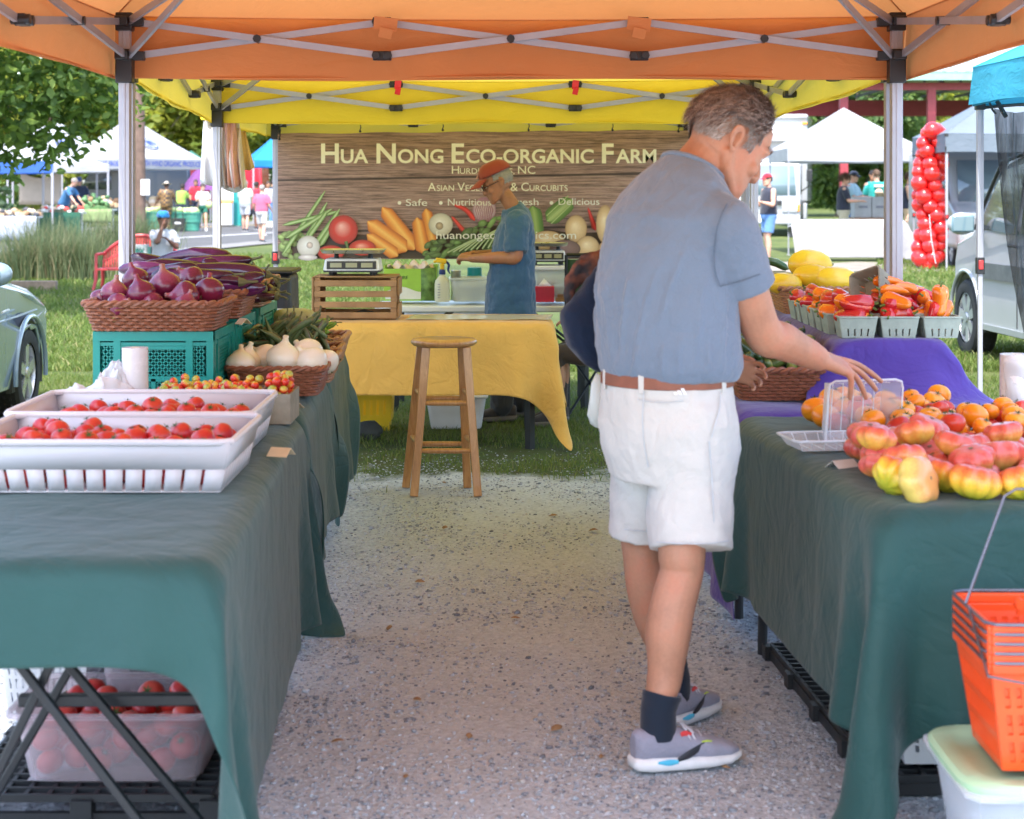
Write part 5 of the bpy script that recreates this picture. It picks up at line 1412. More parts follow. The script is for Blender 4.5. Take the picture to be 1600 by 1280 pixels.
for (x, y, z, r) in pile(80, 0.82, 1.055, 6.40, 6.82, lambda: rr_(.026, .034), 0.82, flat=.8, ztop=1.04):
 kq.put((x, y, z), (rr_(0, 6), rr_(-.9, .9), rr_(0, 3.1)), r / .03 * .125, 'bumpy dark green cucumber in the wicker basket on purple cloth', 'cucumbers in the wicker basket')
def pulp_basket(m):
 o = MB(); x, y, h, f = .066, .066, .072, .012; r = thing('pulp_basket', 'basket', 'basket', (0, 0, 0))
 o.add([(-x + f, -y + f, .002), (x - f, -y + f, .002), (x - f, y - f, .002), (-x + f, y - f, .002)], [(0, 1, 2, 3)])
 C0 = [(-x + f, -y + f, 0), (x - f, -y + f, 0), (x - f, y - f, 0), (-x + f, y - f, 0)]; C1 = [(-x, -y, h), (x, -y, h), (x, y, h), (-x, y, h)]
 for k in range(4): quad_wall(o, C0[k], C0[(k + 1) % 4], C1[(k + 1) % 4], C1[k], 4, .08, .45, .22)
 o.build('body', m, r, solid=.004, smooth=False)
 q = [V(a, b, h) for a, b in rrect(-x - .002, x + .002, -y - .002, y + .002, .012, 36)]; e = MB(); e.tube(q + q[:2], .004, 6, cap=False); e.build('rim', m, r)
 return r
kp = Kind(pulp_basket(M_PULP))
ZR = 0.968; prows = []
names = {(0, 0): 'left of the three in front, under mixed peppers', (0, 1): 'middle of the three in front, full of red peppers', (0, 2): 'right of the three in front, with upright peppers'}
for r_ in range(7):
 for c_ in range(3):
  if c_ and r_ > 3: continue
  x, y = 1.215 + c_ * .146 - (0.02 if r_ and c_ == 0 else 0), 6.455 + r_ * .155
  lab = 'pulp basket on the purple riser, ' + (names[(r_, c_)] if r_ == 0 else ('number %s along the aisle edge' % ['', 'two', 'three', 'four', 'five', 'six', 'seven'][r_] if c_ == 0 else 'inside the block behind the front row'))
  kp.put((x, y, ZR), (0, 0, rr_(-.06, .06)), 1, lab, 'pulp baskets of peppers'); prows.append((x, y, r_, c_))
PE = [(0, .02), (.05, .11), (.2, .17), (.45, .20), (.7, .24), (.88, .235), (.97, .16), (1, .06)]
PEL = [(0, .01), (.08, .06), (.3, .115), (.6, .16), (.85, .17), (.96, .12), (1, .05)]
kinds = {'red': Kind(long_fruit('sweet_pepper', 'red pepper', 'red peppers', 'pepper', M_PEPR, PE, .06, 12, (.16, .045, 0), M_PEPST, 3, .22)),
         'orange': Kind(long_fruit('sweet_pepper', 'orange pepper', 'orange peppers', 'pepper', M_PEPO, PE, .06, 12, (.16, .045, 0), M_PEPST, 3, .22)),
         'mixed': Kind(long_fruit('sweet_pepper', 'turning pepper', 'turning peppers', 'pepper', M_PEPM, PE, .06, 12, (.16, .045, 0), M_PEPST, 3, .22))}
for (x, y, r_, c_) in prows:
 for k in range(6 if r_ < 5 else 4):
  kd_ = {0: random.choice(['mixed', 'orange', 'red', 'mixed']), 1: random.choice(['red', 'red', 'red', 'mixed']), 2: random.choice(['orange', 'red'])}[c_]
  if r_ > 2: kd_ = random.choice(['orange', 'red', 'mixed', 'red'])
  a = k * 1.05 + rr_(0, .5); d = .024 if k < 4 else .008
  z = ZR + .070 + (0.0 if k < 4 else .045) + rr_(0, .012)
  ry = rr_(-.4, .4) if not (r_ == 0 and c_ == 2) else rr_(-1.4, -1.0)
  kinds[kd_].put((x + d * math.cos(a), y + d * math.sin(a), z), (rr_(0, 6), ry, rr_(0, 6.3)), rr_(.10, .125), {'red': 'glossy red sweet pepper heaped in the pulp baskets', 'orange': 'glossy orange sweet pepper heaped in the pulp baskets', 'mixed': 'orange sweet pepper turning red, heaped in the pulp baskets'}[kd_], kd_ + ' peppers in the pulp baskets')
tp = dup(kp.p, W(1372, 458, 6.62), (1.25, -0.3, -0.85), 1.0, 'weathered pulp basket tipped on its side, spilling long orange peppers', None)
if 'group' in tp: del tp['group']
for c in tp.children:
 c.data = c.data.copy(); c.data.materials[0] = M_PULPD
kl = Kind(long_fruit('long_pepper', 'long orange pepper', 'long orange peppers', 'pepper', M_PEPO, PEL, .08, 12, (.14, .04, 0), M_PEPST, 3, .15))
for (px, py, Y, L, rz, ry) in ((1391, 442, 6.60, .125, 3.0, -.12), (1412, 451, 6.58, .11, .3, .15), (1398, 455, 6.52, .11, 3.3, -.1), (1423, 452, 6.66, .10, 3.4, .1), (1380, 456, 6.6, .1, .3, .1)):
 kl.put(W(px, py, Y), (rr_(0, 6), ry, rz), L, 'long orange pepper spilling from the tipped basket', 'long orange peppers')
basket('wicker basket of yellow squash at the far end of the purple riser', 1.125, 1.52, 7.62, 8.02, 0.966, 0.105, m=M_WICK2)
ME = [(0, .02), (.03, .14), (.12, .25), (.3, .33), (.5, .35), (.7, .33), (.88, .24), (.97, .13), (1, .03)]
km = Kind(long_fruit('yellow_squash', 'squash', 'yellow squash', 'squash', M_MELON, ME, .03, 22, (.05, .035, 0), lobes=10, lobe=.05))
for (px, py, Y, L, rz, lab) in ((1266, 414, 7.86, .20, .3, 'largest ribbed yellow squash, on top of the far basket'), (1267, 430, 7.74, .155, 2.8, 'round yellow squash below the largest one'), (1306, 437, 7.72, .19, .1, 'yellow squash right of the pile, behind the red peppers'), (1226, 444, 7.70, .15, .1, 'small yellow squash at the aisle side of the far basket')):
 km.put(W(px, py, Y), (rr_(0, 6), .05, rz), (L, L * .9, L * .9), lab, 'yellow squash')
zq = long_fruit('zucchini', 'dark green zucchini lying behind the yellow squash', None, 'zucchini', M_CUC, CU, .08, 12, (.06, .04, 0)); zq.location = W(1212, 414, 8.3); zq.rotation_euler = (0, .35, .2); zq.scale = (.12, .13, .13)
pm_ = MB(); pm_.span((1.12, 8.05, .966), (1.5, 8.5, 1.03)); tag(pm_.build('card_tray', M_PULPD, base=(1.3, 8.25, .966), bevel=.008), 'brown tray behind the yellow squash carrying the zucchini', 'tray')
zs = MB(); zs.box((1.2, 8.3, 1.075), (.12, .2, .085)); tag(zs.build('paper_carton', mat('brown_carton', (.32, .26, .14), .8), base=(1.2, 8.3, 1.034), bevel=.01), 'small carton under the dark zucchini', 'carton')
kh = Kind(tomato('heirloom', 'pink heirlooms', M_HEIR, 7, .28, .70, False, 'heirloom_tomato', 28, 'tomato', .22))
ky = Kind(tomato('heirloom', 'striped heirlooms', M_HEIY, 8, .28, .74, False, 'heirloom_tomato', 32, 'tomato', .2))
kz = Kind(tomato('heirloom', 'pale heirlooms', M_HEIP, 6, .22, .74, False, 'heirloom_tomato', 30, 'tomato', .2))
for k in (kh, ky, kz):
 sc = MB(); sc.lathe([(0, .50), (.09, .505), (.13, .53), (.06, .545), (0, .54)], 9); sc.build('scar', mat('stem_scar', (.24, .17, .09), .9), k.p)
ex = []
ZT = 0.747
def put_h(k, px, py, Y, r, rot, lab, grp=None):
 p = W(px, py, Y); p.z = max(p.z, ZT + r * .70); k.put(p, rot, r, lab, grp); ex.append((p.x, p.y, p.z, r * .9))
put_h(kz, 1436, 764, 4.36, .060, (1.25, .1, .9), 'pale yellow heirloom tomato at the left of the front row', None)
put_h(ky, 1399, 752, 4.44, .056, (.9, .2, 2), 'orange and yellow heirloom tomato at the front left corner of the pile', None)
put_h(ky, 1524, 762, 4.36, .061, (.15, .1, 1), 'yellow green heirloom with a pink top, middle of the front row', None)
put_h(ky, 1597, 760, 4.36, .060, (.3, .2, 3), 'striped heirloom tomato behind the basket handle, right of the front row', None)
put_h(ky, 1478, 752, 4.47, .052, (.5, .1, 2), 'yellow heirloom tomato in the gap behind the front row', None)
for (x, y, z, r) in pile(46, .93, 1.66, 4.48, 4.99, lambda: rr_(.048, .063), ZT, ex, 10, flat=.74, ztop=.850):
 kh.put((x, y, z), rot3(.38), r * .95, 'ribbed pink red heirloom tomato in the pile on green cloth', 'pink heirloom tomatoes')
for (px, py, Y, r) in ((1385, 690, 4.86, .055), (1378, 712, 4.70, .052), (1443, 690, 4.92, .066), (1560, 710, 4.6, .062)):
 kh.put(W(px, py, Y), rot3(.4), r, 'ribbed pink red heirloom tomato in the pile on green cloth', 'pink heirloom tomatoes')
k1 = Kind(tomato('red salad tomato', 'red salad tomatoes', M_TOMR, name='salad_tomato')); k2 = Kind(tomato('orange salad tomato', 'orange salad tomatoes', M_TOMO, name='salad_tomato'))
ex2 = [e for e in ex if e[1] > 4.85]
for (x, y, z, r) in pile(150, 1.02, 1.52, 5.03, 5.75, lambda: rr_(.027, .039), ZT, ex2, 6, flat=.86, ztop=.85):
 if x > 1.36 and y > 5.45: continue
 if random.random() < .33: k1.put((x, y, z), rot3(.6), r, 'smooth red tomato in the mixed pile behind the heirlooms', 'red tomatoes in the mixed pile')
 else: k2.put((x, y, z), rot3(.6), r, 'smooth orange tomato in the mixed pile behind the heirlooms', 'orange tomatoes in the mixed pile')
for (px, py, Y, r, k) in ((1275, 640, 5.62, .046, k2), (1300, 625, 5.66, .043, k2), (1290, 650, 5.54, .043, k2), (1322, 640, 5.60, .043, k2), (1345, 655, 5.55, .043, k1), (1330, 622, 5.72, .038, k2), (1310, 660, 5.48, .036, k1)):
 k.put(W(px, py, Y), rot3(.4), r, 'smooth %s tomato behind the open clear clamshell' % ('red' if k is k1 else 'orange'), 'tomatoes behind the clamshell, ' + ('red' if k is k1 else 'orange'))
M_CLAM = clear_plastic('clear_clamshell', alpha=0.17, milky=(.9, .92, .94), rough=.08, spec=1.0)
cl = thing('clamshell', 'open clear plastic clamshell under the reaching hand', 'container', (.93, 5.25, ZT))
def clam(M, w, d, h, name):
 mb = MB(); f = .02; b = [V(-w / 2 + f, -d / 2 + f, 0), V(w / 2 - f, -d / 2 + f, 0), V(w / 2 - f, d / 2 - f, 0), V(-w / 2 + f, d / 2 - f, 0)]; t = [V(-w / 2, -d / 2, h), V(w / 2, -d / 2, h), V(w / 2, d / 2, h), V(-w / 2, d / 2, h)]
 mb.add([M @ p for p in b], [(0, 1, 2, 3)])
 for k in range(4): quad_wall(mb, M @ b[k], M @ b[(k + 1) % 4], M @ t[(k + 1) % 4], M @ t[k], 0)
 o = mb.build(name, M_CLAM, cl, solid=.0012, smooth=False)
 r = MB(); q = [M @ V(x, y, h) for x, y in rrect(-w / 2 - .006, w / 2 + .006, -d / 2 - .006, d / 2 + .006, .02, 40)]; r.tube(q + q[:2], .0035, 6, cap=False)
 for k in range(5):
  u = -w / 2 + w * (k + 1) / 6; r.tube([M @ V(u, -d / 2 + .002, h), M @ V(u * .9, -d / 2 + f, .004), M @ V(u * .9, d / 2 - f, .004), M @ V(u, d / 2 - .002, h)], .0016, 5)
 r.build('ridge', clear_plastic('clamshell_edge', alpha=0.5, milky=(.9, .92, .94), rough=.1, spec=1.0), o)
clam(Matrix.Translation((1.0, 5.30, ZT + .10)) @ Matrix.Rotation(.25, 4, 'Z') @ Matrix.Rotation(R(98), 4, 'X') @ Matrix.Translation((0, 0, -.03)), .22, .19, .085, 'bowl')
clam(Matrix.Translation((.90, 5.20, ZT + .006)) @ Matrix.Rotation(.15, 4, 'Z'), .235, .19, .03, 'lid')
M_CRATEW = mat('crate_wood', (.30, .165, .075), .75, 0, .25, 9, .4, 50)
wc = thing('wooden_crate', 'slatted wooden crate carrying the electronic scale', 'crate', (-.915, 10.8, .733))
def slat(a, b): 
 m = MB(); m.span(a, b); m.build('slat', M_CRATEW, wc, bevel=.003)
x0, x1, y0, y1, z0, z1 = -1.155, -.672, 10.62, 10.97, .735, .985
for k in range(4):
 zb_ = z0 + .008 + k * .062
 slat((x0 + .002, y0, zb_), (x1, y0 + .010, zb_ + .036))
 if k in (0, 3): slat((x0 + .002, y1 - .010, zb_), (x1, y1, zb_ + .036))
for xx in (x0 + .002, x1 - .036):
 for yy in (y0 + .0105, y1 - .0385): slat((xx, yy, z0), (xx + .034, yy + .028, z1 - .005))
slat((x0 - .012, y0, z0), (x0, y1, z1)); slat((x1 + .001, y0 + .02, z0 + .01), (x1 + .012, y1 - .02, z0 + .09)); slat((x1 + .001, y0 + .02, z0 + .14), (x1 + .012, y1 - .02, z1 - .01))
for k in range(5): slat((x0 + .04, y0 + .014 + k * .066, z0 + .001), (x1 - .04, y0 + .06 + k * .066, z0 + .007))
slat((x0 + .0, y0 + .012, z1 - .004), (x1, y1 - .012, z1 + .004))
cb = MB(); cb.tube([(-1.05, 10.75, .75), (-.93, 10.7, .765), (-.87, 10.72, .775), (-.8, 10.74, .762), (-.72, 10.76, .76)], [.004, .008, .016, .01, .012], 8); tag(cb.build('black_strap', M_BLACKP, base=(-.9, 10.72, .745)), 'black strap lying inside the slatted wooden crate', 'strap')
M_SCALE = mat('scale_plastic', (.70, .70, .70), .4, 0, .05); M_LCD = mat('grey_green_lcd', (.30, .30, .19), .2, 0, .05); M_SSTEEL = mat('brushed_steel', (.55, .54, .50), .32, .85, .1, 8)
def scale(label, c, w, d, pan=True):
 root = thing('weighing_scale', label, 'scale', c); x, y, z = c
 m = MB(); m.box((x, y, z + .062), (w, d, .075), taper=.93); m.build('body', M_SCALE, root, bevel=.012, seg=3)
 m = MB(); m.box((x, y, z + .026), (w * .98, d * .98, .012)); m.build('skirt', M_BLACKP, root)
 for sx in (-.36, .36):
  for sy in (-.3, .3): m = MB(); m.lathe([(.016, 0), (.018, .02)], 12, (x + sx * w, y + sy * d, z)); m.build('foot', M_BLACKP, root)
 m = MB(); m.box((x, y - d / 2 + .000, z + .062), (w * .86, .012, .046), (-.12, 0, 0)); p = m.build('display', M_BLACKP, root, bevel=.002)
 for k in (-1, 0, 1): m = MB(); m.box((x + k * w * .27, y - d / 2 - .0065, z + .062), (w * .20, .004, .027), (-.12, 0, 0)); m.build('screen', M_LCD, p)
 for sx in (-.3, .3): m = MB(); m.lathe([(.016, .1), (.012, .128)], 10, (x + sx * w, y, z)); m.build('pan_support', M_BLACKP, root)
 m = MB(); m.loft([(V(x, y, z + h), w * a, d * a * 1.05, V(1, 0, 0), V(0, 1, 0)) for h, a in ((.128, .48), (.131, .53), (.148, .56), (.151, .565), (.149, .55), (.134, .52))], 40, power=6, cap=False)
 m.add([V(x + sx * w * .51, y + sy * d * .55, z + .133) for sx, sy in ((-1, -1), (1, -1), (1, 1), (-1, 1))], [(0, 1, 2, 3)]); m.build('pan', M_SSTEEL, root)
 return root
scale('electronic scale with a steel pan on the slatted crate', (gx(552, 10.78), 10.79, .990), .335, .27)
M_STOOL = NT('varnished_wood'); _v = M_STOOL.coords((6, 6, 0.9)); M_STOOL.base(M_STOOL.ramp(M_STOOL.noise(_v, 9, 6, .65, .8), [(.3, (.36, .165, .055)), (.5, (.48, .24, .085)), (.7, (.56, .31, .12))])); M_STOOL.set(Roughness=.28); M_STOOL.b.inputs['Coat Weight'].default_value = .3; M_STOOL = M_STOOL.m
st = thing('bar_stool', 'round wooden bar stool standing in the aisle', 'stool', (-.335, 8.97, 0))
m = MB(); m.lathe([(0, .722), (.135, .722), (.152, .727), (.163, .738), (.163, .748), (.153, .758), (.12, .762), (.05, .760), (0, .759)], 48, (-.335, 8.98, 0)); m.build('seat', M_STOOL, st, angle=60)
FT = {'fl': ((-.475, 8.845), (-.418, 8.895)), 'fr': ((-.165, 8.845), (-.222, 8.90)), 'bl': ((-.53, 9.12), (-.452, 9.065)), 'br': ((-.222, 9.12), (-.252, 9.065))}
def lp(k, z): a, b = FT[k]; t = z / .725; return V(a[0] + (b[0] - a[0]) * t, a[1] + (b[1] - a[1]) * t, z)
for k in FT: m = MB(); m.bar(lp(k, .004), lp(k, .723), .040, .040, up=(0, 1, 0)); m.build('leg', M_STOOL, st, bevel=.004)
for a, b, z in (('fl', 'fr', .452), ('fl', 'fr', .222), ('bl', 'br', .452), ('bl', 'br', .222), ('fl', 'bl', .495), ('fl', 'bl', .262), ('fr', 'br', .495), ('fr', 'br', .262)):
 m = MB(); p, q = lp(a, z), lp(b, z); m.tube([p, p.lerp(q, .25), p.lerp(q, .75), q], [.010, .0135, .0135, .010], 12); m.build('rung', M_STOOL, st)
# ================================================================= PEOPLE
def skin_mat(name, col, flush=(1.15, 0.85, 0.8)):
 if name in MATS: return MATS[name]
 t = NT(name); v = t.coords(); n = t.noise(v, 9, 5, .6); f = t.noise(v, 120, 3)
 c = t.ramp(n, [(.28, [x * .74 for x in col]), (.5, col), (.72, [min(1, a * b) for a, b in zip(col, flush)])])
 t.base(t.mix(.2, c, t.ramp(f, [(.3, [x * .7 for x in col]), (.7, [min(1, x * 1.15) for x in col])])))
 t.set(Roughness=.5); t.b.inputs['Subsurface Weight'].default_value = .12; t.b.inputs['Subsurface Radius'].default_value = (.03, .012, .006); t.b.inputs['Subsurface Scale'].default_value = .25
 t.b.inputs['Specular IOR Level'].default_value = .35
 t.bump(f, .12, .001); MATS[name] = t.m; return t.m
SK_MAN = skin_mat('tanned_skin', (.50, .245, .150)); SK_VEN = skin_mat('weathered_skin', (.36, .165, .09)); SK_LIGHT = skin_mat('fair_skin', (.58, .34, .25)); SK_DARK = skin_mat('brown_skin', (.16, .075, .045)); SK_MID = skin_mat('olive_skin', (.40, .21, .13))
def smooth_path(pts, rad, k=5):
 P = [Vector(p) for p in pts]; n = len(P); out = []; ro = []
 rr = [r if hasattr(r, '__len__') else (r, r) for r in rad]
 for i in range(n - 1):
  p0, p1, p2, p3 = P[max(0, i - 1)], P[i], P[i + 1], P[min(n - 1, i + 2)]
  for j in range(k):
   t = j / k; t2, t3 = t * t, t * t * t
   out.append(0.5 * ((2 * p1) + (p2 - p0) * t + (2 * p0 - 5 * p1 + 4 * p2 - p3) * t2 + (3 * p1 - p0 - 3 * p2 + p3) * t3))
   s = t * t * (3 - 2 * t); ro.append(tuple(rr[i][q] + (rr[i + 1][q] - rr[i][q]) * s for q in (0, 1)))
 out.append(P[-1]); ro.append(rr[-1]); return out, ro
def limb(mb, pts, rad, n=14, k=5, up=None, hem=False):
 p, r = smooth_path(pts, rad, k); mb.tube(p, r, n, up=up)
 a, b = r[0], r[-1]; mb.ball(p[0], min(a), 10, 8)
 if not hem: mb.ball(p[-1], min(b), 10, 8)
def flat(v): v = Vector((v[0], v[1], 0)); return v.normalized()
def hand(mb, wrist, d, back, side, curl=.5, s=1.0, tips=None, spread=.14):
 """d: towards the fingers, back: out of the back of the hand, side: +1 thumb lies along d x back"""
 w = Vector(wrist); d = Vector(d).normalized(); b = Vector(back); b = (b - d * b.dot(d)).normalized(); x = d.cross(b) * side
 mb.loft([(w - d * .02 * s, .026 * s, .019 * s, x, b), (w + d * .012 * s, .029 * s, .018 * s, x, b), (w + d * .045 * s + x * .003 * s, .040 * s, .017 * s, x, b), (w + d * .08 * s, .042 * s, .014 * s, x, b), (w + d * .098 * s, .038 * s, .011 * s, x, b)], 16, power=2.6)
 for i, (off, L) in enumerate(((.030, .072), (.010, .080), (-.011, .074), (-.031, .058))):
  p = w + d * (.084 - .006 * abs(i - 1)) * s + x * off * s
  if tips is not None and tips[i] is not None:
   T = Vector(tips[i]); m = (p + T) / 2 + b * (.016 * s); q = p.lerp(T, .75) + b * .008 * s
   pts = [p - d * .02 * s, p + b * .002 * s, p.lerp(m, .8) , q, T]
  else:
   a = (1.5 - i) * spread; dd = (d * math.cos(a) + x * math.sin(a)).normalized(); pts = [p - dd * .02 * s, p]; ang = 0; cu = curl * (1 + .12 * i)
   for f, c in ((.42, .5), (.32, 1.0), (.26, .9)):
    ang += cu * c * (.8 if f == .42 else 1); pts.append(pts[-1] + (dd * math.cos(ang) - b * math.sin(ang)) * L * f * s)
  rr = [.0085 * s, .009 * s, .0085 * s, .008 * s, .0068 * s][:len(pts)]
  limb(mb, pts, rr, 9, 4)
 tb = w + d * .018 * s + x * .026 * s - b * .004 * s
 t1 = tb + (d * .6 + x * .62 - b * .25).normalized() * .042 * s; t2 = t1 + (d * .86 + x * .22 - b * .38).normalized() * .032 * s; t3 = t2 + (d * .9 - b * .4).normalized() * .022 * s
 limb(mb, [tb - d * .012 * s - x * .01 * s, tb, t1, t2, t3], [.014 * s, .0135 * s, .0105 * s, .0095 * s, .0075 * s], 9, 4)
class Head:
 def __init__(s, c, yaw, pitch, roll=0, sc=1.0):
  cy, sy, cp, sp = math.cos(yaw), math.sin(yaw), math.cos(pitch), math.sin(pitch)
  s.c = Vector(c); s.sc = sc; s.F = V(cy * cp, sy * cp, -sp); s.U = V(cy * sp, sy * sp, cp); s.L = s.U.cross(s.F)
  if roll: M = Matrix.Rotation(roll, 3, s.F); s.U = M @ s.U; s.L = M @ s.L
 def p(s, f, l, u): return s.c + (s.F * f + s.L * l + s.U * u) * s.sc
 def build(s, mb, detail=True):
  k = s.sc
  prof = ((-.118, .072, .088, .020), (-.112, .056, .090, .030), (-.095, .020, .092, .050), (-.07, -.02, .094, .060), (-.04, -.085, .092, .068), (-.01, -.098, .090, .072), (.02, -.103, .094, .075), (.05, -.101, .094, .075), (.08, -.092, .085, .070), (.105, -.070, .062, .055), (.122, -.035, .026, .030), (.127, -.012, .002, .012))
  secs = [(s.p((b + f) / 2, 0, u), (f - b) / 2 * k, w * k, s.F, s.L) for u, b, f, w in prof]
  mb.loft(secs, 28, power=2.25)
  n = lambda f, l, u, r: mb.ball(s.p(f, l, u), r * k, 10, 8)
  mb.tube([s.p(.085, 0, .022), s.p(.099, 0, .0), s.p(.108, 0, -.022), s.p(.107, 0, -.033), s.p(.090, 0, -.040)], [.007 * k, .0085 * k, .0115 * k, .012 * k, .010 * k], 10)
  for sg in (-1, 1):
   n(.099, .012 * sg, -.034, .0085)
   mb.tube([s.p(.090, .012 * sg, .031), s.p(.088, .035 * sg, .033), s.p(.070, .056 * sg, .024)], [.008 * k, .008 * k, .006 * k], 8)
   mb.ball(s.p(.064, .046 * sg, -.028), .021 * k, 10, 8)
   mb.tube([s.p(.080, .022 * sg, .016), s.p(.083, .034 * sg, .019), s.p(.072, .048 * sg, .013)], [.005 * k, .0075 * k, .004 * k], 8)
   mb.tube([s.p(.080, .022 * sg, .004), s.p(.081, .034 * sg, .001), s.p(.071, .047 * sg, .005)], [.004 * k, .0055 * k, .003 * k], 8)
   mb.tube([s.p(.082, .012 * sg, -.108), s.p(.052, .042 * sg, -.098), s.p(.005, .062 * sg, -.066), s.p(-.012, .066 * sg, -.03)], [.014 * k, .013 * k, .013 * k, .010 * k], 8)
   e = lambda f, u, o=0.0: s.p(-.018 + f * .84, (.077 + o * .8) * sg, .002 + u * .82)
   ring = [e(.010, -.030, 0), e(.008, -.012, .002), e(.010, .006, .004), e(.006, .026, .006), e(-.008, .036, .012), e(-.024, .030, .018), e(-.029, .010, .02), e(-.022, -.012, .016), e(-.010, -.028, .010), e(.002, -.037, .004), e(.009, -.031, 0)]
   q, r = smooth_path(ring, [.0052 * k] * len(ring), 3); mb.tube(q, r, 8)
   mb.add([e(-.008, -.002, .003)] + [p for p in ring], [(0, i, i + 1) for i in range(1, len(ring))] + [(0, i + 1, i) for i in range(1, len(ring))])
   mb.tube([e(-.012, .022, .010), e(-.020, .006, .012), e(-.012, -.012, .010)], [.004 * k] * 3, 6)
  mb.tube([s.p(.083, .024, -.064), s.p(.094, .008, -.0595), s.p(.095, 0, -.0605), s.p(.094, -.008, -.0595), s.p(.083, -.024, -.064)], [.003 * k, .006 * k, .006 * k, .006 * k, .003 * k], 8)
  mb.tube([s.p(.082, .020, -.072), s.p(.092, 0, -.074), s.p(.082, -.020, -.072)], [.003 * k, .0065 * k, .003 * k], 8)
  mb.ball(s.p(.081, 0, -.104), (.017 * k, .017 * k, .014 * k), 10, 8)
 def skull(s, a, e, grow=0.0):
  """point on the skull: a azimuth from forward to the left, e elevation"""
  ca, sa, ce, se = math.cos(a), math.sin(a), math.cos(e), math.sin(e)
  rf = (.094 if ca > 0 else .108) + grow; return s.p(-.006 + rf * ca * ce, (.078 + grow) * sa * ce, .028 + (.100 + grow) * se)
def hair_on(H, parent, m, limit, length, n, grow=.008, seed=1, back=1.0, vox=None, sw=.0022):
 """limit(a): lowest elevation that carries hair at azimuth a; a shell plus many fine locks"""
 rg = random.Random(seed); mb = MB(); NU, NV = 48, 18
 for i in range(NU):
  pass
 def sh(u, v):
  a = -PI + 2 * PI * u; lo = limit(abs(a if abs(a) <= PI else a)); e = lo + (PI / 2 - lo) * v
  g = grow * (.35 + .65 * min(1, v * 4)) + .004 * mnoise.noise(Vector((a * 3, e * 5, seed)))
  return H.skull(a, e, g)
 mb.grid(sh, NU, NV, wrap=True)
 for _ in range(n):
  a = rg.uniform(-PI, PI); lo = limit(abs(a)); e = math.asin(min(1, math.sin(lo) + (1 - math.sin(lo)) * rg.random()))
  p = H.skull(a, e, grow * .4); nrm = (p - H.p(-.01, 0, .03)).normalized()
  d = (-H.F * back * (.8 + .4 * rg.random()) - H.U * (.25 + .5 * (1 - math.sin(e))) + H.L * rg.uniform(-.35, .35) + Vector((rg.gauss(0, .2), rg.gauss(0, .2), rg.gauss(0, .2))))
  d = (d - nrm * d.dot(nrm)).normalized(); L = length * rg.uniform(.5, 1.15) * H.sc; x = d.cross(nrm) * (sw * rg.uniform(.5, 1.1))
  mpt = p + d * L * .5 + nrm * L * rg.uniform(.2, .42); t = p + d * L + nrm * L * rg.uniform(.08, .48)
  mb.add([p - x, p + x, mpt + x * .7, mpt - x * .7, t], [(0, 1, 2, 3), (3, 2, 4)])
 return mb.build('hair', m, parent, angle=180)
def hair_mat(name, stops):
 t = NT(name); g = t.node('ShaderNodeNewGeometry'); t.base(t.ramp(g.outputs['Random Per Island'], stops)); t.set(Roughness=.55); t.b.inputs['Specular IOR Level'].default_value = .3; return t.m
H_GREY = hair_mat('greying_hair', [(0, (.085, .058, .048)), (.35, (.19, .135, .113)), (.65, (.34, .275, .24)), (1, (.58, .52, .48))])
H_SIDE = hair_mat('white_side_hair', [(0, (.16, .12, .10)), (.5, (.34, .28, .24)), (1, (.55, .50, .46))])
H_DARK = hair_mat('dark_hair', [(0, (.012, .010, .009)), (1, (.05, .04, .035))]); H_BROWN = hair_mat('brown_hair', [(0, (.05, .03, .02)), (1, (.14, .085, .05))]); H_SALT = hair_mat('grey_hair', [(0, (.16, .15, .14)), (1, (.38, .36, .34))])
def shoe(parent, heel, toe, zs, up_m, sole_m, s=1.0, collar=.075, name='shoe'):
 h, t = Vector(heel), Vector(toe); d = flat(t - h); L = (t - h).length; x = V(-d.y, d.x, 0); U = V(0, 0, 1); P = lambda f, z: V(h.x, h.y, zs) + d * (L * f) + U * z
 mb = MB(); mb.loft([(P(f, z0 + hh / 2), w * s, hh / 2, x, U) for f, z0, hh, w in ((.0, .014, .022, .02), (.03, .008, .034, .034), (.15, .002, .042, .039), (.4, .0, .040, .040), (.65, .001, .036, .046), (.85, .006, .028, .043), (.96, .016, .018, .028), (1.0, .022, .010, .012))], 18, power=3.2)
 so = mb.build('sole', sole_m, parent, angle=60)
 mb = MB(); mb.loft([(P(f, z), w * s, hh, x, U) for f, z, hh, w in ((.015, .062, .036, .018), (.06, .066, .042, .032), (.2, .066, .042, .036), (.36, .066, .044, .037), (.5, .058, .040, .038), (.68, .048, .030, .042), (.86, .040, .020, .038), (.95, .036, .012, .024), (.985, .034, .006, .01))], 20, power=2.3)
 mb.tube([P(.20, .06), P(.19, .10)], [(.042 * s, .034 * s), (.036 * s, .032 * s)], 16, up=tuple(d))
 up = mb.build(name, up_m, parent, angle=180); remesh(up, .006, 3)
 return so, up, P, x, d
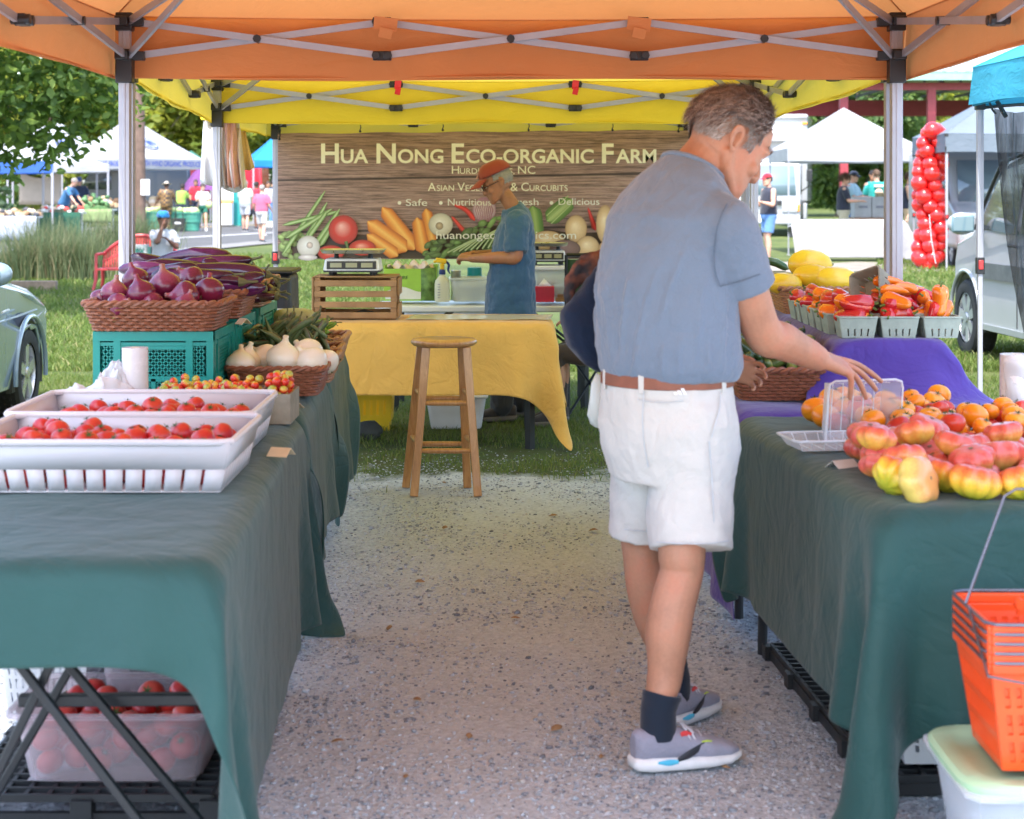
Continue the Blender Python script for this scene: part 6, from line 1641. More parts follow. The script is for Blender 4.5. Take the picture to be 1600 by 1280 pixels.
def person(label, at, yaw, H=1.72, skin=SK_LIGHT, shirt=None, legs=None, shoes=None, hair=None, hat=None, arms=((.05, -.28, .02), (.12, -.25, -.02)), arms_r=None, stride=.12, long_pants=False, sleeve=.55, shirt_len=.0, skirt=False, lean=.0, head=(0, .1), build=1.0, vox=.013, sit=None, category='person', cap=None, hand_curl=.5, hair_len=.03, group=None, tank=False, shorts_len=.62, long_sleeve=False):
 """a standing or walking figure; arms: elbow and wrist steps as (forward, up, outward) in metres"""
 k = H / 1.75; X, Y = at; g = gz(Y); root = thing('person', label, category, (X, Y, g), group)
 f = V(math.cos(yaw), math.sin(yaw), 0); l = V(-f.y, f.x, 0); U = V(0, 0, 1); O = V(X, Y, g); B = build
 drop = 0 if not sit else .90 - (sit + .08)
 def P(a, b, z): return O + f * (a * k) + l * (b * k) + U * ((z - (drop if z > .8 else 0)) * k)
 ln = lean; hipz = .93
 T = lambda z, fo=0: (fo + ln * max(0, z - hipz))   # forward shift of the trunk
 body = MB(); sh = MB(); pt = MB()
 neck = P(T(1.5, .0), 0, 1.49); hc = P(T(1.62, .035), 0, 1.625)
 A, Bx = l, (f - U * ln * .5).normalized()
 body.loft([(P(T(z), 0, z), a * k * B, b * k * B, A, Bx) for z, a, b in ((.86, .13, .09), (1.0, .13, .09), (1.2, .14, .095), (1.38, .15, .09), (1.46, .08, .06))], 18)
 limb(body, [P(T(1.40), 0, 1.42), neck, P(T(1.58, .02), 0, 1.58)], [.062 * k, .053 * k, .052 * k], 14)
 Hd = Head(hc, yaw + head[0], head[1], sc=k * .98); Hd.build(body)
 ar = arms_r or arms
 shr, hnds = {}, {}
 for sg, a in ((1, arms), (-1, ar)):
  s0 = P(T(1.42), .185 * sg * B ** .5, 1.415)
  e = s0 + (f * a[0][0] + U * a[0][1] + l * a[0][2] * sg) * k; w = e + (f * a[1][0] + U * a[1][1] + l * a[1][2] * sg) * k
  limb(body, [s0, s0.lerp(e, .5), e, e.lerp(w, .35), w], [.050 * k * B ** .5, .046 * k * B ** .5, .038 * k, .040 * k, .026 * k], 12)
  d = (w - e).normalized(); bk = l * sg if abs(d.z) > .6 else U
  hand(body, w, d, bk, 1 if (d.cross(bk)).dot(f if abs(d.z) > .6 else -l * sg) > 0 else -1, hand_curl, k)
  shr[sg] = (s0, e, w)
 for sg in (1, -1):
  st = stride * sg
  hp = P(T(.9), .088 * sg * B ** .5, .90); an = P(st, .095 * sg, .085); kn = hp.lerp(an, .5) + f * (.035 * k) + U * 0
  if sit:
   hp = P(0, .10 * sg, .90); kn = P(.44, .12 * sg, sit + .07); an = P(.46, .12 * sg, .09)
  limb(body, [hp, hp.lerp(kn, .5), kn, kn.lerp(an, .35) - f * .012 * k, an, an - U * .05 * k], [.078 * k * B, .068 * k * B, .052 * k, .053 * k * B ** .5, .034 * k, .036 * k], 14)
  if legs is not None:
   r0, r1, r2 = .096 * k * B, .088 * k * B, (.078 * k * B if not long_pants else .066 * k)
   if long_pants: limb(pt, [hp + U * .04, hp.lerp(kn, .5), kn, kn.lerp(an, .6), an + U * .0], [r0, r1 * .92, r2, .060 * k, .058 * k], 14, hem=True)
   else:
    e_ = hp.lerp(kn, shorts_len * 1.25 if not sit else .9); limb(pt, [hp + U * .03, hp.lerp(e_, .5), e_], [r0, r1, r1 * .97], 16, hem=True)
  if shoes is not None:
   hl = an - f * .07 * k; te = an + f * .19 * k; zz = an.z - .085 * k
   shoe(root, hl, te, zz, shoes[0], shoes[1], k)
  else: body.loft([(an + f * (t * k) - U * (.055 * k), .036 * k, h_ * k, l, U) for t, h_ in ((-.05, .02), (0, .03), (.08, .025), (.15, .015), (.18, .008))], 12)
 bo = body.build('body', skin, root, angle=180); remesh(bo, vox, 3)
 if legs is not None:
  if skirt: pt = MB(); pt.loft([(P(T(z), 0, z), a * k * B, b * k * B, l, f) for z, a, b in skirt], 24)
  else: pt.loft([(P(T(z), 0, z), a * k * B, b * k * B, l, f) for z, a, b in ((.84, .15, .12), (.92, .178, .135), (1.0, .168, .128), (1.06, .155, .12))], 20)
  o = pt.build('skirt' if skirt else ('trousers' if long_pants else 'shorts'), legs, root, angle=180); remesh(o, vox, 4); 
 if shirt is not None:
  sl = shirt_len
  sh.loft([(P(T(z), 0, z), a * k * B, b * k * B, A, Bx) for z, a, b in ((.95 - sl, .182, .145), (1.02, .178, .142), (1.12, .170, .135), (1.24, .178, .135), (1.34, .185, .125), (1.41, .175, .105), (1.455, .12, .078), (1.485, .072, .062))], 24)
  if not tank:
   for sg in (1, -1):
    s0, e, w = shr[sg]; h_ = s0.lerp(e, sleeve * 1.5) if sleeve < .66 else e
    if long_sleeve: limb(sh, [s0 - l * sg * .03 * k, s0.lerp(e, .5), e, e.lerp(w, .9)], [.066 * k, .062 * k, .052 * k, .040 * k], 14)
    else: limb(sh, [s0 - l * sg * .03 * k, s0.lerp(h_, .4), h_], [.066 * k * B ** .5, .068 * k * B ** .5, .068 * k * B ** .5], 14, hem=True)
  o = sh.build('shirt', shirt, root, angle=180); remesh(o, vox, 4); displace(o, .09 * k, .012)
 if hair is not None:
  hair_on(Hd, root, hair, lambda a: .25 if a < .9 else (-.05 if a < 1.7 else -.55), hair_len, 700, seed=int(X * 10) + 3, sw=.004)
 if hat is not None:
  hat(Hd, root)
 return root, Hd, P, shr
def cap_hat(m, bill=True):
 def fn(H, root):
  mb = MB(); mb.grid(lambda u, v: H.skull(-PI + 2 * PI * u, .30 + (PI / 2 - .30) * v, .014 - .004 * v), 36, 10, wrap=True); o = mb.build('cap', m, root, angle=180, solid=.003)
  if bill:
   b = MB(); b.grid(lambda u, v: H.p(.080 * math.cos((u - .5) * 2.1) + .085 * v * math.cos((u - .5) * 1.5) + .012, .088 * math.sin((u - .5) * 2.1) * (1 - .12 * v), .060 - .02 * v - .02 * abs(u - .5) ** 2 * 4), 14, 6); b.build('bill', m, o, angle=180, solid=.003)
 return fn
def straw_hat(m):
 def fn(H, root):
  mb = MB(); mb.grid(lambda u, v: H.skull(-PI + 2 * PI * u, .35 + (PI / 2 - .35) * v, .014), 30, 8, wrap=True)
  mb.grid(lambda u, v: H.p((.09 + .11 * v) * math.cos(2 * PI * u), (.08 + .10 * v) * math.sin(2 * PI * u), .066 - .02 * v), 30, 4, wrap=True); mb.build('hat', m, root, angle=180, solid=.003)
 return fn
def main_man():
 root = thing('person', 'man in a blue grey T-shirt and white shorts reaching down to the tomatoes', 'person', (.42, 4.85, 0))
 U = V(0, 0, 1); f = V(math.cos(R(35)), math.sin(R(35)), 0); l = V(-f.y, f.x, 0)
 body = MB(); YC = 4.85
 Hd = Head((.577, 4.88, 1.606), R(20), R(33), sc=1.09); Hd.build(body)
 limb(body, [V(.455, 4.86, 1.46), V(.487, 4.86, 1.53), V(.525, 4.868, 1.585), V(.545, 4.872, 1.62)], [(.085, .085), (.068, .070), (.062, .066), (.06, .065)], 18)
 for sg, o in ((1, .0), (-1, .0)):   # cords of the neck
  limb(body, [Hd.p(-.02, .062 * sg, -.035), V(.525, 4.86, 1.53) + Hd.L * .045 * sg + Hd.F * .02, V(.52, 4.86, 1.48) + Hd.L * .02 * sg + f * .03], [.014, .014, .012], 8)
 body.loft([(V(x, YC, z), a, b, l, f) for z, x, a, b in ((.86, .42, .15, .12), (1.0, .42, .155, .125), (1.2, .415, .17, .13), (1.38, .425, .17, .115), (1.46, .45, .12, .09))], 20)
 s0, e, w = V(.548, 4.715, 1.392), V(.665, 4.835, 1.108), V(.848, 5.00, 1.020)
 limb(body, [s0, s0.lerp(e, .45), e, e.lerp(w, .3), e.lerp(w, .7), w], [.060, .058, .052, .052, .042, (.034, .027)], 18)
 pxp = lambda px, py, Y: W(px, py, Y)
 hd = (pxp(1331, 577, 5.09) - w).normalized()
 hand(body, w, hd, (U * .85 - V(0, 1, 0) * .55 + V(1, 0, 0) * .1), -1 if hd.cross(U).dot(V(0, 1, 0)) < 0 else 1, .4, 1.12, tips=[pxp(1377, 596, 5.20), pxp(1369, 609, 5.15), pxp(1353, 622, 5.11), pxp(1328, 622, 5.06)])
 s1, e1, w1 = V(.345, 5.0, 1.392), V(.40, 5.13, 1.10), V(.585, 5.10, .985)
 limb(body, [s1, s1.lerp(e1, .45), e1, e1.lerp(w1, .3), e1.lerp(w1, .7), w1], [.058, .056, .050, .050, .040, (.032, .026)], 14)
 hand(body, w1, V(.95, -.15, -.10), V(.1, .9, .4), 1, .55, .92)
 hr, kr, ar_ = V(.462, 4.775, .90), V(.440, 4.725, .50), V(.374, 4.665, .135)
 limb(body, [hr, hr.lerp(kr, .5), kr + U * .05, kr, kr.lerp(ar_, .22) - f * .012, kr.lerp(ar_, .40) - f * .014, kr.lerp(ar_, .72), ar_ + U * .03, ar_ - U * .05], [.088, .074, .062, .057, .059, .060, .046, .037, .040], 20)
 hl, kl, al = V(.375, 4.95, .90), V(.358, 4.985, .49), V(.448, 5.055, .115)
 limb(body, [hl, hl.lerp(kl, .5), kl + U * .05, kl, kl.lerp(al, .25) - f * .012, kl.lerp(al, .45) - f * .012, kl.lerp(al, .75), al + U * .03, al - U * .04], [.088, .072, .061, .056, .058, .057, .045, .037, .039], 20)
 body.ball(kr + f * .035, (.03, .03, .04)); body.ball(kl + f * .035, (.03, .03, .04))
 bo = body.build('body', SK_MAN, root, angle=180); remesh(bo, .0042, 5, .5)
 for sg in (1, -1):
  ey = MB(); ey.ball(Hd.p(.0745, .034 * sg, .010), .0125, 14, 10); eo = ey.build('eye', mat('eye_white', (.55, .50, .46), .3, 0, .05), root)
  it = MB(); it.ball(Hd.p(.082, .034 * sg, .007), .006, 10, 8); it.build('iris', mat('eye_iris', (.03, .025, .02), .2), eo)
  br = MB(); rg = random.Random(5)
  for _ in range(90):
   t = rg.random(); p = Hd.p(.1005 - .030 * t * t, (.014 + .042 * t) * sg, .036 + .004 * math.sin(t * 3) + rg.uniform(-.003, .003)); d = (Hd.L * sg * .8 + Hd.U * rg.uniform(0, .5) + Hd.F * .15).normalized() * .011; x = Hd.U * .0007
   br.add([p - x, p + x, p + d], [(0, 1, 2)])
  br.build('eyebrow', H_SIDE, root)
 mo = MB(); q = [Hd.p(.082, .024, -.067), Hd.p(.096, .008, -.0665), Hd.p(.0975, 0, -.067), Hd.p(.096, -.008, -.0665), Hd.p(.082, -.024, -.067)]; qq, r_ = smooth_path(q, [.0016, .0026, .0026, .0026, .0016], 3); mo.tube(qq, r_, 6); mo.build('lips', mat('lip_line', (.28, .075, .06), .5), root)
 def lim(a):
  if a < .55: return .92
  if a < 1.15: return .92 - (a - .55) * 1.25
  if a < 1.75: return .17
  if a < 2.0: return .17 - (a - 1.75) * 2.4
  return -.50
 hair_on(Hd, root, H_GREY, lambda a: max(lim(a), .30 if a < 2.1 else -.12), .046, 9500, .012, 3, .8, sw=.0013)
 sd_ = MB(); rg = random.Random(9)
 for _ in range(5200):
  sg = 1 if rg.random() < .5 else -1; a = rg.uniform(.95, 2.95); lo = lim(a) if a > 1.75 else max(-.42 if .98 < a < 1.5 else lim(a), -.3 if 1.1 < a < 1.42 else .02)
  hi = .42 if a < 2.1 else .10; ee = rg.uniform(lo, hi)
  p = Hd.skull(a * sg, ee, .002); nrm = (p - Hd.p(-.01, 0, .03)).normalized(); d = (-Hd.U * .75 - Hd.F * .6 + Vector((rg.gauss(0, .2), rg.gauss(0, .2), rg.gauss(0, .2)))); d = (d - nrm * d.dot(nrm)).normalized() * rg.uniform(.008, .020); x = d.cross(nrm).normalized() * .0009
  sd_.add([p - x, p + x, p + d + nrm * .003], [(0, 1, 2)])
 sd_.build('sideburns', H_SIDE, root)
 M_TEE = cloth_mat('faded_blue_tee', (.165, .215, .285), 900, .4, 0, 11, .3, .9)
 sh = MB()
 def tl(a): return (f * math.cos(a) - U * math.sin(a))
 secs = [(.985, .420, .190, .160, 0), (1.02, .420, .205, .175, 0), (1.06, .418, .207, .175, 0), (1.13, .414, .205, .172, 0), (1.225, .412, .206, .168, 0), (1.32, .418, .208, .160, .05), (1.40, .432, .205, .148, .15), (1.45, .447, .188, .130, .3), (1.49, .462, .155, .112, .42), (1.518, .474, .118, .098, .5), (1.536, .482, .094, .088, .56)]
 sh.loft([(V(x, YC + .012 * (z > 1.4), z), a, b, l, tl(t)) for z, x, a, b, t in secs], 36, power=2.2)
 h_ = s0.lerp(e, .57)
 limb(sh, [s0 - V(.06, -.06, -.0), s0, s0.lerp(h_, .5), h_], [.085, .082, .079, (.074, .080)], 20, hem=True)
 h2 = s1.lerp(e1, .66); limb(sh, [s1 + V(.05, -.05, 0), s1, s1.lerp(h2, .5), h2], [.085, .080, .078, .076], 18, hem=True)
 def on_shirt(a, z, o=0.0):
  for (z0, x0, a0, b0, t0), (z1, x1, a1, b1, t1) in zip(secs, secs[1:]):
   if z0 <= z <= z1:
    k = (z - z0) / (z1 - z0); A_, B_ = a0 + (a1 - a0) * k + o, b0 + (b1 - b0) * k + o
    ca, sa = math.cos(a), math.sin(a); ca = math.copysign(abs(ca) ** .91, ca); sa = math.copysign(abs(sa) ** .91, sa)
    return V(x0 + (x1 - x0) * k, YC, z) + l * (A_ * ca) + f * (B_ * sa)
  return V(.42, YC, z)
 rgf = random.Random(12)
 for a0, a1, z0, z1, r in ((-2.55, -2.2, 1.34, 1.12, .013), (-2.2, -1.85, 1.30, 1.06, .012), (-1.75, -1.6, 1.26, 1.04, .013), (-1.3, -1.45, 1.25, 1.05, .012), (-2.9, -2.75, 1.25, 1.05, .012), (-1.0, -1.5, 1.30, 1.14, .012), (-.7, -1.2, 1.30, 1.10, .013), (-.35, -.9, 1.26, 1.06, .012), (-3.3, -3.1, 1.20, 1.03, .012)) + tuple((-3.2 + .33 * k + rgf.uniform(-.1, .1), -3.2 + .33 * k + rgf.uniform(-.2, .2), 1.10 + rgf.uniform(-.02, .02), 1.0, rgf.uniform(.008, .014)) for k in range(5)):
  q = [on_shirt(a0 + (a1 - a0) * t, z0 + (z1 - z0) * t, .002) for t in [i / 8 for i in range(9)]]; sh.tube(q, [r * .62 * (.25 + .75 * math.sin(PI * min(1, i / 8 * .85 + .12))) for i in range(9)], 8)
 so = sh.build('shirt', M_TEE, root, angle=180); remesh(so, .0055, 9, .5); displace(so, .10, .014); displace(so, .035, .004)
 cr = MB(); q = [V(.482, YC + .012, 1.538) + l * (.092 * math.cos(t)) + tl(.56) * (.086 * math.sin(t)) for t in [2 * PI * i / 40 for i in range(42)]]; cr.tube(q, .0065, 8, cap=False); cr.build('collar', M_TEE, so)
 M_SHORT = cloth_mat('white_golf_shorts', (.60, .585, .55), 1100, .35, 0, 10, .15, .8)
 pt = MB()
 pt.loft([(V(x, YC, z), a, b, l, f) for z, x, a, b in ((.72, .425, .175, .150), (.80, .420, .198, .168), (.87, .416, .200, .170), (.94, .413, .188, .163), (1.0, .412, .178, .157))], 36, power=2.15)
 limb(pt, [hr + V(.0, .0, -.02), V(.466, 4.775, .70), V(.464, 4.735, .552)], [(.125, .122), (.114, .118), (.107, .112)], 24, up=tuple(f), hem=True)
 limb(pt, [hl + V(0, 0, -.02), V(.372, 4.955, .70), V(.366, 4.975, .545)], [(.118, .11), (.106, .108), (.098, .102)], 24, up=tuple(f), hem=True)
 po = pt.build('shorts', M_SHORT, root, angle=180); remesh(po, .006, 6, .5); displace(po, .09, .014); displace(po, .03, .003)
 bl = MB(); bl.loft([(V(.412, YC, z), a, b, l, f) for z, a, b in ((.970, .183, .162), (.972, .186, .165), (1.002, .185, .164), (1.004, .181, .160))], 48, power=2.15)
 be = bl.build('belt', mat('brown_leather', (.22, .065, .03), .45, 0, .2, 20, .2, 90), root)
 for a in (-1.15, -2.0, 2.9, 2.0, -.3):
  c = V(.412, YC, .985) + l * (.187 * math.cos(a)) + f * (.166 * math.sin(a)); lo = MB(); lo.box(c, (.006, .016, .052), (0, 0, math.atan2(c.y - YC, c.x - .412))); lo.build('belt_loop', M_SHORT, be, bevel=.002)
 from mathutils.bvhtree import BVHTree
 def on(mbuilder, px, py, off=.004):
  bv = BVHTree.FromPolygons([Vector(p) for p in mbuilder.v], mbuilder.f); o = V(0, 0, CAM_H); d = (W(px, py, 5) - o).normalized(); h, n, i, t = bv.ray_cast(o, d)
  return (h - d * off) if h is not None else W(px, py, 4.75)
 def patch(mbuilder, poly, m, name, off=.006):
  q = [on(mbuilder, *p, off=off) for p in poly]; z = MB(); z.add(q, [tuple(range(len(q)))]); z.build(name, m, root, smooth=False, solid=.0015)
 ml = mat('white_logo', (.82, .83, .84), .5)
 for i, (x0, hh) in enumerate(((1054, 4), (1060, 7), (1066, 10))):
  patch(pt, [(x0, 616), (x0 + 4, 616), (x0 + 4 - hh * .55, 616 - hh), (x0 - hh * .55, 616 - hh)] if False else [(x0 + i * 1.2, 617), (x0 + 5 + i * 1.2, 617), (x0 + 5 + i * 1.2 - hh * .5, 617 - hh), (x0 + i * 1.2 - hh * .5, 617 - hh)], ml, 'logo_bar', .011)
 ms = mat('shorts_seam', (.50, .53, .55), .8)  # slightly darker cool grey for the pocket and seam lines
 sm = MB(); q, r_ = smooth_path([on(pt, x, y, .006) for x, y in ((996, 624), (1012, 627), (1040, 629), (1068, 626))], [.0016] * 4, 4); sm.tube(q, r_, 6); sm.build('pocket_seam', ms, root)
 sm = MB(); q, r_ = smooth_path([on(pt, x, y, .006) for x, y in ((1126, 612), (1124, 640), (1116, 668), (1112, 684))], [.0016] * 4, 4); sm.tube(q, r_, 6); sm.build('pocket_seam', ms, root)
 def seam(mbu, pts, m, off=.008, r=.0016):
  z = MB(); q, r_ = smooth_path([on(mbu, x, y, off) for x, y in pts], [r] * len(pts), 4); z.tube(q, r_, 6); return z.build('seam', m, root)
 seam(pt, ((1026, 847), (1055, 849), (1090, 850), (1120, 848), (1138, 845)), ms); seam(pt, ((976, 827), (990, 829), (1012, 830)), ms)
 seam(pt, ((1108, 690), (1112, 740), (1115, 800), (1116, 855)), ms); seam(pt, ((1006, 612), (1004, 650), (1006, 690), (1013, 730)), ms)
 mt = mat('shirt_seam', (.115, .155, .21), .9)
 seam(sh, ((1127, 447), (1145, 443), (1165, 437), (1188, 429)), mt); seam(sh, ((1136, 318), (1122, 350), (1116, 390), (1118, 425), (1126, 448)), mt)
 M_SOCK = cloth_mat('black_sock', (.012, .020, .035), 600, .2); M_UP = cloth_mat('grey_mesh_shoe', (.27, .27, .335), 500, .25, 0, 30, .1, .8); M_SOLE = mat('white_foam_sole', (.70, .71, .72), .6, 0, .1, 18)
 for an, nm in ((ar_, 0), (al, 1)):
  sk = MB(); kn = kr if nm == 0 else kl; sk.tube([an + (kn - an).normalized() * .058, an + U * .02, an - U * .05], [.050, .046, .047], 20); sk.tube([an + (kn - an).normalized() * .050, an + (kn - an).normalized() * .061], [.0515, .0505], 20); sk.build('sock', M_SOCK, root, angle=60)
 out = []
 for hl_, te, zs in ((V(.308, 4.632, 0), V(.598, 4.735, 0)), (V(.392, 4.985, 0), V(.572, 5.235, 0))) and (((.302, 4.640, 0), (.592, 4.738, 0), .004), ((.398, 4.985, 0), (.578, 5.225, 0), .004)):
  so_, up, P, x, d = shoe(root, hl_, te, zs, M_UP, M_SOLE, 1.24)
  sdn = -x   # the side towards the camera
  mk = mat('shoe_mark_black', (.02, .022, .03), .5); bl_ = mat('shoe_mark_blue', (.08, .50, .72), .5); gr_ = mat('shoe_mark_lime', (.45, .62, .05), .5); rd_ = mat('shoe_mark_red', (.62, .05, .05), .5)
  def strip_(pts, m, wd):
   z = MB(); q, r_ = smooth_path([P(a, zz) + sdn * (o * 1.075) for a, zz, o in pts], [(wd[i], .0018) for i in range(len(pts))], 4); z.tube(q, r_, 8, up=(0, 0, 1)); z.build('side_mark', m, up)
  strip_([(.36, .034, .045), (.46, .046, .046), (.58, .062, .042), (.68, .068, .034)], mk, [.005, .010, .008, .002])
  strip_([(.58, .072, .040), (.63, .072, .038), (.68, .070, .036)], gr_, [.002, .0028, .002])
  strip_([(.18, .032, .0455), (.28, .030, .0465), (.36, .030, .047)], bl_, [.003, .008, .005])
  strip_([(.40, .094, .0355), (.44, .096, .034), (.50, .092, .032)], rd_, [.006, .007, .004])
  lc = MB()
  for a in (.46, .53, .60, .66): lc.tube([P(a, .104 - (a - .46) * .16) + x * .026, P(a + .015, .110 - (a - .46) * .16), P(a, .104 - (a - .46) * .16) - x * .026], .0026, 6)
  lc.tube([P(.45, .112), P(.46, .10) - x * .032, P(.50, .066) - x * .044, P(.54, .07) - x * .042, P(.50, .10) - x * .03, P(.46, .112)], .0024, 6)
  lc.build('lace', mat('shoe_lace', (.52, .53, .58), .8), up)
 return Hd
main_man()
M_NAVY = cloth_mat('navy_canvas', (.006, .016, .042), 500, .5, 0, 7)
def shoulder_bag():
 root = thing('tote_bag', 'navy cloth shoulder bag hanging at the left side of the man in shorts', 'bag', W(915, 580, 5.12))
 m = MB(); Y = 5.12; secs = [(412, 936, 948, .02), (432, 922, 952, .04), (455, 905, 955, .05), (487, 876, 958, .06), (510, 878, 958, .065), (540, 888, 958, .062), (562, 905, 956, .052), (578, 925, 954, .035), (583, 934, 950, .02)]
 m.loft([(W((a + b) / 2, y, Y), (b - a) / 2 / FPX * Y, d, V(1, 0, 0), V(0, 1, 0)) for y, a, b, d in secs], 28, power=3.2); o = m.build('pouch', M_NAVY, root, angle=180); remesh(o, .008, 3); displace(o, .08, .02)
 s = MB(); q, r = smooth_path([W(948, 425, Y), W(958, 350, 5.14), W(985, 300, 5.08), W(1005, 285, 5.02)], [(.018, .004)] * 4, 6); s.tube(q, r, 10); s.build('strap', M_NAVY, root)
 sc = MB(); t = NT('patterned_scarf'); vv = t.coords(); t.base(t.ramp(t.noise(vv, 16, 3, .5), [(.40, (.02, .018, .022)), (.52, (.14, .05, .03)), (.62, (.24, .12, .07)), (.75, (.22, .20, .21))])); t.set(Roughness=.85)
 q, r = smooth_path([W(948, 408, 5.16), W(930, 405, 5.15), W(908, 418, 5.14), W(895, 440, 5.13), W(890, 462, 5.12), W(896, 478, 5.13)], [.024, .026, .025, .022, .018, .012], 5); sc.tube(q, r, 14); sc.ball(W(926, 430, 5.15), (.04, .04, .04)); o = sc.build('scarf', t.m, None, base=W(910, 470, 5.13), angle=180); remesh(o, .008, 2); displace(o, .03, .025)
 tag(o, 'brown and black patterned scarf bundled on top of the navy bag', 'scarf')
shoulder_bag()
pb = MB(); g0 = 5.02
pb.loft([(W(x, y, g0), a / FPX * g0, d, V(1, 0, 0), V(0, 1, 0)) for x, y, a, d in ((938, 585, 6, .008), (936, 600, 10, .02), (933, 625, 14, .03), (931, 648, 15, .035), (932, 664, 12, .02), (934, 668, 5, .01))], 18)
o = pb.build('plastic_bag', clear_plastic('white_green_bag', alpha=.7, milky=(.72, .76, .72), rough=.3), base=W(932, 640, g0), angle=180); displace(o, .05, .03); tag(o, 'crumpled white plastic bag hanging at the hip of the man in shorts', 'plastic bag')
def vendor():
 Y = 11.85; root = thing('person', 'vendor in a rust red cap and blue T-shirt working behind the golden table', 'person', (.02, Y, 0))
 U = V(0, 0, 1); f = V(-1, -.12, 0).normalized(); l = V(-f.y, f.x, 0); yaw = math.atan2(f.y, f.x)
 pw = lambda px, py, dy=0.0: W(px, py, Y + dy)
 b = MB(); Hd = Head(pw(777, 287), yaw, R(24), sc=.98); Hd.build(b)
 limb(b, [pw(806, 335), pw(800, 322), pw(789, 305)], [.06, .052, .05], 14)
 cx = pw(802, 400).x
 b.loft([(V(pw(x, y).x, Y, pw(x, y).z), a, d, l, f) for x, y, a, d in ((800, 470, .13, .10), (802, 400, .15, .10), (805, 350, .13, .09))], 18)
 for sg, dy, e_, w_ in ((1, -.19, (806, 402), (738, 404)), (-1, .19, (800, 400), (738, 398))):
  s0 = pw(806, 352, dy * .85); e = pw(*e_, dy * 1.1); w = pw(w_[0], w_[1], dy * .45)
  limb(b, [s0, s0.lerp(e, .5), e, e.lerp(w, .3), w], [.044, .044, .042, .042, .028], 14)
  hand(b, w, (pw(715, 401, dy * .15) - w), U * .8 + V(0, -1 if dy < 0 else 1, 0) * .4, sg, .8, 1.0)
 for sg in (-1, 1):
  hp = V(cx + .0, Y + .08 * sg, .84); an = V(pw(798 + 14 * sg, 640).x, Y + .12 * sg, .09); kn = hp.lerp(an, .5) + f * .03
  limb(b, [hp, kn, an], [.075, .055, .036], 12)
 bo = b.build('body', SK_VEN, root, angle=180); remesh(bo, .007, 4)
 ms_ = cloth_mat('vendor_blue_tee', (.042, .105, .20), 700, .35, 0, 12, .3)
 sh = MB(); sh.loft([(V(pw(x, y).x, Y, pw(x, y).z), a, d, l, (f - U * t).normalized()) for x, y, a, d, t in ((797, 512, .20, .165, 0), (797, 488, .20, .165, 0), (798, 450, .195, .158, 0), (800, 410, .19, .145, 0), (803, 375, .195, .135, .0), (806, 350, .19, .115, .1), (806, 338, .15, .095, .2), (802, 328, .095, .075, .4), (799, 322, .07, .066, .5))], 28, power=2.15)
 for dy, e_ in ((-.19, (806, 402)), (.19, (800, 400))):
  s0 = pw(808, 348, dy * .9); e = pw(*e_, dy * 1.1); limb(sh, [s0 - V(0, dy * .25, 0), s0, s0.lerp(e, .4), s0.lerp(e, .86)], [.078, .078, .080, (.080, .074)], 16, hem=True)
 o = sh.build('shirt', ms_, root, angle=180); remesh(o, .009, 5); displace(o, .10, .03); displace(o, .04, .008)
 pt = MB(); 
 for sg in (-1, 1):
  hp = V(cx, Y + .09 * sg, .74); an = V(pw(798 + 14 * sg, 640).x, Y + .12 * sg, .10); limb(pt, [hp, hp.lerp(an, .5) + f * .03, an], [.09, .085, .075], 14)
 o = pt.build('trousers', cloth_mat('dark_trousers', (.045, .043, .045), 500, .5), root, angle=180); remesh(o, .012, 3); displace(o, .06, .02)
 for sg in (-1, 1):
  an = V(pw(798 + 14 * sg, 640).x, Y + .12 * sg, 0); shoe(root, an - f * .08 + V(.02, 0, 0), an + f * .2, .004, cloth_mat('dark_shoe', (.06, .048, .045), 300, .3), mat('dark_sole', (.16, .13, .11), .8), 1.05)
 hair_on(Hd, root, H_SALT, lambda a: .5 if a < 1.2 else (0.0 if a < 1.75 else -.5), .016, 1500, .004, 4, sw=.0018)
 mc = cloth_mat('rust_cap', (.27, .05, .032), 500, .3)
 mb = MB(); mb.grid(lambda u, v: Hd.skull(-PI + 2 * PI * u, .34 + (PI / 2 - .34) * v, .020 + .012 * math.sin(PI * v)), 40, 12, wrap=True); co = mb.build('cap', mc, root, angle=180, solid=.003)
 q = MB(); q.grid(lambda u, v: Hd.p(.086 * math.cos((u - .5) * 2.1) + .088 * v * math.cos((u - .5) * 1.4) + .014, .088 * math.sin((u - .5) * 2.1) * (1 - .1 * v), .070 - .035 * v - .05 * abs(u - .5) ** 2), 16, 7); q.build('bill', mc, co, angle=180, solid=.004)
 q = MB(); q.box(Hd.p(.106, 0, .092), (.004, .05, .022), (0, R(-20), yaw)); q.build('emblem', mat('cap_emblem', (.50, .22, .16), .7), co)
 g = MB()
 for sg in (-1, 1):
  ring = [Hd.p(.100 - .004 * math.cos(t), (.033 + .022 * math.cos(t)) * sg, .006 + .017 * math.sin(t)) for t in [2 * PI * i / 16 for i in range(18)]]; g.tube(ring, .0022, 6, cap=False)
  g.tube([Hd.p(.098, .055 * sg, .01), Hd.p(.05, .078 * sg, .012), Hd.p(-.015, .08 * sg, .015)], .0022, 6)
 g.tube([Hd.p(.103, .011, .008), Hd.p(.105, 0, .010), Hd.p(.103, -.011, .008)], .002, 6); g.build('glasses', M_BLACKM, root)
 for sg in (1, -1):
  ey = MB(); ey.ball(Hd.p(.0745, .034 * sg, .010), .0115, 12, 8); ey.build('eye', mat('eye_white', (.55, .50, .46), .3, 0, .05), root)
vendor()
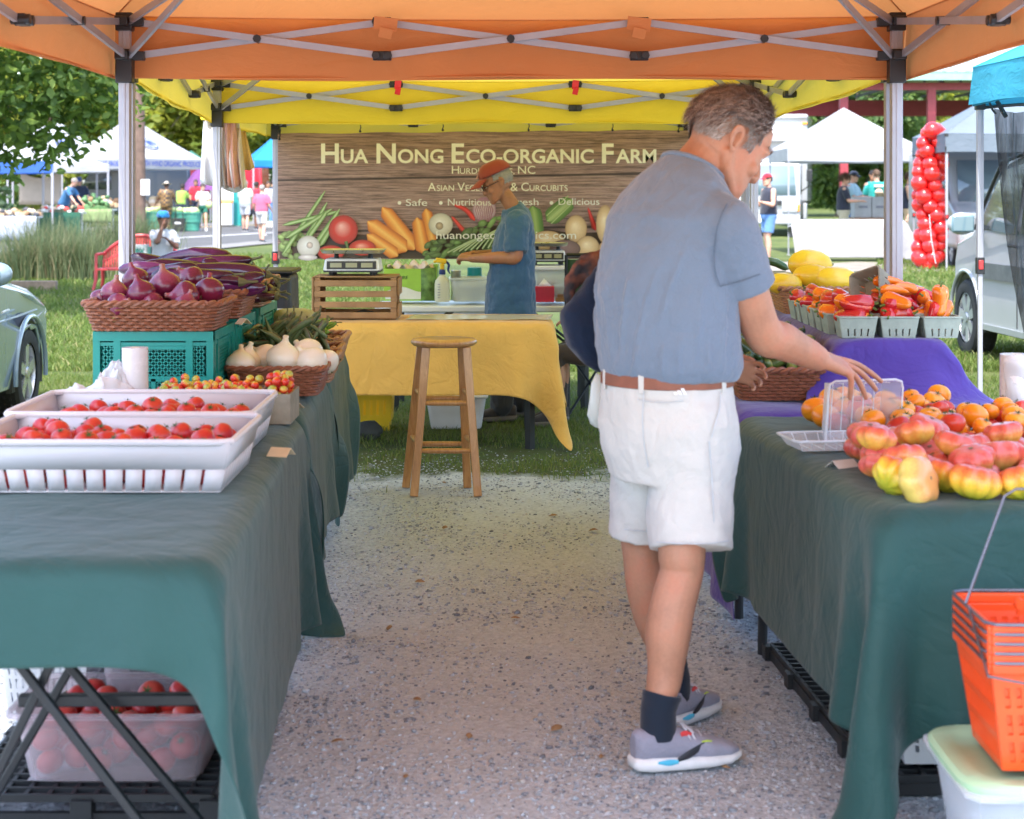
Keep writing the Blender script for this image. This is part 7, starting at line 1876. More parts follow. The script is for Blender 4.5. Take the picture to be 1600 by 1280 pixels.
# ================================================================= VENDOR'S TABLE, UNDER THE TABLES, BACKGROUND
def Wz(px, Y, z): return V((px - 800) / FPX * Y, Y, z)
YT = 12.5; ZH = .734
M_LIME = mat('green_carton', (.30, .52, .06), .6, 0, .15, 6); M_LIMEW = mat('white_carton', (.66, .67, .62), .6)
lb = thing('carton', 'open green and white fruit carton marked Limes on the back table', 'carton', Wz(642, YT, ZH))
ax0, ax1, ay = gx(600, YT), gx(683, YT), YT - .02
m = MB(); 
for a, b in (((ax0, ay, ZH), (ax1 - .11, ay + .006, ZH + .22)), ((ax0, ay + .3, ZH), (ax1, ay + .306, ZH + .24)), ((ax0, ay + .007, ZH), (ax0 + .006, ay + .299, ZH + .24)), ((ax1 - .006, ay + .007, ZH), (ax1, ay + .299, ZH + .24))): m.span(a, b)
m.build('box', M_LIME, lb, smooth=False)
m = MB(); m.add([V(ax1 - .1095, ay, ZH), V(ax1 - .006, ay + .002, ZH), V(ax1 - .006, ay + .002, ZH + .23), V(ax1 - .1095, ay, ZH + .22)], [(0, 1, 2, 3)]); m.build('side_panel', mat('green_photo_print', (.12, .22, .05), .6, 0, .7, 18), lb, solid=.004)
m = MB(); m.grid(lambda u, v: V(ax0 + .01 + (ax1 - ax0 - .12) * u, ay - .003, ZH + .012 + (.05 + .035 * math.sin(PI * (u * .9 + .1)) ** 2) * v), 20, 3); m.build('white_swoosh', M_LIMEW, lb, smooth=False)
m = MB(); text_fit(m, 'Limes', ax0 + .045, ax0 + .16, ZH + .150, ZH + .185, lambda x, z: V(x + (z - ZH - .15) * .3, ay - .003, z)); m.build('lettering', mat('dark_green_print', (.01, .05, .015), .6), lb, smooth=False)
m = MB(); m.grid(lambda u, v: V(ax0 + .02 + (ax1 - ax0 - .05) * u, ay + .04 + .2 * v, ZH + .225 + .035 * math.sin(u * 9) * math.sin(v * 6) + .02 * math.sin(u * 23 + v * 9)), 30, 12); m.build('crumpled_bag', clear_plastic('pinkish_film', alpha=.75, milky=(.78, .62, .55), rough=.3), lb, angle=180)
def spray():
 x, y = gx(691, YT - .1), YT - .1; r = thing('spray_bottle', 'spray bottle with yellow and blue trigger head', 'spray bottle', (x, y, ZH))
 m = MB(); m.lathe([(.0, 0), (.048, 0), (.052, .01), (.052, .12), (.046, .145), (.030, .165), (.018, .175), (.018, .19)], 22, (x, y, ZH)); m.build('bottle', clear_plastic('cloudy_bottle', alpha=.8, milky=(.66, .64, .48), rough=.3), r)
 m = MB(); m.lathe([(.021, .185), (.023, .19), (.021, .215), (.014, .22)], 16, (x, y, ZH)); m.build('collar', mat('dark_blue_plastic', (.01, .03, .16), .4), r)
 m = MB(); m.tube([(x, y, ZH + .215), (x, y, ZH + .26)], [.014, .016], 10); m.box((x - .008, y, ZH + .278), (.075, .03, .032), (0, .15, 0)); m.box((x - .05, y, ZH + .272), (.02, .018, .018)); m.build('spray_head', mat('yellow_plastic', (.80, .50, .01), .35), r, bevel=.006)
 m = MB(); q, rr = smooth_path([(x + .025, y, ZH + .275), (x + .045, y, ZH + .25), (x + .04, y, ZH + .215), (x + .055, y, ZH + .19)], [.008, .009, .007, .004], 4); m.tube(q, rr, 8); m.build('trigger', MATS['dark_blue_plastic'], r)
 m = MB(); 
 for k in range(6): m.box((x - .02, y - .0535, ZH + .03 + k * .018), (.018, .001, .003))
 m.build('scale_mark', MATS['dark_blue_plastic'], r)
spray()
m = MB(); x, y = gx(712, YT), YT + .05; m.lathe([(0, 0), (.034, 0), (.034, .20), (.036, .203), (.034, .208), (0, .207)], 22, (x, y, ZH)); tag(m.build('metal_can', M_SSTEEL, base=(x, y, ZH)), 'tall steel can between the spray bottle and the vendor', 'can')
M_TUB = clear_plastic('clear_tub', alpha=.38, milky=(.80, .84, .82), rough=.15)
def tub(label, x0, x1, y0, y1, z0, h, m_, f=.02, lidm=None, name='plastic_tub', lidname='lid'):
 r = thing(name, label, 'tub', ((x0 + x1) / 2, (y0 + y1) / 2, z0)); m = MB()
 secs = [((( x0 + x1) / 2, (y0 + y1) / 2, z0 + z), (x1 - x0) / 2 - e, (y1 - y0) / 2 - e, V(1, 0, 0), V(0, 1, 0)) for z, e in ((.0, f + .006), (.006, f), (h * .55, f * .45), (h, 0))]
 m.loft(secs, 40, power=6, cap=False); c = [V((x0 + x1) / 2 + a * ((x1 - x0) / 2 - f) * .96, (y0 + y1) / 2 + b * ((y1 - y0) / 2 - f) * .96, z0 + .003) for a, b in ((-1, -1), (1, -1), (1, 1), (-1, 1))]; m.add(c, [(0, 1, 2, 3)])
 m.build('body', m_, r, solid=.003)
 q = [V(a, b, z0 + h) for a, b in rrect(x0 - .006, x1 + .006, y0 - .006, y1 + .006, .035, 56)]; m = MB(); m.tube(q + q[:2], .008, 8, cap=False); m.build('rim', m_, r)
 if lidm: m = MB(); m.loft([(((x0 + x1) / 2, (y0 + y1) / 2, z0 + h + z), (x1 - x0) / 2 + e, (y1 - y0) / 2 + e, V(1, 0, 0), V(0, 1, 0)) for z, e in ((.0, .012), (.018, .014), (.026, .006), (.027, -.03), (.020, -.04), (.020, -.12 if x1 - x0 > .3 else -.06))], 44, power=6); m.build(lidname, lidm, r, angle=40)
 return r
tub('clear plastic tub holding grey green pulp baskets, behind the vendor hands', gx(704, YT), gx(772, YT), YT - .12, YT + .14, ZH, .155, M_TUB)
for k in range(2):
 kp.put((gx(722 + 32 * k, YT), YT, ZH + .03), (0, 0, .05 * k), .95, 'empty pulp basket inside the clear tub, %s one' % ('left' if k == 0 else 'right'), 'pulp baskets in the clear tub')
m = MB(); x, y = gx(741, YT + .1), YT + .2; m.lathe([(0, 0), (.05, 0), (.055, .16), (.05, .165), (.05, .215), (.045, .22), (0, .22)], 22, (x, y, ZH)); tag(m.build('teal_jar', mat('teal_lid', (.0, .22, .25), .4), base=(x, y, ZH)), 'teal topped jar standing behind the clear tub', 'jar')
t2 = tub('lidded clear tote with dark roots inside, right of the vendor', gx(832, YT), gx(894, YT), YT - .05, YT + .26, ZH, .215, M_TUB, lidm=M_WHITEP)
m = MB()
for k in range(26): a = Vector((gx(862, YT) + rr_(-.09, .09), YT + .1 + rr_(-.1, .1), ZH + rr_(.02, .09))); m.tube([a, a + V(rr_(-.06, .06), rr_(-.05, .05), rr_(.02, .08))], [rr_(.012, .02), .004], 6)
tag(m.build('root_heap', mat('dark_roots', (.045, .05, .04), .7, 0, .3), base=Wz(862, YT, ZH)), 'heap of dark roots inside the lidded clear tote', 'roots')
scale('second electronic scale sitting on the lidded clear tote', (gx(856, YT), YT + .10, ZH + .245), .25, .24)
m = MB(); m.span((gx(836, 12.36), 12.33, ZH), (gx(866, 12.36), 12.45, ZH + .105)); tag(m.build('red_box', mat('red_carton', (.52, .015, .05), .5), base=Wz(851, 12.36, ZH), bevel=.004), 'small red box holding a folded white paper', 'box')
m = MB(); m.add([Wz(840, 12.38, ZH + .106), Wz(862, 12.38, ZH + .106), Wz(850, 12.39, ZH + .158)], [(0, 1, 2)]); tag(m.build('folded_paper', M_WHITEP, base=Wz(851, 12.38, ZH + .106), solid=.002), 'white folded paper standing in the red box', 'paper')
m = MB(); m.span((gx(868, 12.4), 12.36, ZH), (gx(884, 12.4), 12.42, ZH + .03)); m.span((gx(871, 12.4), 12.37, ZH + .031), (gx(882, 12.4), 12.42, ZH + .05)); tag(m.build('wooden_block', M_CRATEW, base=Wz(876, 12.4, ZH)), 'small wooden blocks beside the red box', 'block')
tub('white cooler with a pale lid standing on the grass behind the back table', gx(628, 13.6), gx(836, 13.6), 13.45, 13.95, 0, .60, M_WHITEP, .03, lidm=mat('pale_blue_lid', (.62, .72, .74), .4), name='cooler')
tub('white bin standing on the grass beneath the golden table', gx(668, 11.6), gx(760, 11.6), 11.35, 11.62, 0, .20, M_WHITEP, .03, name='plastic_bin')
m = MB(); cx_, cy_ = gx(572, 11.4), 11.4
for k in range(4):
 a = [(-.16, -.12), (.16, -.12), (.16, .12), (-.16, .12)]; p, q = a[k], a[(k + 1) % 4]; quad_wall(m, (cx_ + p[0], cy_ + p[1], .06), (cx_ + q[0], cy_ + q[1], .06), (cx_ + q[0] * 1.06, cy_ + q[1] * 1.06, .25), (cx_ + p[0] * 1.06, cy_ + p[1] * 1.06, .25), 7, .2, .7, .4)
m.add([(cx_ + a, cy_ + b, .06) for a, b in ((-.16, -.12), (.16, -.12), (.16, .12), (-.16, .12))], [(0, 1, 2, 3)])
m.span((cx_ - .15, cy_ - .11, .0), (cx_ + .15, cy_ + .11, .055))
tag(m.build('plastic_crate', mat('yellow_crate_plastic', (.78, .52, .01), .4), base=(cx_, cy_, 0), solid=.006, smooth=False), 'bright yellow slotted crate on the grass under the golden table', 'crate')
m = MB(); m.ball((gx(574, 10.9), 10.9, .05), (.10, .08, .06), 9, 6); o = m.build('stone', mat('dark_stone', (.05, .055, .05), .9, 0, .3), base=(gx(574, 10.9), 10.9, 0)); displace(o, .1, .04); tag(o, 'dark rock on the grass below the yellow crate', 'stone')
ch = thing('camp_chair', 'black folding camp chair seen between the vendor and the man in shorts', 'chair', (gx(925, 12.0), 12.0, 0))
def T_(pts, r, nm, mm=M_BLACKM): q = MB(); q.tube(pts, r, 8); q.build(nm, mm, ch)
ca, cb_ = gx(886, 12), gx(955, 12)
for x in (ca, cb_): T_([(x, 12.2, 0.0), (x, 12.16, 1.06)], .012, 'leg'); T_([(x, 11.75, 0.0), (x, 11.77, .62)], .012, 'leg')
T_([(ca, 12.16, 1.06), (cb_, 12.16, 1.06)], .012, 'top_bar'); T_([(ca, 11.75, .04), (cb_, 12.2, .42)], .009, 'brace'); T_([(cb_, 11.75, .04), (ca, 12.2, .42)], .009, 'brace')
m = MB(); m.grid(lambda u, v: V(ca + (cb_ - ca) * u, 12.16 - .03 * math.sin(PI * u), .55 + .48 * v), 10, 6); m.build('backrest', mat('dark_green_canvas', (.02, .06, .035), .8), ch, solid=.003); m = MB(); m.grid(lambda u, v: V(ca + (cb_ - ca) * u, 11.75 + .42 * v, .42 - .04 * math.sin(PI * u)), 10, 6); m.build('seat', MATS['dark_green_canvas'], ch, solid=.003)
person('person seated behind the man in shorts, dark brown trousers showing beside the golden cloth', (gx(975, 11.5), 11.5), R(172), 1.62, SK_MID, cloth_mat('dark_grey_top', (.05, .05, .06)), cloth_mat('dark_brown_trousers', (.055, .042, .036)), (cloth_mat('dark_shoe', (.06, .048, .045)), mat('dark_sole', (.16, .13, .11))), H_DARK, arms=((.10, -.26, 0), (.22, -.02, -.03)), sit=.42, long_pants=True, head=(0, .3))
M_GRID = mat('black_pallet_plastic', (.015, .016, .018), .5, 0, .2)
def pallet(label, o, yaw, w, d, h, st=.05):
 M = Matrix.Translation((o[0], o[1], 0)) @ Matrix.Rotation(yaw, 4, 'Z'); m = MB()
 n, k = int(w / st), int(d / st)
 for i in range(n + 1): m.bar(M @ V(w * i / n, 0, h - .008), M @ V(w * i / n, d, h - .008), .010, .016)
 for j in range(k + 1): m.bar(M @ V(0, d * j / k, h - .007), M @ V(w, d * j / k, h - .007), .010, .018)
 for a in (0, .5, 1):
  for b in (0, .25, .5, .75, 1): m.box(M @ V(w * a, d * b, h * .45), (.05, .05, h * .9), (0, 0, yaw))
 for j in (0, 1): m.bar(M @ V(0, d * j, .02), M @ V(w, d * j, .02), .02, .03)
 for j in (0, 1): m.bar(M @ V(w * j, 0, .02), M @ V(w * j, d, .02), .02, .03)
 return tag(m.build('grid_pallet', M_GRID, base=(o[0], o[1], 0), smooth=False), label, 'pallet')
pallet('black grid pallet on the gravel under the left table', (-1.30, 4.25), 0, .60, 1.1, .075)
M_PINKT = clear_plastic('frosted_bin', alpha=.16, milky=(.70, .64, .68), rough=.3, tint=(.95, .9, .92))
tub('frosted bin full of red tomatoes under the left table', -1.19, -.715, 4.30, 4.66, .078, .165, M_PINKT, .03, name='storage_bin')
kbt = Kind(tomato('red tomato in bin', 'red tomatoes in the frosted bin', M_TOM))
for (x, y, z, r) in pile(150, -1.12, -.785, 4.365, 4.595, lambda: rr_(.030, .037), .088, flat=.86, ztop=.228): kbt.put((x, y, z), rot3(1), r, 'red tomato inside the frosted bin under the left table', 'red tomatoes in the frosted bin')
tub('closed frosted bin behind the tomato bin under the left table', -1.10, -.70, 4.80, 5.16, .078, .20, M_PINKT, .03, lidm=M_PINKT, name='storage_bin')
def vent_crate(label, x0, x1, y0, y1, z0, h, rows=2):
 r = thing('vented_crate', label, 'crate', ((x0 + x1) / 2, (y0 + y1) / 2, z0)); m = MB(); B_ = [(x0 + .02, y0 + .02), (x1 - .02, y0 + .02), (x1 - .02, y1 - .02), (x0 + .02, y1 - .02)]; Tt = [(x0, y0), (x1, y0), (x1, y1), (x0, y1)]
 for k in range(4):
  a, b, c, d = B_[k], B_[(k + 1) % 4], Tt[(k + 1) % 4], Tt[k]; quad_wall(m, (*a, z0), (*b, z0), (*c, z0 + h), (*d, z0 + h), 12, .22, .78, .3, 3)
 m.add([(*b, z0 + .003) for b in B_], [(0, 1, 2, 3)]); m.build('vented_body', M_WHITEP, r, solid=.004, smooth=False)
 q = [V(a, b, z0 + h) for a, b in rrect(x0 - .004, x1 + .004, y0 - .004, y1 + .004, .025, 48)]; m = MB(); m.tube(q + q[:2], .009, 8, cap=False); m.build('rim', M_WHITEP, r); return r
vent_crate('white vented crate at the left end of the black pallet', -1.36, -1.125, 4.84, 5.2, .078, .2)
pallet('black grid pallet on the gravel under the right table', (.905, 4.46), YB, .60, 1.32, .05)
vent_crate('white vented crate under the front of the tomato table', .955, 1.42, 4.50, 4.92, .063, .135); vent_crate('white vented crate stacked on the other one under the tomato table', .955, 1.42, 4.50, 4.92, .208, .135)
vent_crate('white vented crate farther back under the tomato table', .93, 1.38, 5.0, 5.5, .063, .22)
M_TOTE = clear_plastic('clear_tote_plastic', alpha=.24, milky=(.76, .80, .86), rough=.12); M_GLID = mat('pale_green_lid', (.40, .60, .37), .4, 0, .06)
tub('clear storage tote with a pale green lid at the lower right corner', .925, 1.50, 3.66, 4.08, .0, .262, M_TOTE, .04, lidm=M_GLID, name='storage_tote')
M_OBASK = mat('orange_basket_plastic', (.82, .085, .012), .35, 0, .05); M_CHROME = mat('chrome_wire', (.16, .16, .19), .3, .7, .05)
def shop_basket(label, cx, cy, z0, top=False, h=.222, w=.43, d=.30):
 r = thing('shopping_basket', label, 'shopping basket', (cx, cy, z0)); f = .032; m = MB()
 Bq = [(cx - w / 2 + f, cy - d / 2 + f), (cx + w / 2 - f, cy - d / 2 + f), (cx + w / 2 - f, cy + d / 2 - f), (cx - w / 2 + f, cy + d / 2 - f)]; Tq = [(cx - w / 2, cy - d / 2), (cx + w / 2, cy - d / 2), (cx + w / 2, cy + d / 2), (cx - w / 2, cy + d / 2)]
 for k in range(4):
  a, b, c, e = Bq[k], Bq[(k + 1) % 4], Tq[(k + 1) % 4], Tq[k]; quad_wall(m, (*a, z0), (*b, z0), (*c, z0 + h), (*e, z0 + h), 16 if k % 2 == 0 else 11, .08, .86, .5, 3)
 m.add([(*b, z0 + .003) for b in Bq], [(0, 1, 2, 3)]); m.build('slotted_body', M_OBASK, r, solid=.004, smooth=False)
 m = MB()
 for k in range(4):   # lip
  a, b = Tq[k], Tq[(k + 1) % 4]; m.bar((*a, z0 + h - .008), (*b, z0 + h - .008), .014, .022)
 m.build('lip', M_OBASK, r, bevel=.004)
 q = [V(a, b, z0 + h + .006) for a, b in rrect(cx - w / 2 - .010, cx + w / 2 + .010, cy - d / 2 - .010, cy + d / 2 + .010, .03, 48)]; m = MB(); m.tube(q + q[:2], .0036, 6, cap=False); m.build('wire_rim', M_CHROME, r)
 if top:
  for sg, tilt in ((1, .42), (-1, 2.4)):
   m = MB(); yy = cy + .005 * sg; L = .30 if sg > 0 else .22
   if sg > 0: q = [V(cx - w / 2 - .012, cy + .01, z0 + h + .012), V(cx - w / 2 + .075, cy + .03, z0 + h + .235), V(cx - w / 2 + .10, cy + .03, z0 + h + .250), V(cx + w / 2 - .10, cy + .03, z0 + h + .250), V(cx + w / 2 - .075, cy + .03, z0 + h + .235), V(cx + w / 2 + .012, cy + .01, z0 + h + .012)]
   else: q = [V(cx - w / 2 - .014, cy - .02, z0 + h + .012), V(cx - w / 2 - .012, cy - d / 2 - .02, z0 + h - .095), V(cx - w / 2 + .12, cy - d / 2 - .022, z0 + h - .12), V(cx - w / 2 + .155, cy - d / 2 - .015, z0 - .015 + .0), V(cx + w / 2 - .12, cy - d / 2 - .015, z0 - .012), V(cx + w / 2, cy - d / 2 - .02, z0 + h - .095)]
   m.tube(q, .0032, 8); m.build('wire_handle', M_CHROME, r)
  m = MB(); m.tube([(cx - w / 2 + .10, cy - .012 + .0, z0 + h + .012), (cx - w / 2 + .10, cy + .012, z0 + h + .012)], .012, 12); m.box((cx - w / 2 + .10, cy, z0 + h), (.014, .014, .02)); m.build('hinge', M_OBASK, r)
 return r
bz = .300
SBX, SBY = 1.185, 3.84
for k, nm in enumerate(('bottom', 'second', 'third', 'fourth', 'top')):
 shop_basket('orange shopping basket, %s of the nested stack%s' % (nm, ', with a raised wire handle' if k == 4 else ''), SBX, SBY, bz + k * .0195, k == 4)
def arc_outline(top, wheels, ra, zl):
 """side outline (x, z): top points from front to rear, then the sill with wheel arches"""
 pts = list(top)
 for wx, wz in wheels:      # rear first
  a0 = math.asin(min(1, (zl - wz) / ra)); 
  for k in range(11):
   a = (a0 + 0) + (PI - 2 * a0) * k / 10; pts.append((wx - ra * math.cos(a), wz + ra * math.sin(a)))
 return pts
def wheel_at(root, M, r, w, spokes=5, rim=None):
 rim = rim or mat('alloy_rim', (.52, .54, .56), .3, .7, .08)
 A = M.to_3x3() @ Matrix.Rotation(R(90), 3, 'X'); c = M.translation
 m = MB(); m.lathe([(r * .66, -w * .46), (r * .80, -w * .5), (r * .94, -w * .46), (r, -w * .36), (r, w * .36), (r * .94, w * .46), (r * .80, w * .5), (r * .66, w * .46)], 40, c, A, cap=False)
 for k in range(40): 
  a = 2 * PI * k / 40
  for q in (-.2, 0, .2): m.box(c + A @ V(math.cos(a + q) * r * 1.002, math.sin(a + q) * r * 1.002, q * w), (.012, .012, .02))
 t = m.build('wheel', M_RUBBER, root)
 m = MB(); m.lathe([(r * .67, -w * .42), (r * .67, w * .40), (r * .63, w * .42), (r * .60, w * .2), (r * .58, -w * .2)], 36, c, A, cap=False)
 for k in range(spokes):
  a = 2 * PI * k / spokes + .3; d = V(math.cos(a), math.sin(a), 0); s = V(-d.y, d.x, 0)
  vs = [A @ (d * r * .10 + s * r * .11 + V(0, 0, w * .40)), A @ (d * r * .10 - s * r * .11 + V(0, 0, w * .40)), A @ (d * r * .64 - s * r * .13 + V(0, 0, w * .40)), A @ (d * r * .64 + s * r * .13 + V(0, 0, w * .40))]
  vs += [A @ (d * r * .10 + s * r * .11 + V(0, 0, w * .25)), A @ (d * r * .10 - s * r * .11 + V(0, 0, w * .25)), A @ (d * r * .64 - s * r * .13 + V(0, 0, w * .25)), A @ (d * r * .64 + s * r * .13 + V(0, 0, w * .25))]
  m.add([c + v for v in vs], [(0, 1, 2, 3), (7, 6, 5, 4), (0, 4, 5, 1), (1, 5, 6, 2), (2, 6, 7, 3), (3, 7, 4, 0)])
 m.lathe([(0, w * .46), (r * .12, w * .45), (r * .15, w * .38)], 20, c, A); m.build('rim', rim, t)
 m = MB(); m.lathe([(0, -w * .1), (r * .6, -w * .1), (r * .6, -w * .12), (0, -w * .12)], 24, c, A); m.build('brake_disc', M_BLACKM, t)
M_SILVER = paint('silver_blue_paint', (.20, .28, .36), .25, .1, .9); M_WPAINT = paint('white_car_paint', (.33, .34, .36), .25, 0, .6)
def silver_car():
 root = thing('parked_car', 'silver grey car at the left edge, only its front wheel and mirror showing', 'car', (-4.02, 10.8, 0))
 X0, XR = -4.02, -3.155; yw = 11.95
 top = [(2.15, .38), (2.18, .52), (2.12, .66), (1.9, .76), (1.4, .86), (.95, .92), (.55, .97), (-1.7, 1.0), (-2.15, .92), (-2.2, .5), (-2.1, .3)]
 wl = [(-1.35, .30), (yw - 10.8, .295)]
 out = arc_outline(top, wl, .365, .22) + [(1.85, .24)]
 Mx = Matrix(((0, 1, 0, X0 - (XR - X0)), (1, 0, 0, 10.8), (0, 0, 1, 0), (0, 0, 0, 1)))
 m = MB(); W2 = XR - X0
 n = len(out); prof = ((-1.0, .0), (-.99, .0), (-.93, .0)); vs = []; rows = [(0, .0), (.035, .0), (.10, .0), (.5, .0), (.9, .0), (.965, .0), (1.0, .0)]
 for (u, _) in rows:
  for (y, z) in out:
   edge = min(u, 1 - u); c = .0 if edge > .09 else (1 - edge / .09)
   yy = y - math.copysign(.10 * c * c, y) if abs(y) > 1.2 else y
   fr = max(0, (y - 1.35) / .85); ww = W2 * 2 * (u - .5) * (1 - .16 * fr * fr) * (1 - .04 * max(0, (z - .6) / .4)) * (1 - .05 * max(0, (.45 - z) / .3))
   zz = z - (.07 * c * c if z > .6 else 0)
   vs.append(V(X0 + ww, 10.8 + yy, zz))
 fs = []
 for r in range(len(rows) - 1):
  for i in range(n):
   j = (i + 1) % n; fs.append((r * n + i, r * n + j, (r + 1) * n + j, (r + 1) * n + i))
 fs.append(tuple(range(n - 1, -1, -1))); fs.append(tuple((len(rows) - 1) * n + i for i in range(n)))
 m.add(vs, fs); b = m.build('body', M_SILVER, root, angle=28, bevel=.02, seg=3)
 m = MB(); m.tube([(XR + .001, 10.8 + y, z) for y, z in ((-1.8, .62), (-.5, .66), (.6, .68), (1.3, .70))], .008, 6); m.build('flank_crease', M_SILVER, root)
 m = MB(); m.tube([(XR + .004, yw + .372 * math.cos(a), .295 + .372 * math.sin(a)) for a in [R(-8 + 196 * k / 24) for k in range(25)]], .016, 8); m.build('arch_lip', M_SILVER, root)
 m = MB(); m.tube([(XR - .06, yw + .345 * math.cos(a), .295 + .345 * math.sin(a)) for a in [R(-15 + 210 * k / 24) for k in range(25)]], .05, 8); m.build('arch_liner', M_BLACKP, root)
 m = MB(); m.prism([(-.45 + .0, .95), (.62, .96), (.05, 1.36), (-.4, 1.44), (-1.5, 1.42), (-2.0, 1.0)], W2 * 1.66, Matrix(((0, 1, 0, X0 - W2 * .83), (1, 0, 0, 10.8), (0, 0, 1, 0), (0, 0, 0, 1)))); m.build('cabin', glass(), root, bevel=.05, seg=3)
 m = MB(); m.tube([(X0 + W2 * .80, 10.8 + .64, .965), (X0 + W2 * .72, 10.8 + .06, 1.38), (X0 + W2 * .70, 10.8 - .4, 1.45), (X0 + W2 * .70, 10.8 - 1.5, 1.43)], .035, 8); m.build('pillar', M_SILVER, root)
 m = MB(); c = Wz(-6, 10.95, .985); m.ball(c, (.10, .07, .075), 18, 12); o = m.build('mirror', M_SILVER, root); 
 m = MB(); m.ball(c + V(-.012, -.025, 0), (.078, .055, .060), 18, 12); m.build('mirror_glass', glass('mirror_glass', (.12, .20, .24)), o); m = MB(); m.bar(c + V(-.08, 0, -.05), c + V(-.18, .04, -.09), .05, .03); m.build('mirror_arm', M_BLACKP, o)
 m = MB(); m.tube([(XR - .085, 12.50, .63), (XR - .12, 12.66, .64), (XR - .21, 12.80, .62)], [.02, .05, .03], 10); m.build('headlight', glass('lamp_glass', (.45, .46, .46)), root, angle=180)
 m = MB(); m.bar((XR + .003, 11.18, .25), (XR + .003, 11.20, .95), .004, .008, up=(0, 1, 0)); m.build('door_gap', M_BLACKP, root)
 m = MB(); m.tube([(XR + .004, 11.28, .735), (XR + .004, 11.34, .74), (XR + .004, 11.42, .742)], .007, 6); m.build('side_badge', M_SSTEEL, root)
 wheel_at(root, Matrix.Translation((XR - .10, yw, .295)) @ Matrix.Rotation(R(90), 4, 'Z') @ Matrix.Rotation(0, 4, 'X'), .295, .20, 5)
 wheel_at(root, Matrix.Translation((XR - .10, 9.45, .30)) @ Matrix.Rotation(R(90), 4, 'Z'), .295, .20, 5)
 wheel_at(root, Matrix.Translation((2 * X0 - XR + .10, yw, .295)) @ Matrix.Rotation(R(-90), 4, 'Z'), .295, .20, 5); wheel_at(root, Matrix.Translation((2 * X0 - XR + .10, 9.45, .30)) @ Matrix.Rotation(R(-90), 4, 'Z'), .295, .20, 5)
silver_car()
def white_van():
 root = thing('parked_van', 'white van at the right edge behind the mesh curtain', 'van', (5.1, 15.2, 0)); L = root.location; W2 = .90; yaw = R(3.5)
 top = [(2.15, .30), (2.22, .55), (2.15, .85), (1.75, 1.06), (1.25, 1.16), (.55, 1.80), (.1, 1.88), (-2.0, 1.84), (-2.2, 1.5), (-2.25, .4), (-2.2, .3)]
 out = arc_outline(top, [(-1.3, .34), (1.42, .34)], .42, .26) + [(2.05, .26)]
 C_, S_ = math.cos(yaw), math.sin(yaw)
 def P(x, y, z): return V(L.x + x * C_ - y * S_, L.y + x * S_ + y * C_, z)   # x across (left negative), y along
 m = MB(); n = len(out); rows = (0, .03, .09, .5, .91, .97, 1); vs = []
 for u in rows:
  c = max(0, 1 - min(u, 1 - u) / .09)
  for (y, z) in out:
   fr = max(0, (y - 1.4) / .85); ww = W2 * 2 * (u - .5) * (1 - .14 * fr * fr) * (1 - .13 * max(0, (z - 1.1) / .8))
   vs.append(P(ww, y - (math.copysign(.12 * c * c, y) if abs(y) > 1.8 else 0), z - (.07 * c * c if z > 1.0 else 0)))
 fs = [(r * n + i, r * n + (i + 1) % n, (r + 1) * n + (i + 1) % n, (r + 1) * n + i) for r in range(len(rows) - 1) for i in range(n)]
 fs += [tuple(range(n - 1, -1, -1)), tuple((len(rows) - 1) * n + i for i in range(n))]; m.add(vs, fs); m.build('body', M_WPAINT, root, angle=28, bevel=.02, seg=3)
 def side(poly, mm, nm, off=.004, par=None, th=.006):
  m = MB(); q = [P(-(W2 * (1 - .13 * max(0, (z - 1.1) / .8))) - off, y, z) for y, z in poly]; m.add(q, [tuple(range(len(q)))]); return m.build(nm, mm, par or root, smooth=False, solid=th)
 w = side([(1.05, 1.16), (.62, 1.66), (.05, 1.72), (.05, 1.12)], glass(), 'window'); side([(-.05, 1.12), (-.05, 1.72), (-1.0, 1.72), (-1.0, 1.12)], glass(), 'window')
 m = MB(); m.tube([P(-W2 * .97 - .01, 1.2, 1.17), P(-W2 * .91 - .01, .60, 1.74), P(-W2 * .9, .1, 1.80)], .02, 8); m.build('window_frame', M_BLACKP, root)
 side([(1.02, .72), (1.02, .86), (-2.1, .86), (-2.1, .72)], mat('grey_side_strip', (.10, .105, .11), .5), 'side_moulding', .008, th=.02)
 for yy in (1.02, .02, -1.05): m = MB(); m.bar(P(-W2 - .003, yy, .34), P(-W2 - .003, yy, 1.14), .004, .010, up=(0, 1, 0)); m.build('door_gap', M_BLACKP, root)
 m = MB(); m.tube([P(-W2 - .006, .18, 1.02), P(-W2 - .035, .14, 1.03), P(-W2 - .035, .04, 1.03), P(-W2 - .006, .0, 1.02)], .014, 8); m.build('door_handle', M_BLACKP, root)
 m = MB(); c = P(-W2 - .17, .98, 1.20); m.ball(c, (.13, .06, .10), 16, 10); o = m.build('mirror', M_WPAINT, root); m = MB(); m.box(c + V(.0, -.045, 0), (.20, .03, .15)); m.build('mirror_glass', glass('mirror_glass', (.12, .20, .24)), o, bevel=.03); m = MB(); m.bar(c + V(.10, .0, -.03), P(-W2 + .02, .95, 1.17), .05, .05); m.build('mirror_arm', M_BLACKP, o)
 m = MB(); m.tube([P(-W2 - .0, 1.42 + .428 * math.cos(a), .34 + .428 * math.sin(a)) for a in [R(-8 + 196 * k / 24) for k in range(25)]], .018, 8); m.build('arch_lip', M_WPAINT, root)
 m = MB(); m.tube([P(-W2 + .08, 1.42 + .39 * math.cos(a), .34 + .39 * math.sin(a)) for a in [R(-15 + 210 * k / 24) for k in range(25)]], .06, 8); m.build('arch_liner', M_BLACKP, root)
 m = MB(); m.bar(P(-W2 + .01, .95, .30), P(-W2 + .01, -.85, .30), .06, .05); m.build('sill', M_WPAINT, root)
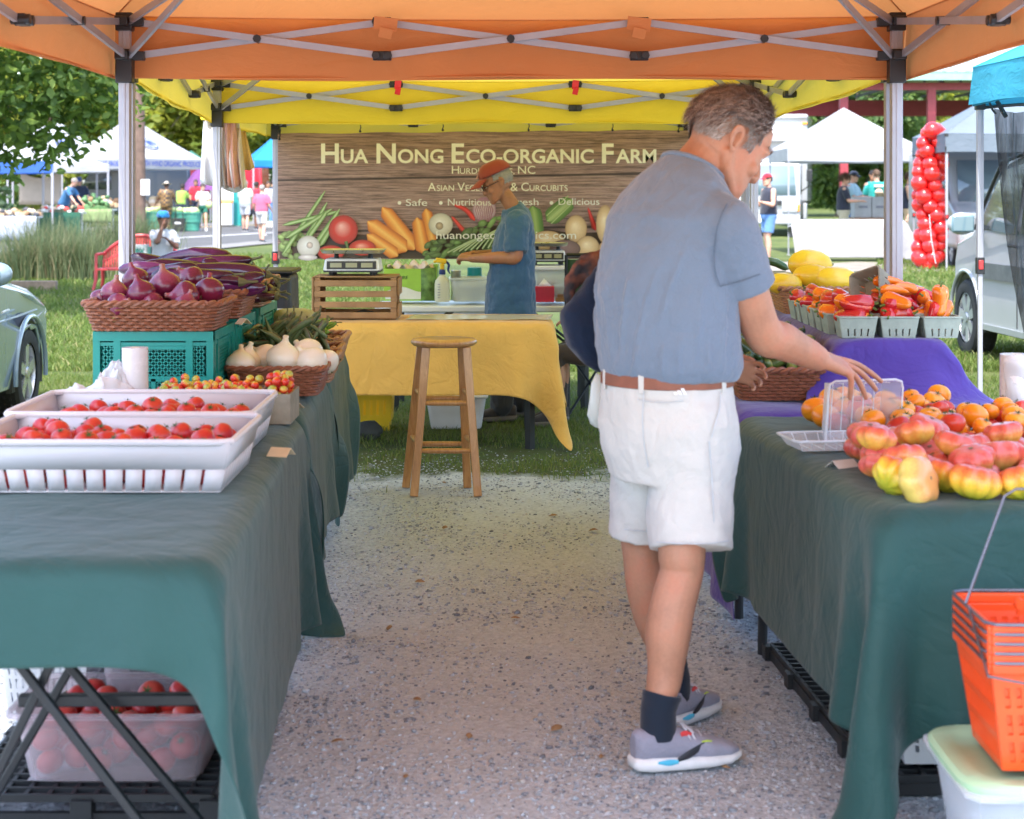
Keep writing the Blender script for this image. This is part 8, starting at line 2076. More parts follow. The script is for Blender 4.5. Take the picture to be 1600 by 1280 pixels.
 for xx, yy in ((-W2 + .10, 1.42), (-W2 + .10, -1.3), (W2 - .10, 1.42), (W2 - .10, -1.3)):
  p = P(xx, yy, .34); wheel_at(root, Matrix.Translation(p) @ Matrix.Rotation(yaw + R(-90 if xx < 0 else 90), 4, 'Z'), .345, .22, 7, mat('steel_rim', (.48, .49, .50), .35, .5))
white_van()
def box_vehicle(name, label, cat, px, Y, yaw, box=True):
 g = gz(Y); root = thing(name, label, cat, (gx(px, Y), Y, g)); L = root.location
 M = Matrix.Translation(L) @ Matrix.Rotation(yaw, 4, 'Z')     # +x forward
 P = lambda x, y, z: M @ V(x, y, z); RM = M.to_3x3()
 def bx_(c, d, nm, mm, bev=.03, par=None): m = MB(); m.box(P(*c), d, RM); return m.build(nm, mm, par or root, bevel=bev, seg=3)
 if box:
  b = bx_((-2.9, 0, 2.42), (4.8, 2.4, 2.75), 'cargo_box', M_WPAINT, .05)
  bx_((-.47, 0, 3.72), (.10, 2.42, .10), 'box_trim', M_STEEL, .01); bx_((-2.9, 0, 1.0), (4.8, 2.3, .10), 'chassis', M_BLACKM)
  m = MB(); m.prism([(1.45, .45), (1.52, 1.15), (1.15, 2.25), (.9, 2.38), (-.35, 2.38), (-.35, .55)], 2.1, M @ Matrix.Translation((0, -1.05, 0))); m.build('cab', M_WPAINT, root, bevel=.08, seg=3)
  m = MB(); m.add([P(1.515, -.93, 1.26), P(1.515, .93, 1.26), P(1.21, .86, 2.16), P(1.21, -.86, 2.16)], [(0, 1, 2, 3)]); m.build('windscreen', glass('pale_screen', (.14, .20, .24)), root, solid=.02)
  for sg in (1, -1):
   m = MB(); m.add([P(1.2, 1.062 * sg, 1.28), P(.98, 1.062 * sg, 2.14), P(.15, 1.062 * sg, 2.14), P(.15, 1.062 * sg, 1.28)], [(0, 1, 2, 3)]); m.build('window', glass(), root, solid=.01)
   bx_((1.50, .74 * sg, .86), (.08, .46, .24), 'headlight', glass('lamp_glass', (.45, .46, .46)), .03); bx_((1.47, .98 * sg, .86), (.08, .10, .22), 'indicator', mat('amber_lamp', (.80, .25, .02), .3), .02)
   m = MB(); m.tube([P(1.1, 1.05 * sg, 1.35), P(1.35, 1.32 * sg, 1.55), P(1.3, 1.32 * sg, 2.0)], .018, 6); o = m.build('mirror_arm', M_BLACKM, root); bx_((1.3, 1.32 * sg, 1.85), (.06, .18, .36), 'mirror', M_BLACKP, .02, o)
   bx_((.0, 1.15 * sg, .75), (.9, .12, .5), 'step', M_WPAINT, .03)
  bx_((1.545, 0, 1.02), (.04, 1.0, .14), 'grille', M_BLACKP, .01); bx_((1.56, 0, .50), (.16, 2.1, .28), 'bumper', M_WPAINT, .04); bx_((1.65, -.15, .5), (.02, .5, .13), 'number_plate', M_WHITEP, .005)
  bx_((-.38, .2, 3.1), (.5, 1.5, .30), 'cooling_unit', M_WHITEP, .05); bx_((-.12, .2, 3.1), (.02, 1.3, .18), 'vent', M_STEEL, .01); bx_((-.48, 1.12, 3.5), (.06, .16, .07), 'marker_lamp', MATS['amber_lamp'], .01); bx_((-.48, -1.12, 3.5), (.06, .16, .07), 'marker_lamp', MATS['amber_lamp'], .01)
  whs = ((.75, .92), (.75, -.92), (-3.6, .92), (-3.6, -.92)); rw = .42
 else:
  m = MB(); m.prism([(1.75, .35), (1.85, .75), (1.75, 1.05), (1.0, 1.28), (.45, 2.15), (.1, 2.35), (-3.4, 2.38), (-3.5, .4)], 1.98, M @ Matrix.Translation((0, -.99, 0))); m.build('body', M_WPAINT, root, bevel=.12, seg=4)
  m = MB(); m.add([P(1.02, -.82, 1.30), P(1.02, .82, 1.30), P(.52, .74, 2.10), P(.52, -.74, 2.10)], [(0, 1, 2, 3)]); m.build('windscreen', glass('pale_screen', (.14, .20, .24)), root, solid=.03)
  for sg in (1, -1):
   m = MB(); m.add([P(.95, .995 * sg, 1.32), P(.5, .995 * sg, 2.02), P(-.3, .995 * sg, 2.02), P(-.3, .995 * sg, 1.32)], [(0, 1, 2, 3)]); m.build('window', glass(), root, solid=.01)
   bx_((1.72, .70 * sg, .98), (.14, .36, .22), 'headlight', glass('lamp_glass', (.45, .46, .46)), .04); bx_((.9, 1.14 * sg, 1.42), (.08, .22, .26), 'mirror', M_BLACKP, .04)
  bx_((1.80, 0, .80), (.10, 1.15, .40), 'grille', mat('grille_grey', (.06, .065, .07), .4), .02)
  for k in range(4): bx_((1.86, 0, .66 + k * .09), (.02, 1.1, .025), 'grille_bar', M_STEEL, .004)
  bx_((1.84, 0, .42), (.16, 1.9, .24), 'bumper', M_BLACKP, .05); whs = ((1.0, .85), (1.0, -.85), (-2.4, .85), (-2.4, -.85)); rw = .34
 for x, y in whs: wheel_at(root, M @ Matrix.Translation((x, y, rw)) @ Matrix.Rotation(PI if y > 0 else 0, 4, 'Z'), rw, .24, 6, mat('steel_rim', (.48, .49, .50), .35, .5))
box_vehicle('box_truck', 'white box truck parked beside the white canopy', 'truck', 1200, 57, R(-101))
box_vehicle('delivery_van', 'white van facing the camera behind the grey canopy', 'van', 1545, 36.5, R(-92), False)
box_vehicle('parked_van', 'dark blue van parked behind the produce stalls across the road', 'van', 172, 73, R(178), False)
for o in COL.objects:
 if o.name.startswith('parked_van') and abs(o.location.y - 73) < .1:
  for c in o.children:
   if c.name.startswith('body'): c.data = c.data.copy(); c.data.materials[0] = paint('dark_blue_paint', (.03, .045, .07), .25, .2)
white_tent = tent('plain white pop-up canopy beside the red balloons', [(gx(1232, 42), 42), (gx(1441, 42), 42), (gx(1441, 42), 45), (gx(1232, 42), 45)], 2.19, .30, 1.0, M_WHITEC, detail=False, truss=False)
grey_tent = tent('grey pop-up canopy right of the red balloons', [(gx(1479, 34), 34), (gx(1479, 34) + 3.0, 34), (gx(1479, 34) + 3.05, 37), (gx(1479, 34) + .05, 37)], 2.23, .34, .95, M_GREYC, detail=True, truss=True)
tablecloth('tablecloth', 'white cloth to the ground on the table under the white canopy', (gx(1250, 38.9), 38.9), 0, (2.28, .76), (.2, .35, .78, .3), .88, cloth_mat('white_cloth', (.36, .35, .38), 300, .4, 0, 4), .10, 41, floor=.02)
folding_table('folding table hidden under the white cloth by the balloons', (gx(1250, 38.9), 38.9), 0, (2.28, .76), .865)
m = MB(); a, b = gx(1334, 44), gx(1391, 44); m.span((a, 43.9, .80), (b, 44.6, .86)); 
for x in (a + .06, b - .06): m.span((x - .03, 43.95, 0.03), (x + .03, 44.5, .795))
tag(m.build('wooden_table', M_CRATEW, base=((a + b) / 2, 44.2, .03)), 'brown wooden table under the two white cartons', 'table')
for k, (p0, p1) in enumerate(((1335, 1361), (1362, 1389))):
 c = thing('carton', 'white carton on the wooden table under the white canopy, %s one' % ('left' if k == 0 else 'right'), 'carton', (gx((p0 + p1) / 2, 44), 44.2, .862)); m = MB(); m.span((gx(p0, 44), 43.95, .862), (gx(p1, 44), 44.5, 1.36)); m.build('box', mat('white_board', (.40, .40, .43), .7), c, bevel=.01)
 m = MB(); m.span((gx(p0 + 6, 44), 43.945, 1.09), (gx(p1 - 6, 44), 43.949, 1.15)); m.build('print', mat('grey_print', (.22, .22, .27), .7), c)
m = MB(); m.span((gx(1373, 44), 44.1, 1.362), (gx(1392, 44), 44.45, 1.46)); tag(m.build('carton', mat('brown_carton', (.32, .26, .14), .8), base=(gx(1382, 44), 44.2, 1.362), bevel=.01), 'small brown carton on top of the right white carton', 'carton')
TS = lambda n, c: cloth_mat(n, c, 300, .5, 0, 8)
SHO_D = (mat('dark_trainer', (.03, .03, .035), .7), mat('grey_sole', (.35, .35, .36), .7)); SHO_W = (mat('white_trainer', (.66, .66, .68), .6), mat('white_rubber', (.7, .7, .7), .6))
black_t = TS('black_tee', (.025, .028, .045)); teal_t = TS('teal_tee', (.02, .30, .28)); denim = TS('blue_denim', (.10, .22, .46)); khaki = TS('khaki_cotton', (.42, .37, .27)); tan = TS('tan_cotton', (.52, .38, .24))
person('man in a red cap, black sleeveless top and denim shorts beside the tent legs', (gx(1201, 38.4), 38.4), R(200), 1.86, SK_LIGHT, black_t, denim, SHO_D, H_DARK, cap_hat(TS('red_cap', (.62, .02, .04))), arms=((.04, -.28, .06), (.22, .05, -.02)), tank=True, build=1.15, stride=.06)
person('woman in a black T-shirt and khaki shorts sorting at the white cartons', (gx(1318, 43.4), 43.4), R(-5), 1.88, SK_LIGHT, black_t, khaki, SHO_D, H_BROWN, arms=((.10, -.26, .03), (.26, .0, -.03)), build=1.12, head=(0, .3), hair_len=.12)
person('person in a pale blue T-shirt and dark cap behind the woman in black', (gx(1332, 45.4), 45.4), R(-30), 1.95, SK_LIGHT, TS('pale_blue_tee', (.30, .46, .56)), denim, SHO_D, H_DARK, cap_hat(TS('navy_cap', (.02, .03, .06))), arms=((.12, -.25, .03), (.26, .0, -.03)), head=(0, .2))
pt_, Ht_, Pt_, _ = person('man in a teal T-shirt with a round print on its back', (gx(1370, 46.0), 46.0), R(95), 2.0, SK_LIGHT, teal_t, denim, SHO_D, H_BROWN, arms=((.10, -.27, .05), (.24, .0, -.02)), build=1.1)
m = MB(); c = Pt_(-.165, 0, 1.24); m.ball(c + V(0, 0, 0), (.10, .03, .10), 16, 10); m.build('shirt_print', mat('pale_coral_print', (.62, .40, .30), .8), pt_); m = MB(); m.box(Pt_(-.16, 0, 1.385), (.24, .03, .06)); m.build('shirt_print', mat('white_shirt_print', (.65, .68, .66), .8), pt_, bevel=.01)
person('man in dark clothes seen behind the teal T-shirt', (gx(1363, 47.5), 47.5), R(-60), 1.98, SK_MID, black_t, denim, SHO_D, H_DARK)
person('woman in a dark sleeveless top with folded arms by the balloons', (gx(1420, 43.6), 43.6), R(-20), 1.93, SK_LIGHT, TS('navy_top', (.03, .035, .06)), tan, SHO_D, H_BROWN, arms=((.06, -.27, .04), (.16, .08, -.18)), tank=True, hair_len=.08)
person('person in blue shorts half hidden behind the balloons', (gx(1436, 42.5), 42.5), R(200), 1.75, SK_LIGHT, TS('grey_tee', (.28, .29, .31)), denim, SHO_D, H_BROWN)
M_BALL = NT('red_balloon'); M_BALL.base((.70, .018, .018)); M_BALL.set(Roughness=.16); M_BALL.b.inputs['Coat Weight'].default_value = .5; M_BALL.translucent(.12, (.8, .03, .03)); M_BALL = M_BALL.m
YB_ = 35.0; bc = thing('balloon_column', 'tall twisting column of shiny red balloons', 'balloons', (gx(1452, YB_), YB_, 0)); rg = random.Random(8); proto = None
def balloon(c, r, d):
 m = MB(); ax = Vector(d).to_track_quat('Z', 'Y').to_matrix(); pr2 = [(0, -1.16), (.06, -1.17), (.10, -1.12), (.05, -1.08), (.12, -1.04), (.36, -.92), (.66, -.68), (.88, -.35), (.98, 0), (.96, .32), (.82, .62), (.55, .85), (.25, .97), (0, 1.0)]
 m.lathe([(a * r, b * r) for a, b in pr2], 20, c, ax); m.build('balloon', M_BALL, bc, angle=180)
for k in range(13):
 py = 207 + k * 16.2; 
 for q in range(4):
  a = q * PI / 2 + k * .42; r = rg.uniform(.135, .175); wob = 4 * math.sin(k * .9)
  c = Wz(1453 + wob, YB_, 1.48 - (py + rg.uniform(-3, 3) - 300) / FPX * YB_) + V(math.cos(a) * .19, math.sin(a) * .19, 0)
  if k == 0 and q == 2: continue
  balloon(c, r, (math.cos(a), math.sin(a), .1))
for px, py in ((1452, 412), (1440, 404), (1462, 205)): balloon(Wz(px, YB_ - .1, 1.48 - (py - 300) / FPX * YB_), .17, (0, -.5, -.6))
m = MB(); m.tube([Wz(1452, YB_, .02), Wz(1453, YB_, 2.7)], .012, 6); m.build('pole', M_WHITEMETAL, bc); m = MB(); m.tube([Wz(1452, YB_ - .42, 1.05), Wz(1455, YB_ - .43, .6), Wz(1462, YB_ - .4, .12)], .006, 5); m.build('ribbon', M_WHITEP, bc); m = MB(); m.lathe([(.0, 0), (.22, 0), (.22, .05), (.05, .08), (0, .08)], 20, (gx(1452, YB_), YB_, .0)); m.build('base', M_BLACKP, bc)
M_REDP = mat('red_painted_steel', (.30, .035, .05), .5, 0, .12); M_ROOF = mat('pale_metal_roof', (.30, .36, .35), .4, .2, .1); M_FASC = mat('green_fascia', (.22, .42, .33), .5)
pv = thing('pavilion', 'open market pavilion with red posts and pale metal roof', 'pavilion', (16, 64, .2)); YP = 60; zr = 1.48 + (300 - 128) * YP / FPX
xa, xb = 9.5, 27.0
m = MB(); m.grid(lambda u, v: V(xa + (xb - xa) * u, YP - .6 + 6 * v, zr + .28 + 1.75 * v), 2, 2)
for k in range(44): x = xa + (xb - xa) * (k + .5) / 44; m.bar((x, YP - .6, zr + .30), (x, YP + 5.4, zr + 2.05), .05, .05)
m.build('roof', M_ROOF, pv, smooth=False, solid=.05)
m = MB(); m.grid(lambda u, v: V(xa + (xb - xa) * u, YP + 11.4 - 6 * v, zr + .28 + 1.75 * v), 2, 2); m.build('roof', M_ROOF, pv, smooth=False, solid=.05)
m = MB(); m.span((xa, YP - .68, zr + .02), (xb, YP - .60, zr + .24)); m.build('fascia', M_FASC, pv)
m = MB(); m.span((xa, YP + .1, zr - .26), (xb, YP + .35, zr - .02)); m.build('beam', M_REDP, pv); m = MB(); m.span((xa - 2.5, YP + 9.0, zr - .75), (xb, YP + 9.3, zr - .15)); m.build('beam', M_REDP, pv)
for k in range(14):
 x = xa + 1 + k * 1.25; m = MB(); m.bar((x, YP + .3, zr - .02), (x, YP + 5.4, zr + 1.45), .08, .12); m.bar((x, YP + .3, zr - .02), (x, YP + 9, zr - .02), .07, .09); m.bar((x, YP + 3, zr), (x, YP + 3, zr + .8), .06, .06); m.build('rafter', mat('roof_steel', (.10, .11, .13), .6), pv)
for px, Y in ((1455, YP + .22), (1318, YP + .22), (1600, YP + .22), (1493, YP + 9.15), (1560, YP + 9.15)):
 x = gx(px, Y); m = MB(); m.span((x - .13, Y - .13, gz(Y)), (x + .13, Y + .13, zr - .02 if Y < 65 else zr - .16)); m.build('post', M_REDP, pv)
def ctent(label, near, right, left, Yn, Yr, Yl, zb, vh, rise, fab, ridge=0, val=None, grp=None):
 a = V(gx(near, Yn), Yn, 0); b = V(gx(right, Yr), Yr, 0); d = V(gx(left, Yl), Yl, 0); c = b + d - a
 return tent(label, [(a.x, a.y), (b.x, b.y), (c.x, c.y), (d.x, d.y)], zb, vh, rise, fab, detail=False, truss=False, ridge=ridge, val_fabric=val, legw=.06, group=grp), (a, b, c, d)
tsw, (ka, kb_, kc_, kd2) = ctent('white market tent with blue ring logos and organic produce lettering', 206, 315, 97, 63, 66.5, 66.5, 2.30, .36, 1.28, M_WHITEC, 1.3)
M_BLUEP = mat('blue_tent_print', (.03, .07, .36), .6, 0, .08)
for p, q, body in ((ka, kb_, 'SOUTH WIND ORGANIC PRODUCE'), (kd2, ka, 'SOUTH WIND ORGANIC PRODUCE')):
 e = (q - p); L_ = e.length; e.normalize(); nn = V(e.y, -e.x, 0); p2 = p + (p - (ka + kc_) / 2) * .02; m = MB()
 text_fit(m, body, .22, L_ - .12, 2.39, 2.58, lambda x, z, p2=p2, e=e, nn=nn: p2 + e * x + nn * .035 + V(0, 0, z), .02); m.build('lettering', M_BLUEP, tsw, smooth=False)
def roof_logo(root, a, b, ctr, zt, rise, u, v, r, ridge=0):
 ctr = Vector((ctr.x, ctr.y, 0)); ex = (b - a).normalized(); mid_ = a.lerp(b, u); q = mid_.lerp(ctr, v); n2 = (ctr - mid_); h = n2.length; n2.normalize(); up = (n2 * h + V(0, 0, rise)).normalized(); nrm = ex.cross(up).normalized(); c = V(q.x, q.y, zt + rise * v)
 if nrm.z < 0: nrm = -nrm
 m = MB()
 for r0, r1, n in ((r * .70, r, 36), (r * .36, r * .48, 24)):
  vs = []; 
  for k in range(n): a_ = 2 * PI * k / n; vs += [c + (ex * math.cos(a_) + up * math.sin(a_)) * r0 + nrm * .05, c + (ex * math.cos(a_) + up * math.sin(a_)) * r1 + nrm * .05]
  m.add(vs, [(2 * k, 2 * k + 1, (2 * k + 3) % (2 * n), (2 * k + 2) % (2 * n)) for k in range(n)])
 for k in range(6): a_ = 2 * PI * k / 6; m.tube([c + nrm * .05 + (ex * math.cos(a_) + up * math.sin(a_)) * r * .08, c + nrm * .05 + (ex * math.cos(a_) + up * math.sin(a_)) * r * .28], r * .05, 5)
 m.build('ring_logo', M_BLUEP, root, smooth=False)
 m = MB()
 for k in range(22):
  a_ = 2 * PI * k / 22; d = ex * math.cos(a_) + up * math.sin(a_); m.box(c + d * r * .85 + nrm * .056, (r * .05, r * .05, r * .13), (0, 0, a_))
 m.build('ring_lettering', MATS['white_plastic'], root, smooth=False)
cc_ = (ka + kc_) / 2
roof_logo(tsw, kd2, ka, cc_, 2.66, 1.28, .5, .40, .42); roof_logo(tsw, ka, kb_, cc_, 2.66, 1.28, .42, .42, .42)
t2_, (ea, eb, ec, ed) = ctent('white market tent with a blue ring logo behind the plain white one', 80, 190, -40, 68, 72, 72, 2.35, .36, 1.5, M_WHITEC, 1.6)
roof_logo(t2_, ea, eb, (ea + ec) / 2, 2.71, 1.5, .30, .42, .45)
ctent('plain white market tent in front of the lettered ones', 20, 169, 12, 56, 56.5, 60, 2.10, .22, .55, M_WHITEC)
ctent('blue and white market tent at the far left', -70, 82, -75, 51, 51.5, 54.5, 2.02, .34, .75, M_WHITEC, 0, M_BLUEC)
ctent('bright blue canopy behind the shoppers near the banner', 396, 470, 380, 70, 71, 73, 2.45, .25, .9, M_SKYC)
ctent('dark green canopy far behind the shoppers', 272, 330, 268, 76, 76.5, 79, 2.35, .3, .6, mat('dark_green_canopy', (.02, .10, .07), .7))
def stall(label, px0, px1, Y, m_, zt=.80, drop=.74, cloth=True):
 w = gx(px1, Y) - gx(px0, Y); g = gz(Y); r = thing('stall_table', label, 'stall table', ((gx(px0, Y) + gx(px1, Y)) / 2, Y + .35, g)); x0, x1 = gx(px0, Y), gx(px1, Y); m = MB()
 m.grid(lambda u, v: V(x0 + w * u, Y - .02 + .03 * math.sin(u * w * 14) * (1 - v), g + zt - drop + drop * v), max(12, int(w * 18)), 5); m.grid(lambda u, v: V(x0 + w * u, Y - .02 + .74 * v, g + zt + .003), 8, 4); m.build('cloth', m_, r, angle=60, solid=.01)
 m = MB(); m.span((x0, Y, g + zt - .04), (x1, Y + .7, g + zt - .005)); 
 for x in (x0 + .1, x1 - .1):
  for y in (Y + .1, Y + .6): m.span((x - .02, y - .02, g), (x + .02, y + .02, g + zt - .041))
 m.build('tabletop', M_TTOP, r); return r
white_cl = MATS['white_cloth']; dkg = cloth_mat('dark_green_cloth', (.01, .07, .045), 300, .4, 0, 4); olive = cloth_mat('olive_cloth', (.20, .27, .12), 300, .4, 0, 4)
stall('stall table with a pale blue white cloth at the far left', -40, 57, 50.5, cloth_mat('bluish_white_cloth', (.32, .35, .44), 300, .4, 0, 4), .72, .66); stall('stall table with a dark green cloth under the white tent', 57.5, 126, 53, dkg, .78, .72); stall('stall table with a short olive cloth', 128, 175, 54, olive, .86, .40)
def clutter(label, px0, px1, Y, z, cols, n, name, cat, h=.12, r=(.05, .11)):
 """boxed produce on a far stall: one heap of mixed goods"""
 m = MB(); rg = random.Random(int(px0 * 7 + n)); ms = [mat('goods_%d_%d_%d' % tuple(int(x * 99) for x in c), c, .7) for c in cols]; g = gz(Y)
 for k in range(n):
  m.cm = rg.randrange(len(ms)); x = gx(rg.uniform(px0, px1), Y); s = rg.uniform(*r)
  if rg.random() < .35: m.box((x, Y + rg.uniform(.05, .55), g + z + s * .5), (s * 2.2, s * 1.8, s), (0, 0, rg.uniform(-.3, .3)))
  else: m.ball((x, Y + rg.uniform(.05, .55), g + z + rg.uniform(0, h) + s * .4), (s, s, s * .8), 8, 6)
 return tag(m.build(name, ms, base=(gx((px0 + px1) / 2, Y), Y + .3, g + z)), label, cat)
clutter('heap of baked goods and boxes on the white stall table', -10, 57, 50.5, .73, ((.45, .30, .18), (.30, .16, .08), (.5, .42, .3), (.05, .05, .06)), 40, 'goods_heap', 'goods')
clutter('boxes and red containers on the dark green stall table', 58, 126, 53, .79, ((.5, .36, .24), (.55, .05, .04), (.6, .58, .55), (.06, .08, .05)), 40, 'goods_heap', 'goods')
clutter('pile of leafy greens on the olive stall table', 128, 163, 54, .87, ((.08, .18, .06), (.11, .22, .09), (.05, .12, .04)), 70, 'greens_pile', 'greens', .38, (.04, .10))
clutter('crates of produce in the shade under the lettered tent', 128, 250, 64.5, .75, ((.38, .25, .15), (.42, .32, .2), (.5, .42, .33), (.3, .17, .09)), 70, 'produce_crates', 'produce', .3, (.08, .16))
clutter('shrubby potted plants at the far left stall', -20, 14, 52, .75, ((.10, .17, .07), (.16, .22, .10)), 60, 'potted_plants', 'plants', .7, (.06, .12))
m = MB(); m.grid(lambda u, v: V(gx(30 + 66 * u, 57), 57, gz(57) + .95 + 1.05 * v - .22 * math.sin(PI * u) * v ** 2), 20, 8); tag(m.build('cloth_screen', cloth_mat('beige_cloth', (.50, .42, .34), 300, .4, .1, 4), base=(gx(62, 57), 57, gz(57) + .95), solid=.01), 'beige cloth screen hanging behind the far left stall', 'cloth screen')
def bushel(label, px, Y, m_, z0=0):
 g = gz(Y) + z0; r = thing('bushel_basket', label, 'basket', (gx(px, Y), Y, g)); m = MB(); m.lathe([(.20, 0), (.26, .32), (.30, .62)], 20, (gx(px, Y), Y, g)); 
 for z, rr in ((.05, .215), (.32, .268), (.60, .302)): m.lathe([(rr, z), (rr + .012, z), (rr + .014, z + .05), (rr, z + .05)], 20, (gx(px, Y), Y, g), cap=False)
 m.build('body', m_, r); return r
M_BUSH = mat('green_bushel', (.06, .27, .20), .7, 0, .2)
for i, (px, Y, what) in enumerate(((211, 62, 'left of the utility pole'), (219, 61.2, 'touching the right side of the utility pole'), (233, 61.5, 'first right of the pole'), (244, 61.5, 'behind the seated woman headwrap'), (272, 61.5, 'behind the black trolley bag'), (290, 61, 'right of the black trolley bag'), (301, 60.6, 'at the right end of the basket row'))):
 bushel('green bushel basket ' + what, px, Y, M_BUSH)
 m = MB(); rg = random.Random(i)
 for k in range(12): m.ball((gx(px, Y) + rg.uniform(-.2, .2), Y + rg.uniform(-.2, .2), gz(Y) + .62 + rg.uniform(0, .1)), .10, 8, 6)
 tag(m.build('cabbage_heap', mat('pale_cabbage', (.40, .50, .22), .7, 0, .2), base=(gx(px, Y), Y, gz(Y) + .6)), 'pale cabbages heaped in the green bushel basket ' + what, 'cabbages')
YU = 58; up_ = thing('utility_pole', 'brown wooden utility pole with a paper sign', 'pole', (gx(219, YU), YU, gz(YU))); m = MB(); x = gx(219, YU); m.tube([(x, YU, gz(YU)), (x - .02, YU, 3), (x - .05, YU, 9)], [.19, .18, .15], 16); m.build('pole', mat('creosoted_wood', (.13, .085, .065), .9, 0, .3, 5, .5, 20, .02), up_)
m = MB(); sx = gx(229, YU); m.span((sx - .14, YU - .22, 1.38), (sx + .14, YU - .20, 1.88)); s_ = m.build('sign', mat('paper_sign', (.62, .62, .62), .8), up_); m = MB(); m.lathe([(.06, 0), (.085, 0), (.085, .004), (.06, .004)], 16, (sx, YU - .226, 1.60), Matrix.Rotation(R(90), 3, 'X'), cap=False); m.span((sx - .08, YU - .226, 1.75), (sx + .08, YU - .222, 1.80)); m.build('print', mat('grey_print', (.22, .22, .27), .7), s_)
blue_t = TS('blue_shirt', (.04, .14, .30)); navy_t = TS('navy_tee', (.02, .03, .06))
person('man in a blue shirt bending over the stall table', (gx(98, 56.5), 56.5), R(-20), 1.78, SK_LIGHT, blue_t, navy_t, SHO_D, H_SALT, arms=((.16, -.24, .0), (.16, -.2, 0)), lean=.55, head=(0, .5), long_pants=True, build=1.1)
person('man in a navy T-shirt and blue cap behind the stall', (gx(124, 57.5), 57.5), R(-80), 1.82, SK_LIGHT, navy_t, navy_t, SHO_D, H_SALT, cap_hat(TS('royal_cap', (.02, .06, .24))), arms=((.06, -.27, .05), (.12, -.2, -.04)), long_pants=True, build=1.12, head=(0, .3))
pat = NT('patterned_dress'); vv = pat.coords(); ck = pat.node('ShaderNodeTexChecker'); ck.inputs['Scale'].default_value = 14; pat.link(vv, ck.inputs['Vector']); ck.inputs['Color1'].default_value = (.30, .17, .05, 1); ck.inputs['Color2'].default_value = (.025, .02, .03, 1); pat.base(ck.outputs['Color']); pat = pat.m
person('person in a patterned outfit and pale sun hat at the baskets', (gx(260, 61.2), 61.2), R(100), 1.66, SK_DARK, pat, pat, SHO_D, H_DARK, straw_hat(mat('pale_straw', (.58, .50, .42), .8)), arms=((.04, -.28, .06), (.14, -.15, .1)), long_pants=True, build=1.25)
person('person in a lime green shirt bending at the baskets', (gx(282, 63.5), 63.5), R(70), 1.58, SK_DARK, TS('lime_shirt', (.22, .36, .06)), navy_t, SHO_D, H_DARK, arms=((.12, -.25, .02), (.18, -.12, 0)), lean=.2, long_pants=True, build=1.15)
person('woman in a white T-shirt and green shorts walking on the road', (gx(317, 61), 61), R(-75), 1.58, SK_LIGHT, TS('white_tee', (.42, .42, .44)), TS('green_shorts', (.02, .14, .10)), SHO_W, H_DARK, arms=((.04, -.27, .06), (.22, .03, -.06)), stride=.22, shorts_len=.45, hair_len=.06)
m = MB(); m.tube([Wz(309, 61, 1.50), Wz(311, 60.8, 1.1), Wz(307, 60.9, .85)], .02, 6); m.ball(Wz(305, 60.9, .78), (.13, .07, .19), 12, 8); tag(m.build('shoulder_bag', mat('tan_bag', (.34, .22, .15), .7), base=Wz(307, 60.9, .6)), 'tan shoulder bag on the woman in white', 'bag')
m = MB(); m.ball(Wz(326.5, 60.7, 1.05), (.12, .12, .13), 12, 8); tag(m.build('cabbage', mat('pale_cabbage', (.40, .50, .22), .7), base=Wz(326.5, 60.7, .95)), 'green cabbage carried by the woman in white', 'cabbage')
person('man in a pale green T-shirt and grey shorts seen from behind', (gx(383, 60.5), 60.5), R(80), 1.70, SK_LIGHT, TS('pale_green_tee', (.40, .50, .42)), TS('grey_shorts', (.36, .38, .42)), SHO_D, H_SALT, build=1.15)
person('person in a red top beside the man in pale green', (gx(400, 62.5), 62.5), R(60), 1.66, SK_DARK, TS('red_top', (.46, .02, .04)), navy_t, SHO_D, H_DARK)
person('person with grey hair in a bright pink top and white shorts crossing the road', (gx(409, 50), 50), R(75), 1.60, SK_LIGHT, TS('pink_top', (.50, .10, .18)), TS('white_shorts', (.42, .42, .42)), SHO_D, H_SALT, arms=((-.02, -.28, .05), (.16, -.17, .02)), stride=.16, build=1.1)
person('shopper in a white top far behind the pink one', (gx(419, 65), 65), R(-80), 1.66, SK_MID, TS('white_tee', (.42, .42, .44)), denim, SHO_D, H_DARK, long_pants=True)
person('shopper in a navy top under the bright blue canopy', (gx(426, 68), 68), R(90), 1.72, SK_MID, navy_t, denim, SHO_D, H_DARK, long_pants=True)
person('shopper in a red top far behind the woman in white', (gx(306, 70), 70), R(-90), 1.72, SK_MID, TS('red_top', (.46, .02, .04)), navy_t, SHO_D, H_DARK, long_pants=True)
dg = MB(); x, y, z = gx(423, 56), 56, gz(56); dg.loft([(V(x + t, y, z + .34 + b), a, a * 1.2, V(0, 1, 0), V(0, 0, 1)) for t, a, b in ((-.24, .03, .02), (-.18, .09, 0), (0, .10, -.01), (.14, .10, .0), (.22, .07, .04))], 14)
dg.tube([(x + .18, y, z + .38), (x + .28, y, z + .50), (x + .38, y, z + .50), (x + .44, y, z + .48)], [.07, .075, .05, .025], 10)
for a, b in ((-.17, -.05), (-.17, .05), (.15, -.05), (.15, .05)): dg.tube([(x + a, y + b, z + .32), (x + a - .02, y + b, z + .16), (x + a, y + b, z + .02), (x + a + .05, y + b, z + .015)], [.05, .028, .02, .022], 8)
dg.tube([(x - .22, y, z + .38), (x - .30, y, z + .48)], [.02, .01], 6); dg.ball((x + .30, y + .05, z + .55), (.02, .02, .05)); dg.ball((x + .30, y - .05, z + .55), (.02, .02, .05))
dog = thing('dog', 'small white dog walking beside the pink shopper', 'dog', (x, y, z)); remesh(dg.build('body', mat('white_fur', (.62, .58, .54), .9, 0, .15), dog, angle=180), .015, 3)
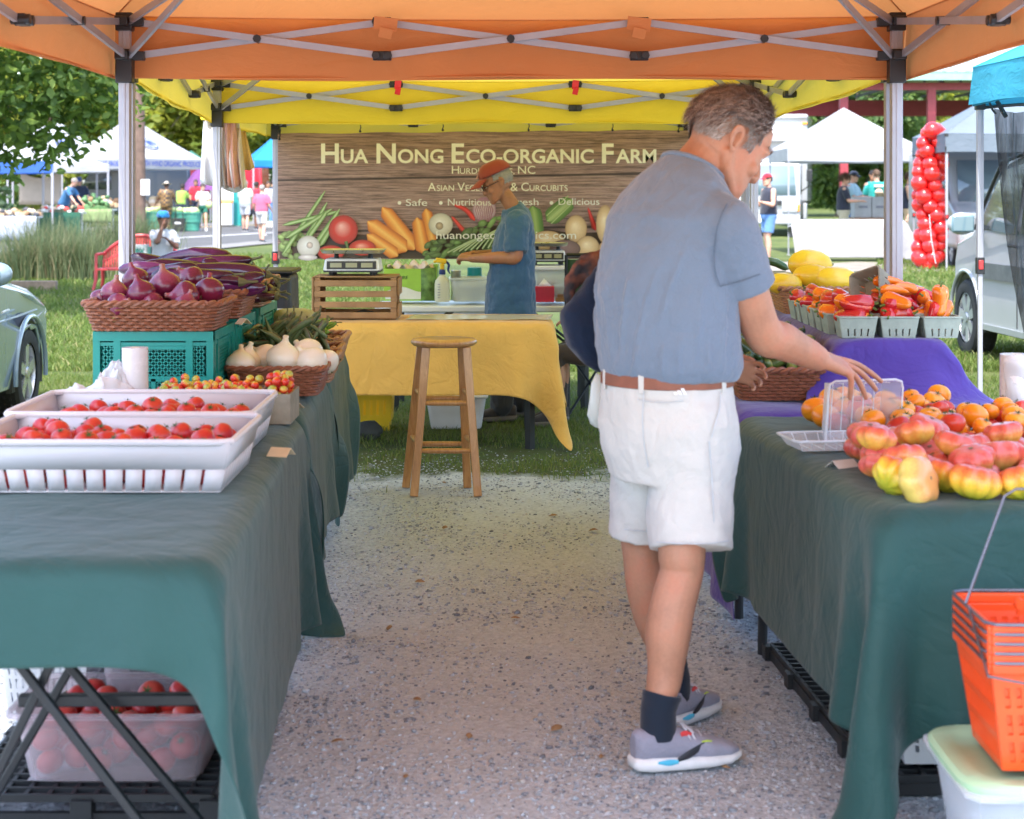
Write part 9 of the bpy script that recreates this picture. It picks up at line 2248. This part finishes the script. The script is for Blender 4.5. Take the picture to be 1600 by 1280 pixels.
m = MB(); x = gx(279, 60); m.box((x, 60, gz(60) + .24), (.42, .28, .44)); m.tube([(x - .12, 60.1, gz(60) + .45), (x - .12, 60.1, gz(60) + .95), (x + .12, 60.1, gz(60) + .95), (x + .12, 60.1, gz(60) + .45)], .015, 6); tb_ = tag(m.build('trolley_bag', M_BLACKP, base=(x, 60, gz(60)), bevel=.05), 'black trolley bag parked before the bushel baskets', 'bag'); m = MB(); m.span((x - .10, 59.852, gz(60) + .28), (x + .10, 59.856, gz(60) + .33)); m.build('label', M_WHITEP, tb_)
r = thing('display_stand', 'white display stand with a row of orange goods', 'stand', (gx(351, 66), 66, gz(66))); m = MB(); m.span((gx(342, 66), 66, gz(66) + .1), (gx(361, 66), 66.6, gz(66) + .85)); m.span((gx(342, 66), 66.5, gz(66) + .86), (gx(361, 66), 66.55, gz(66) + 1.7)); m.build('panel', M_WHITEP, r); m = MB()
for k in range(7): m.ball((gx(343 + k * 2.8, 66), 66.2, gz(66) + .93), .09, 8, 6)
m.build('goods', mat('orange_goods', (.60, .28, .10), .6), r)
m = MB(); m.span((gx(364, 67), 67, gz(67)), (gx(377, 67), 67.5, gz(67) + 1.3)); tag(m.build('teal_cabinet', mat('teal_cabinet_paint', (.02, .25, .24), .5), base=(gx(370, 67), 67, gz(67)), bevel=.02), 'teal cabinet beside the white display stand', 'cabinet')
box_vehicle('parked_car', 'red vehicle parked behind the shoppers at the market', 'car', 292, 79, R(178), False)
for o in list(COL.objects):
 if o.name.startswith('parked_car') and abs(o.location.y - 79) < .1:
  for c in o.children:
   if c.name.startswith('body'): c.data = c.data.copy(); c.data.materials[0] = paint('red_paint', (.45, .015, .03), .25)
def umbrella(label, px, Y, z, r_, h, m_):
 g = gz(Y); t = thing('market_umbrella', label, 'umbrella', (gx(px, Y), Y, g)); m = MB(); m.lathe([(r_ * 1.0, -h), (r_ * .55, -h * .42), (.03, 0)], 8, (gx(px, Y), Y, z)); m.build('canopy', m_, t, solid=.01, angle=20); m = MB(); m.tube([(gx(px, Y), Y, g), (gx(px, Y), Y, z)], .025, 8); m.build('pole', M_STEEL, t)
umbrella('purple market umbrella behind the woman in white', 328, 71, 2.75, 1.15, 1.2, canopy_mat('purple_umbrella_cloth', (.20, .07, .24), (.22, .08, .26), .3)); umbrella('pink market umbrella behind the lime green shirt', 296, 73, 2.2, 1.0, .45, canopy_mat('pink_umbrella_cloth', (.50, .22, .40), (.5, .22, .4), .3))
YBn = 26.9; bn = thing('garden_bench', 'red slatted bench with an arched back at the planting bed', 'bench', (gx(212, YBn), YBn, 0)); M_RB = mat('red_bench_paint', (.50, .045, .05), .45, 0, .12); bl, br_ = gx(151, YBn), gx(272, YBn)
def PB(u, z, d=0): return V(bl + (br_ - bl) * u, YBn + .35 + d, z)
zs_ = 1.48 - 121 / FPX * YBn; arch = lambda u: zs_ + .06 + .43 * math.sin(PI * (u * .86 + .07)) ** .75
m = MB(); q = [PB(k / 24, arch(k / 24), .08) for k in range(25)]; m.tube(q, .028, 8); m.build('back_rail', M_RB, bn); m = MB(); m.tube([PB(k / 12, zs_ + .05 + .22 * math.sin(PI * (k / 12 * .86 + .07)), .05) for k in range(13)], .016, 6); m.build('back_rail', M_RB, bn)
for k in range(30): u = (k + .5) / 30; m = MB(); m.bar(PB(u, zs_ + .01, 0), PB(u, arch(u), .08), .022, .012, up=(0, 1, 0)); m.build('back_slat', M_RB, bn)
for k in range(5): m = MB(); m.bar(PB(0, zs_, -.04 - k * .085), PB(.72, zs_, -.04 - k * .085), .07, .025); m.build('seat_slat', M_RB, bn); m = MB(); m.bar(PB(.722, zs_, -.04 - k * .085), PB(1, zs_, -.04 - k * .085), .07, .025); m.build('seat_slat', mat('worn_grey_blue_slat', (.34, .38, .42), .6), bn)
for u in (0.0, .98):
 for d, s in ((-.40, -.06), (.05, .05)): m = MB(); m.tube([PB(u, zs_ - .01, d), PB(u, zs_ * .5, d + s * .3), PB(u - .03 if u < .5 else u + .03, 0, d + s)], [.03, .026, .022], 8); m.build('leg', M_RB, bn)
 m = MB(); m.tube([PB(u, zs_ + .22, .04), PB(u, zs_ + .22, -.38), PB(u, zs_, -.40)], .022, 8); m.build('armrest', M_RB, bn)
bg_ = MB(); bx = gx(213, YBn); bg_.loft([(V(bx, YBn + .15, zs_ + z), a, .09, V(1, 0, 0), V(0, 1, 0)) for z, a in ((.02, .14), (.1, .145), (.3, .15), (.36, .15))], 24, power=5)
sb = thing('shopping_bag', 'white shopping bag with green print standing on the red bench', 'bag', (bx, YBn + .15, zs_ + .015)); bg_.build('bag', mat('white_bag', (.60, .62, .60), .6), sb); m = MB(); rg = random.Random(2)
for k in range(22): m.tube([(bx + rg.uniform(-.11, .11), YBn + .055, zs_ + rg.uniform(.06, .32)) for _ in range(3)], .006, 5)
m.build('print', mat('green_print', (.05, .26, .20), .7), sb); m = MB(); m.span((bx + .152, YBn + .07, zs_ + .03), (bx + .20, YBn + .22, zs_ + .33)); m.build('gusset', mat('green_gusset', (.12, .30, .26), .7), sb)
def wrap(H, root):
 m = MB(); m.grid(lambda u, v: H.skull(-PI + 2 * PI * u, .22 + (PI / 2 - .22) * v, .022 + .02 * math.sin(PI * v) + .006 * math.sin(u * 40 + v * 9)), 40, 12, wrap=True); m.ball(H.p(-.10, 0, .07), .05 * H.sc); m.build('headwrap', cloth_mat('blue_wrap', (.02, .18, .42), 300, .7, 0, 20), root, angle=180)
person('woman in a blue headwrap and white shirt sitting on the bench, hand at her chin', (gx(252, YBn), YBn + .10), R(-62), 1.60, SK_DARK, TS('white_shirt', (.42, .42, .43)), TS('blue_jeans', (.06, .14, .38)), SHO_D, H_DARK, wrap, arms=((.22, -.22, -.02), (.0, .10, -.12)), arms_r=((.26, -.14, -.02), (-.05, .26, -.10)), sit=zs_ + .015, long_pants=True, long_sleeve=False, head=(.1, .05), vox=.011)
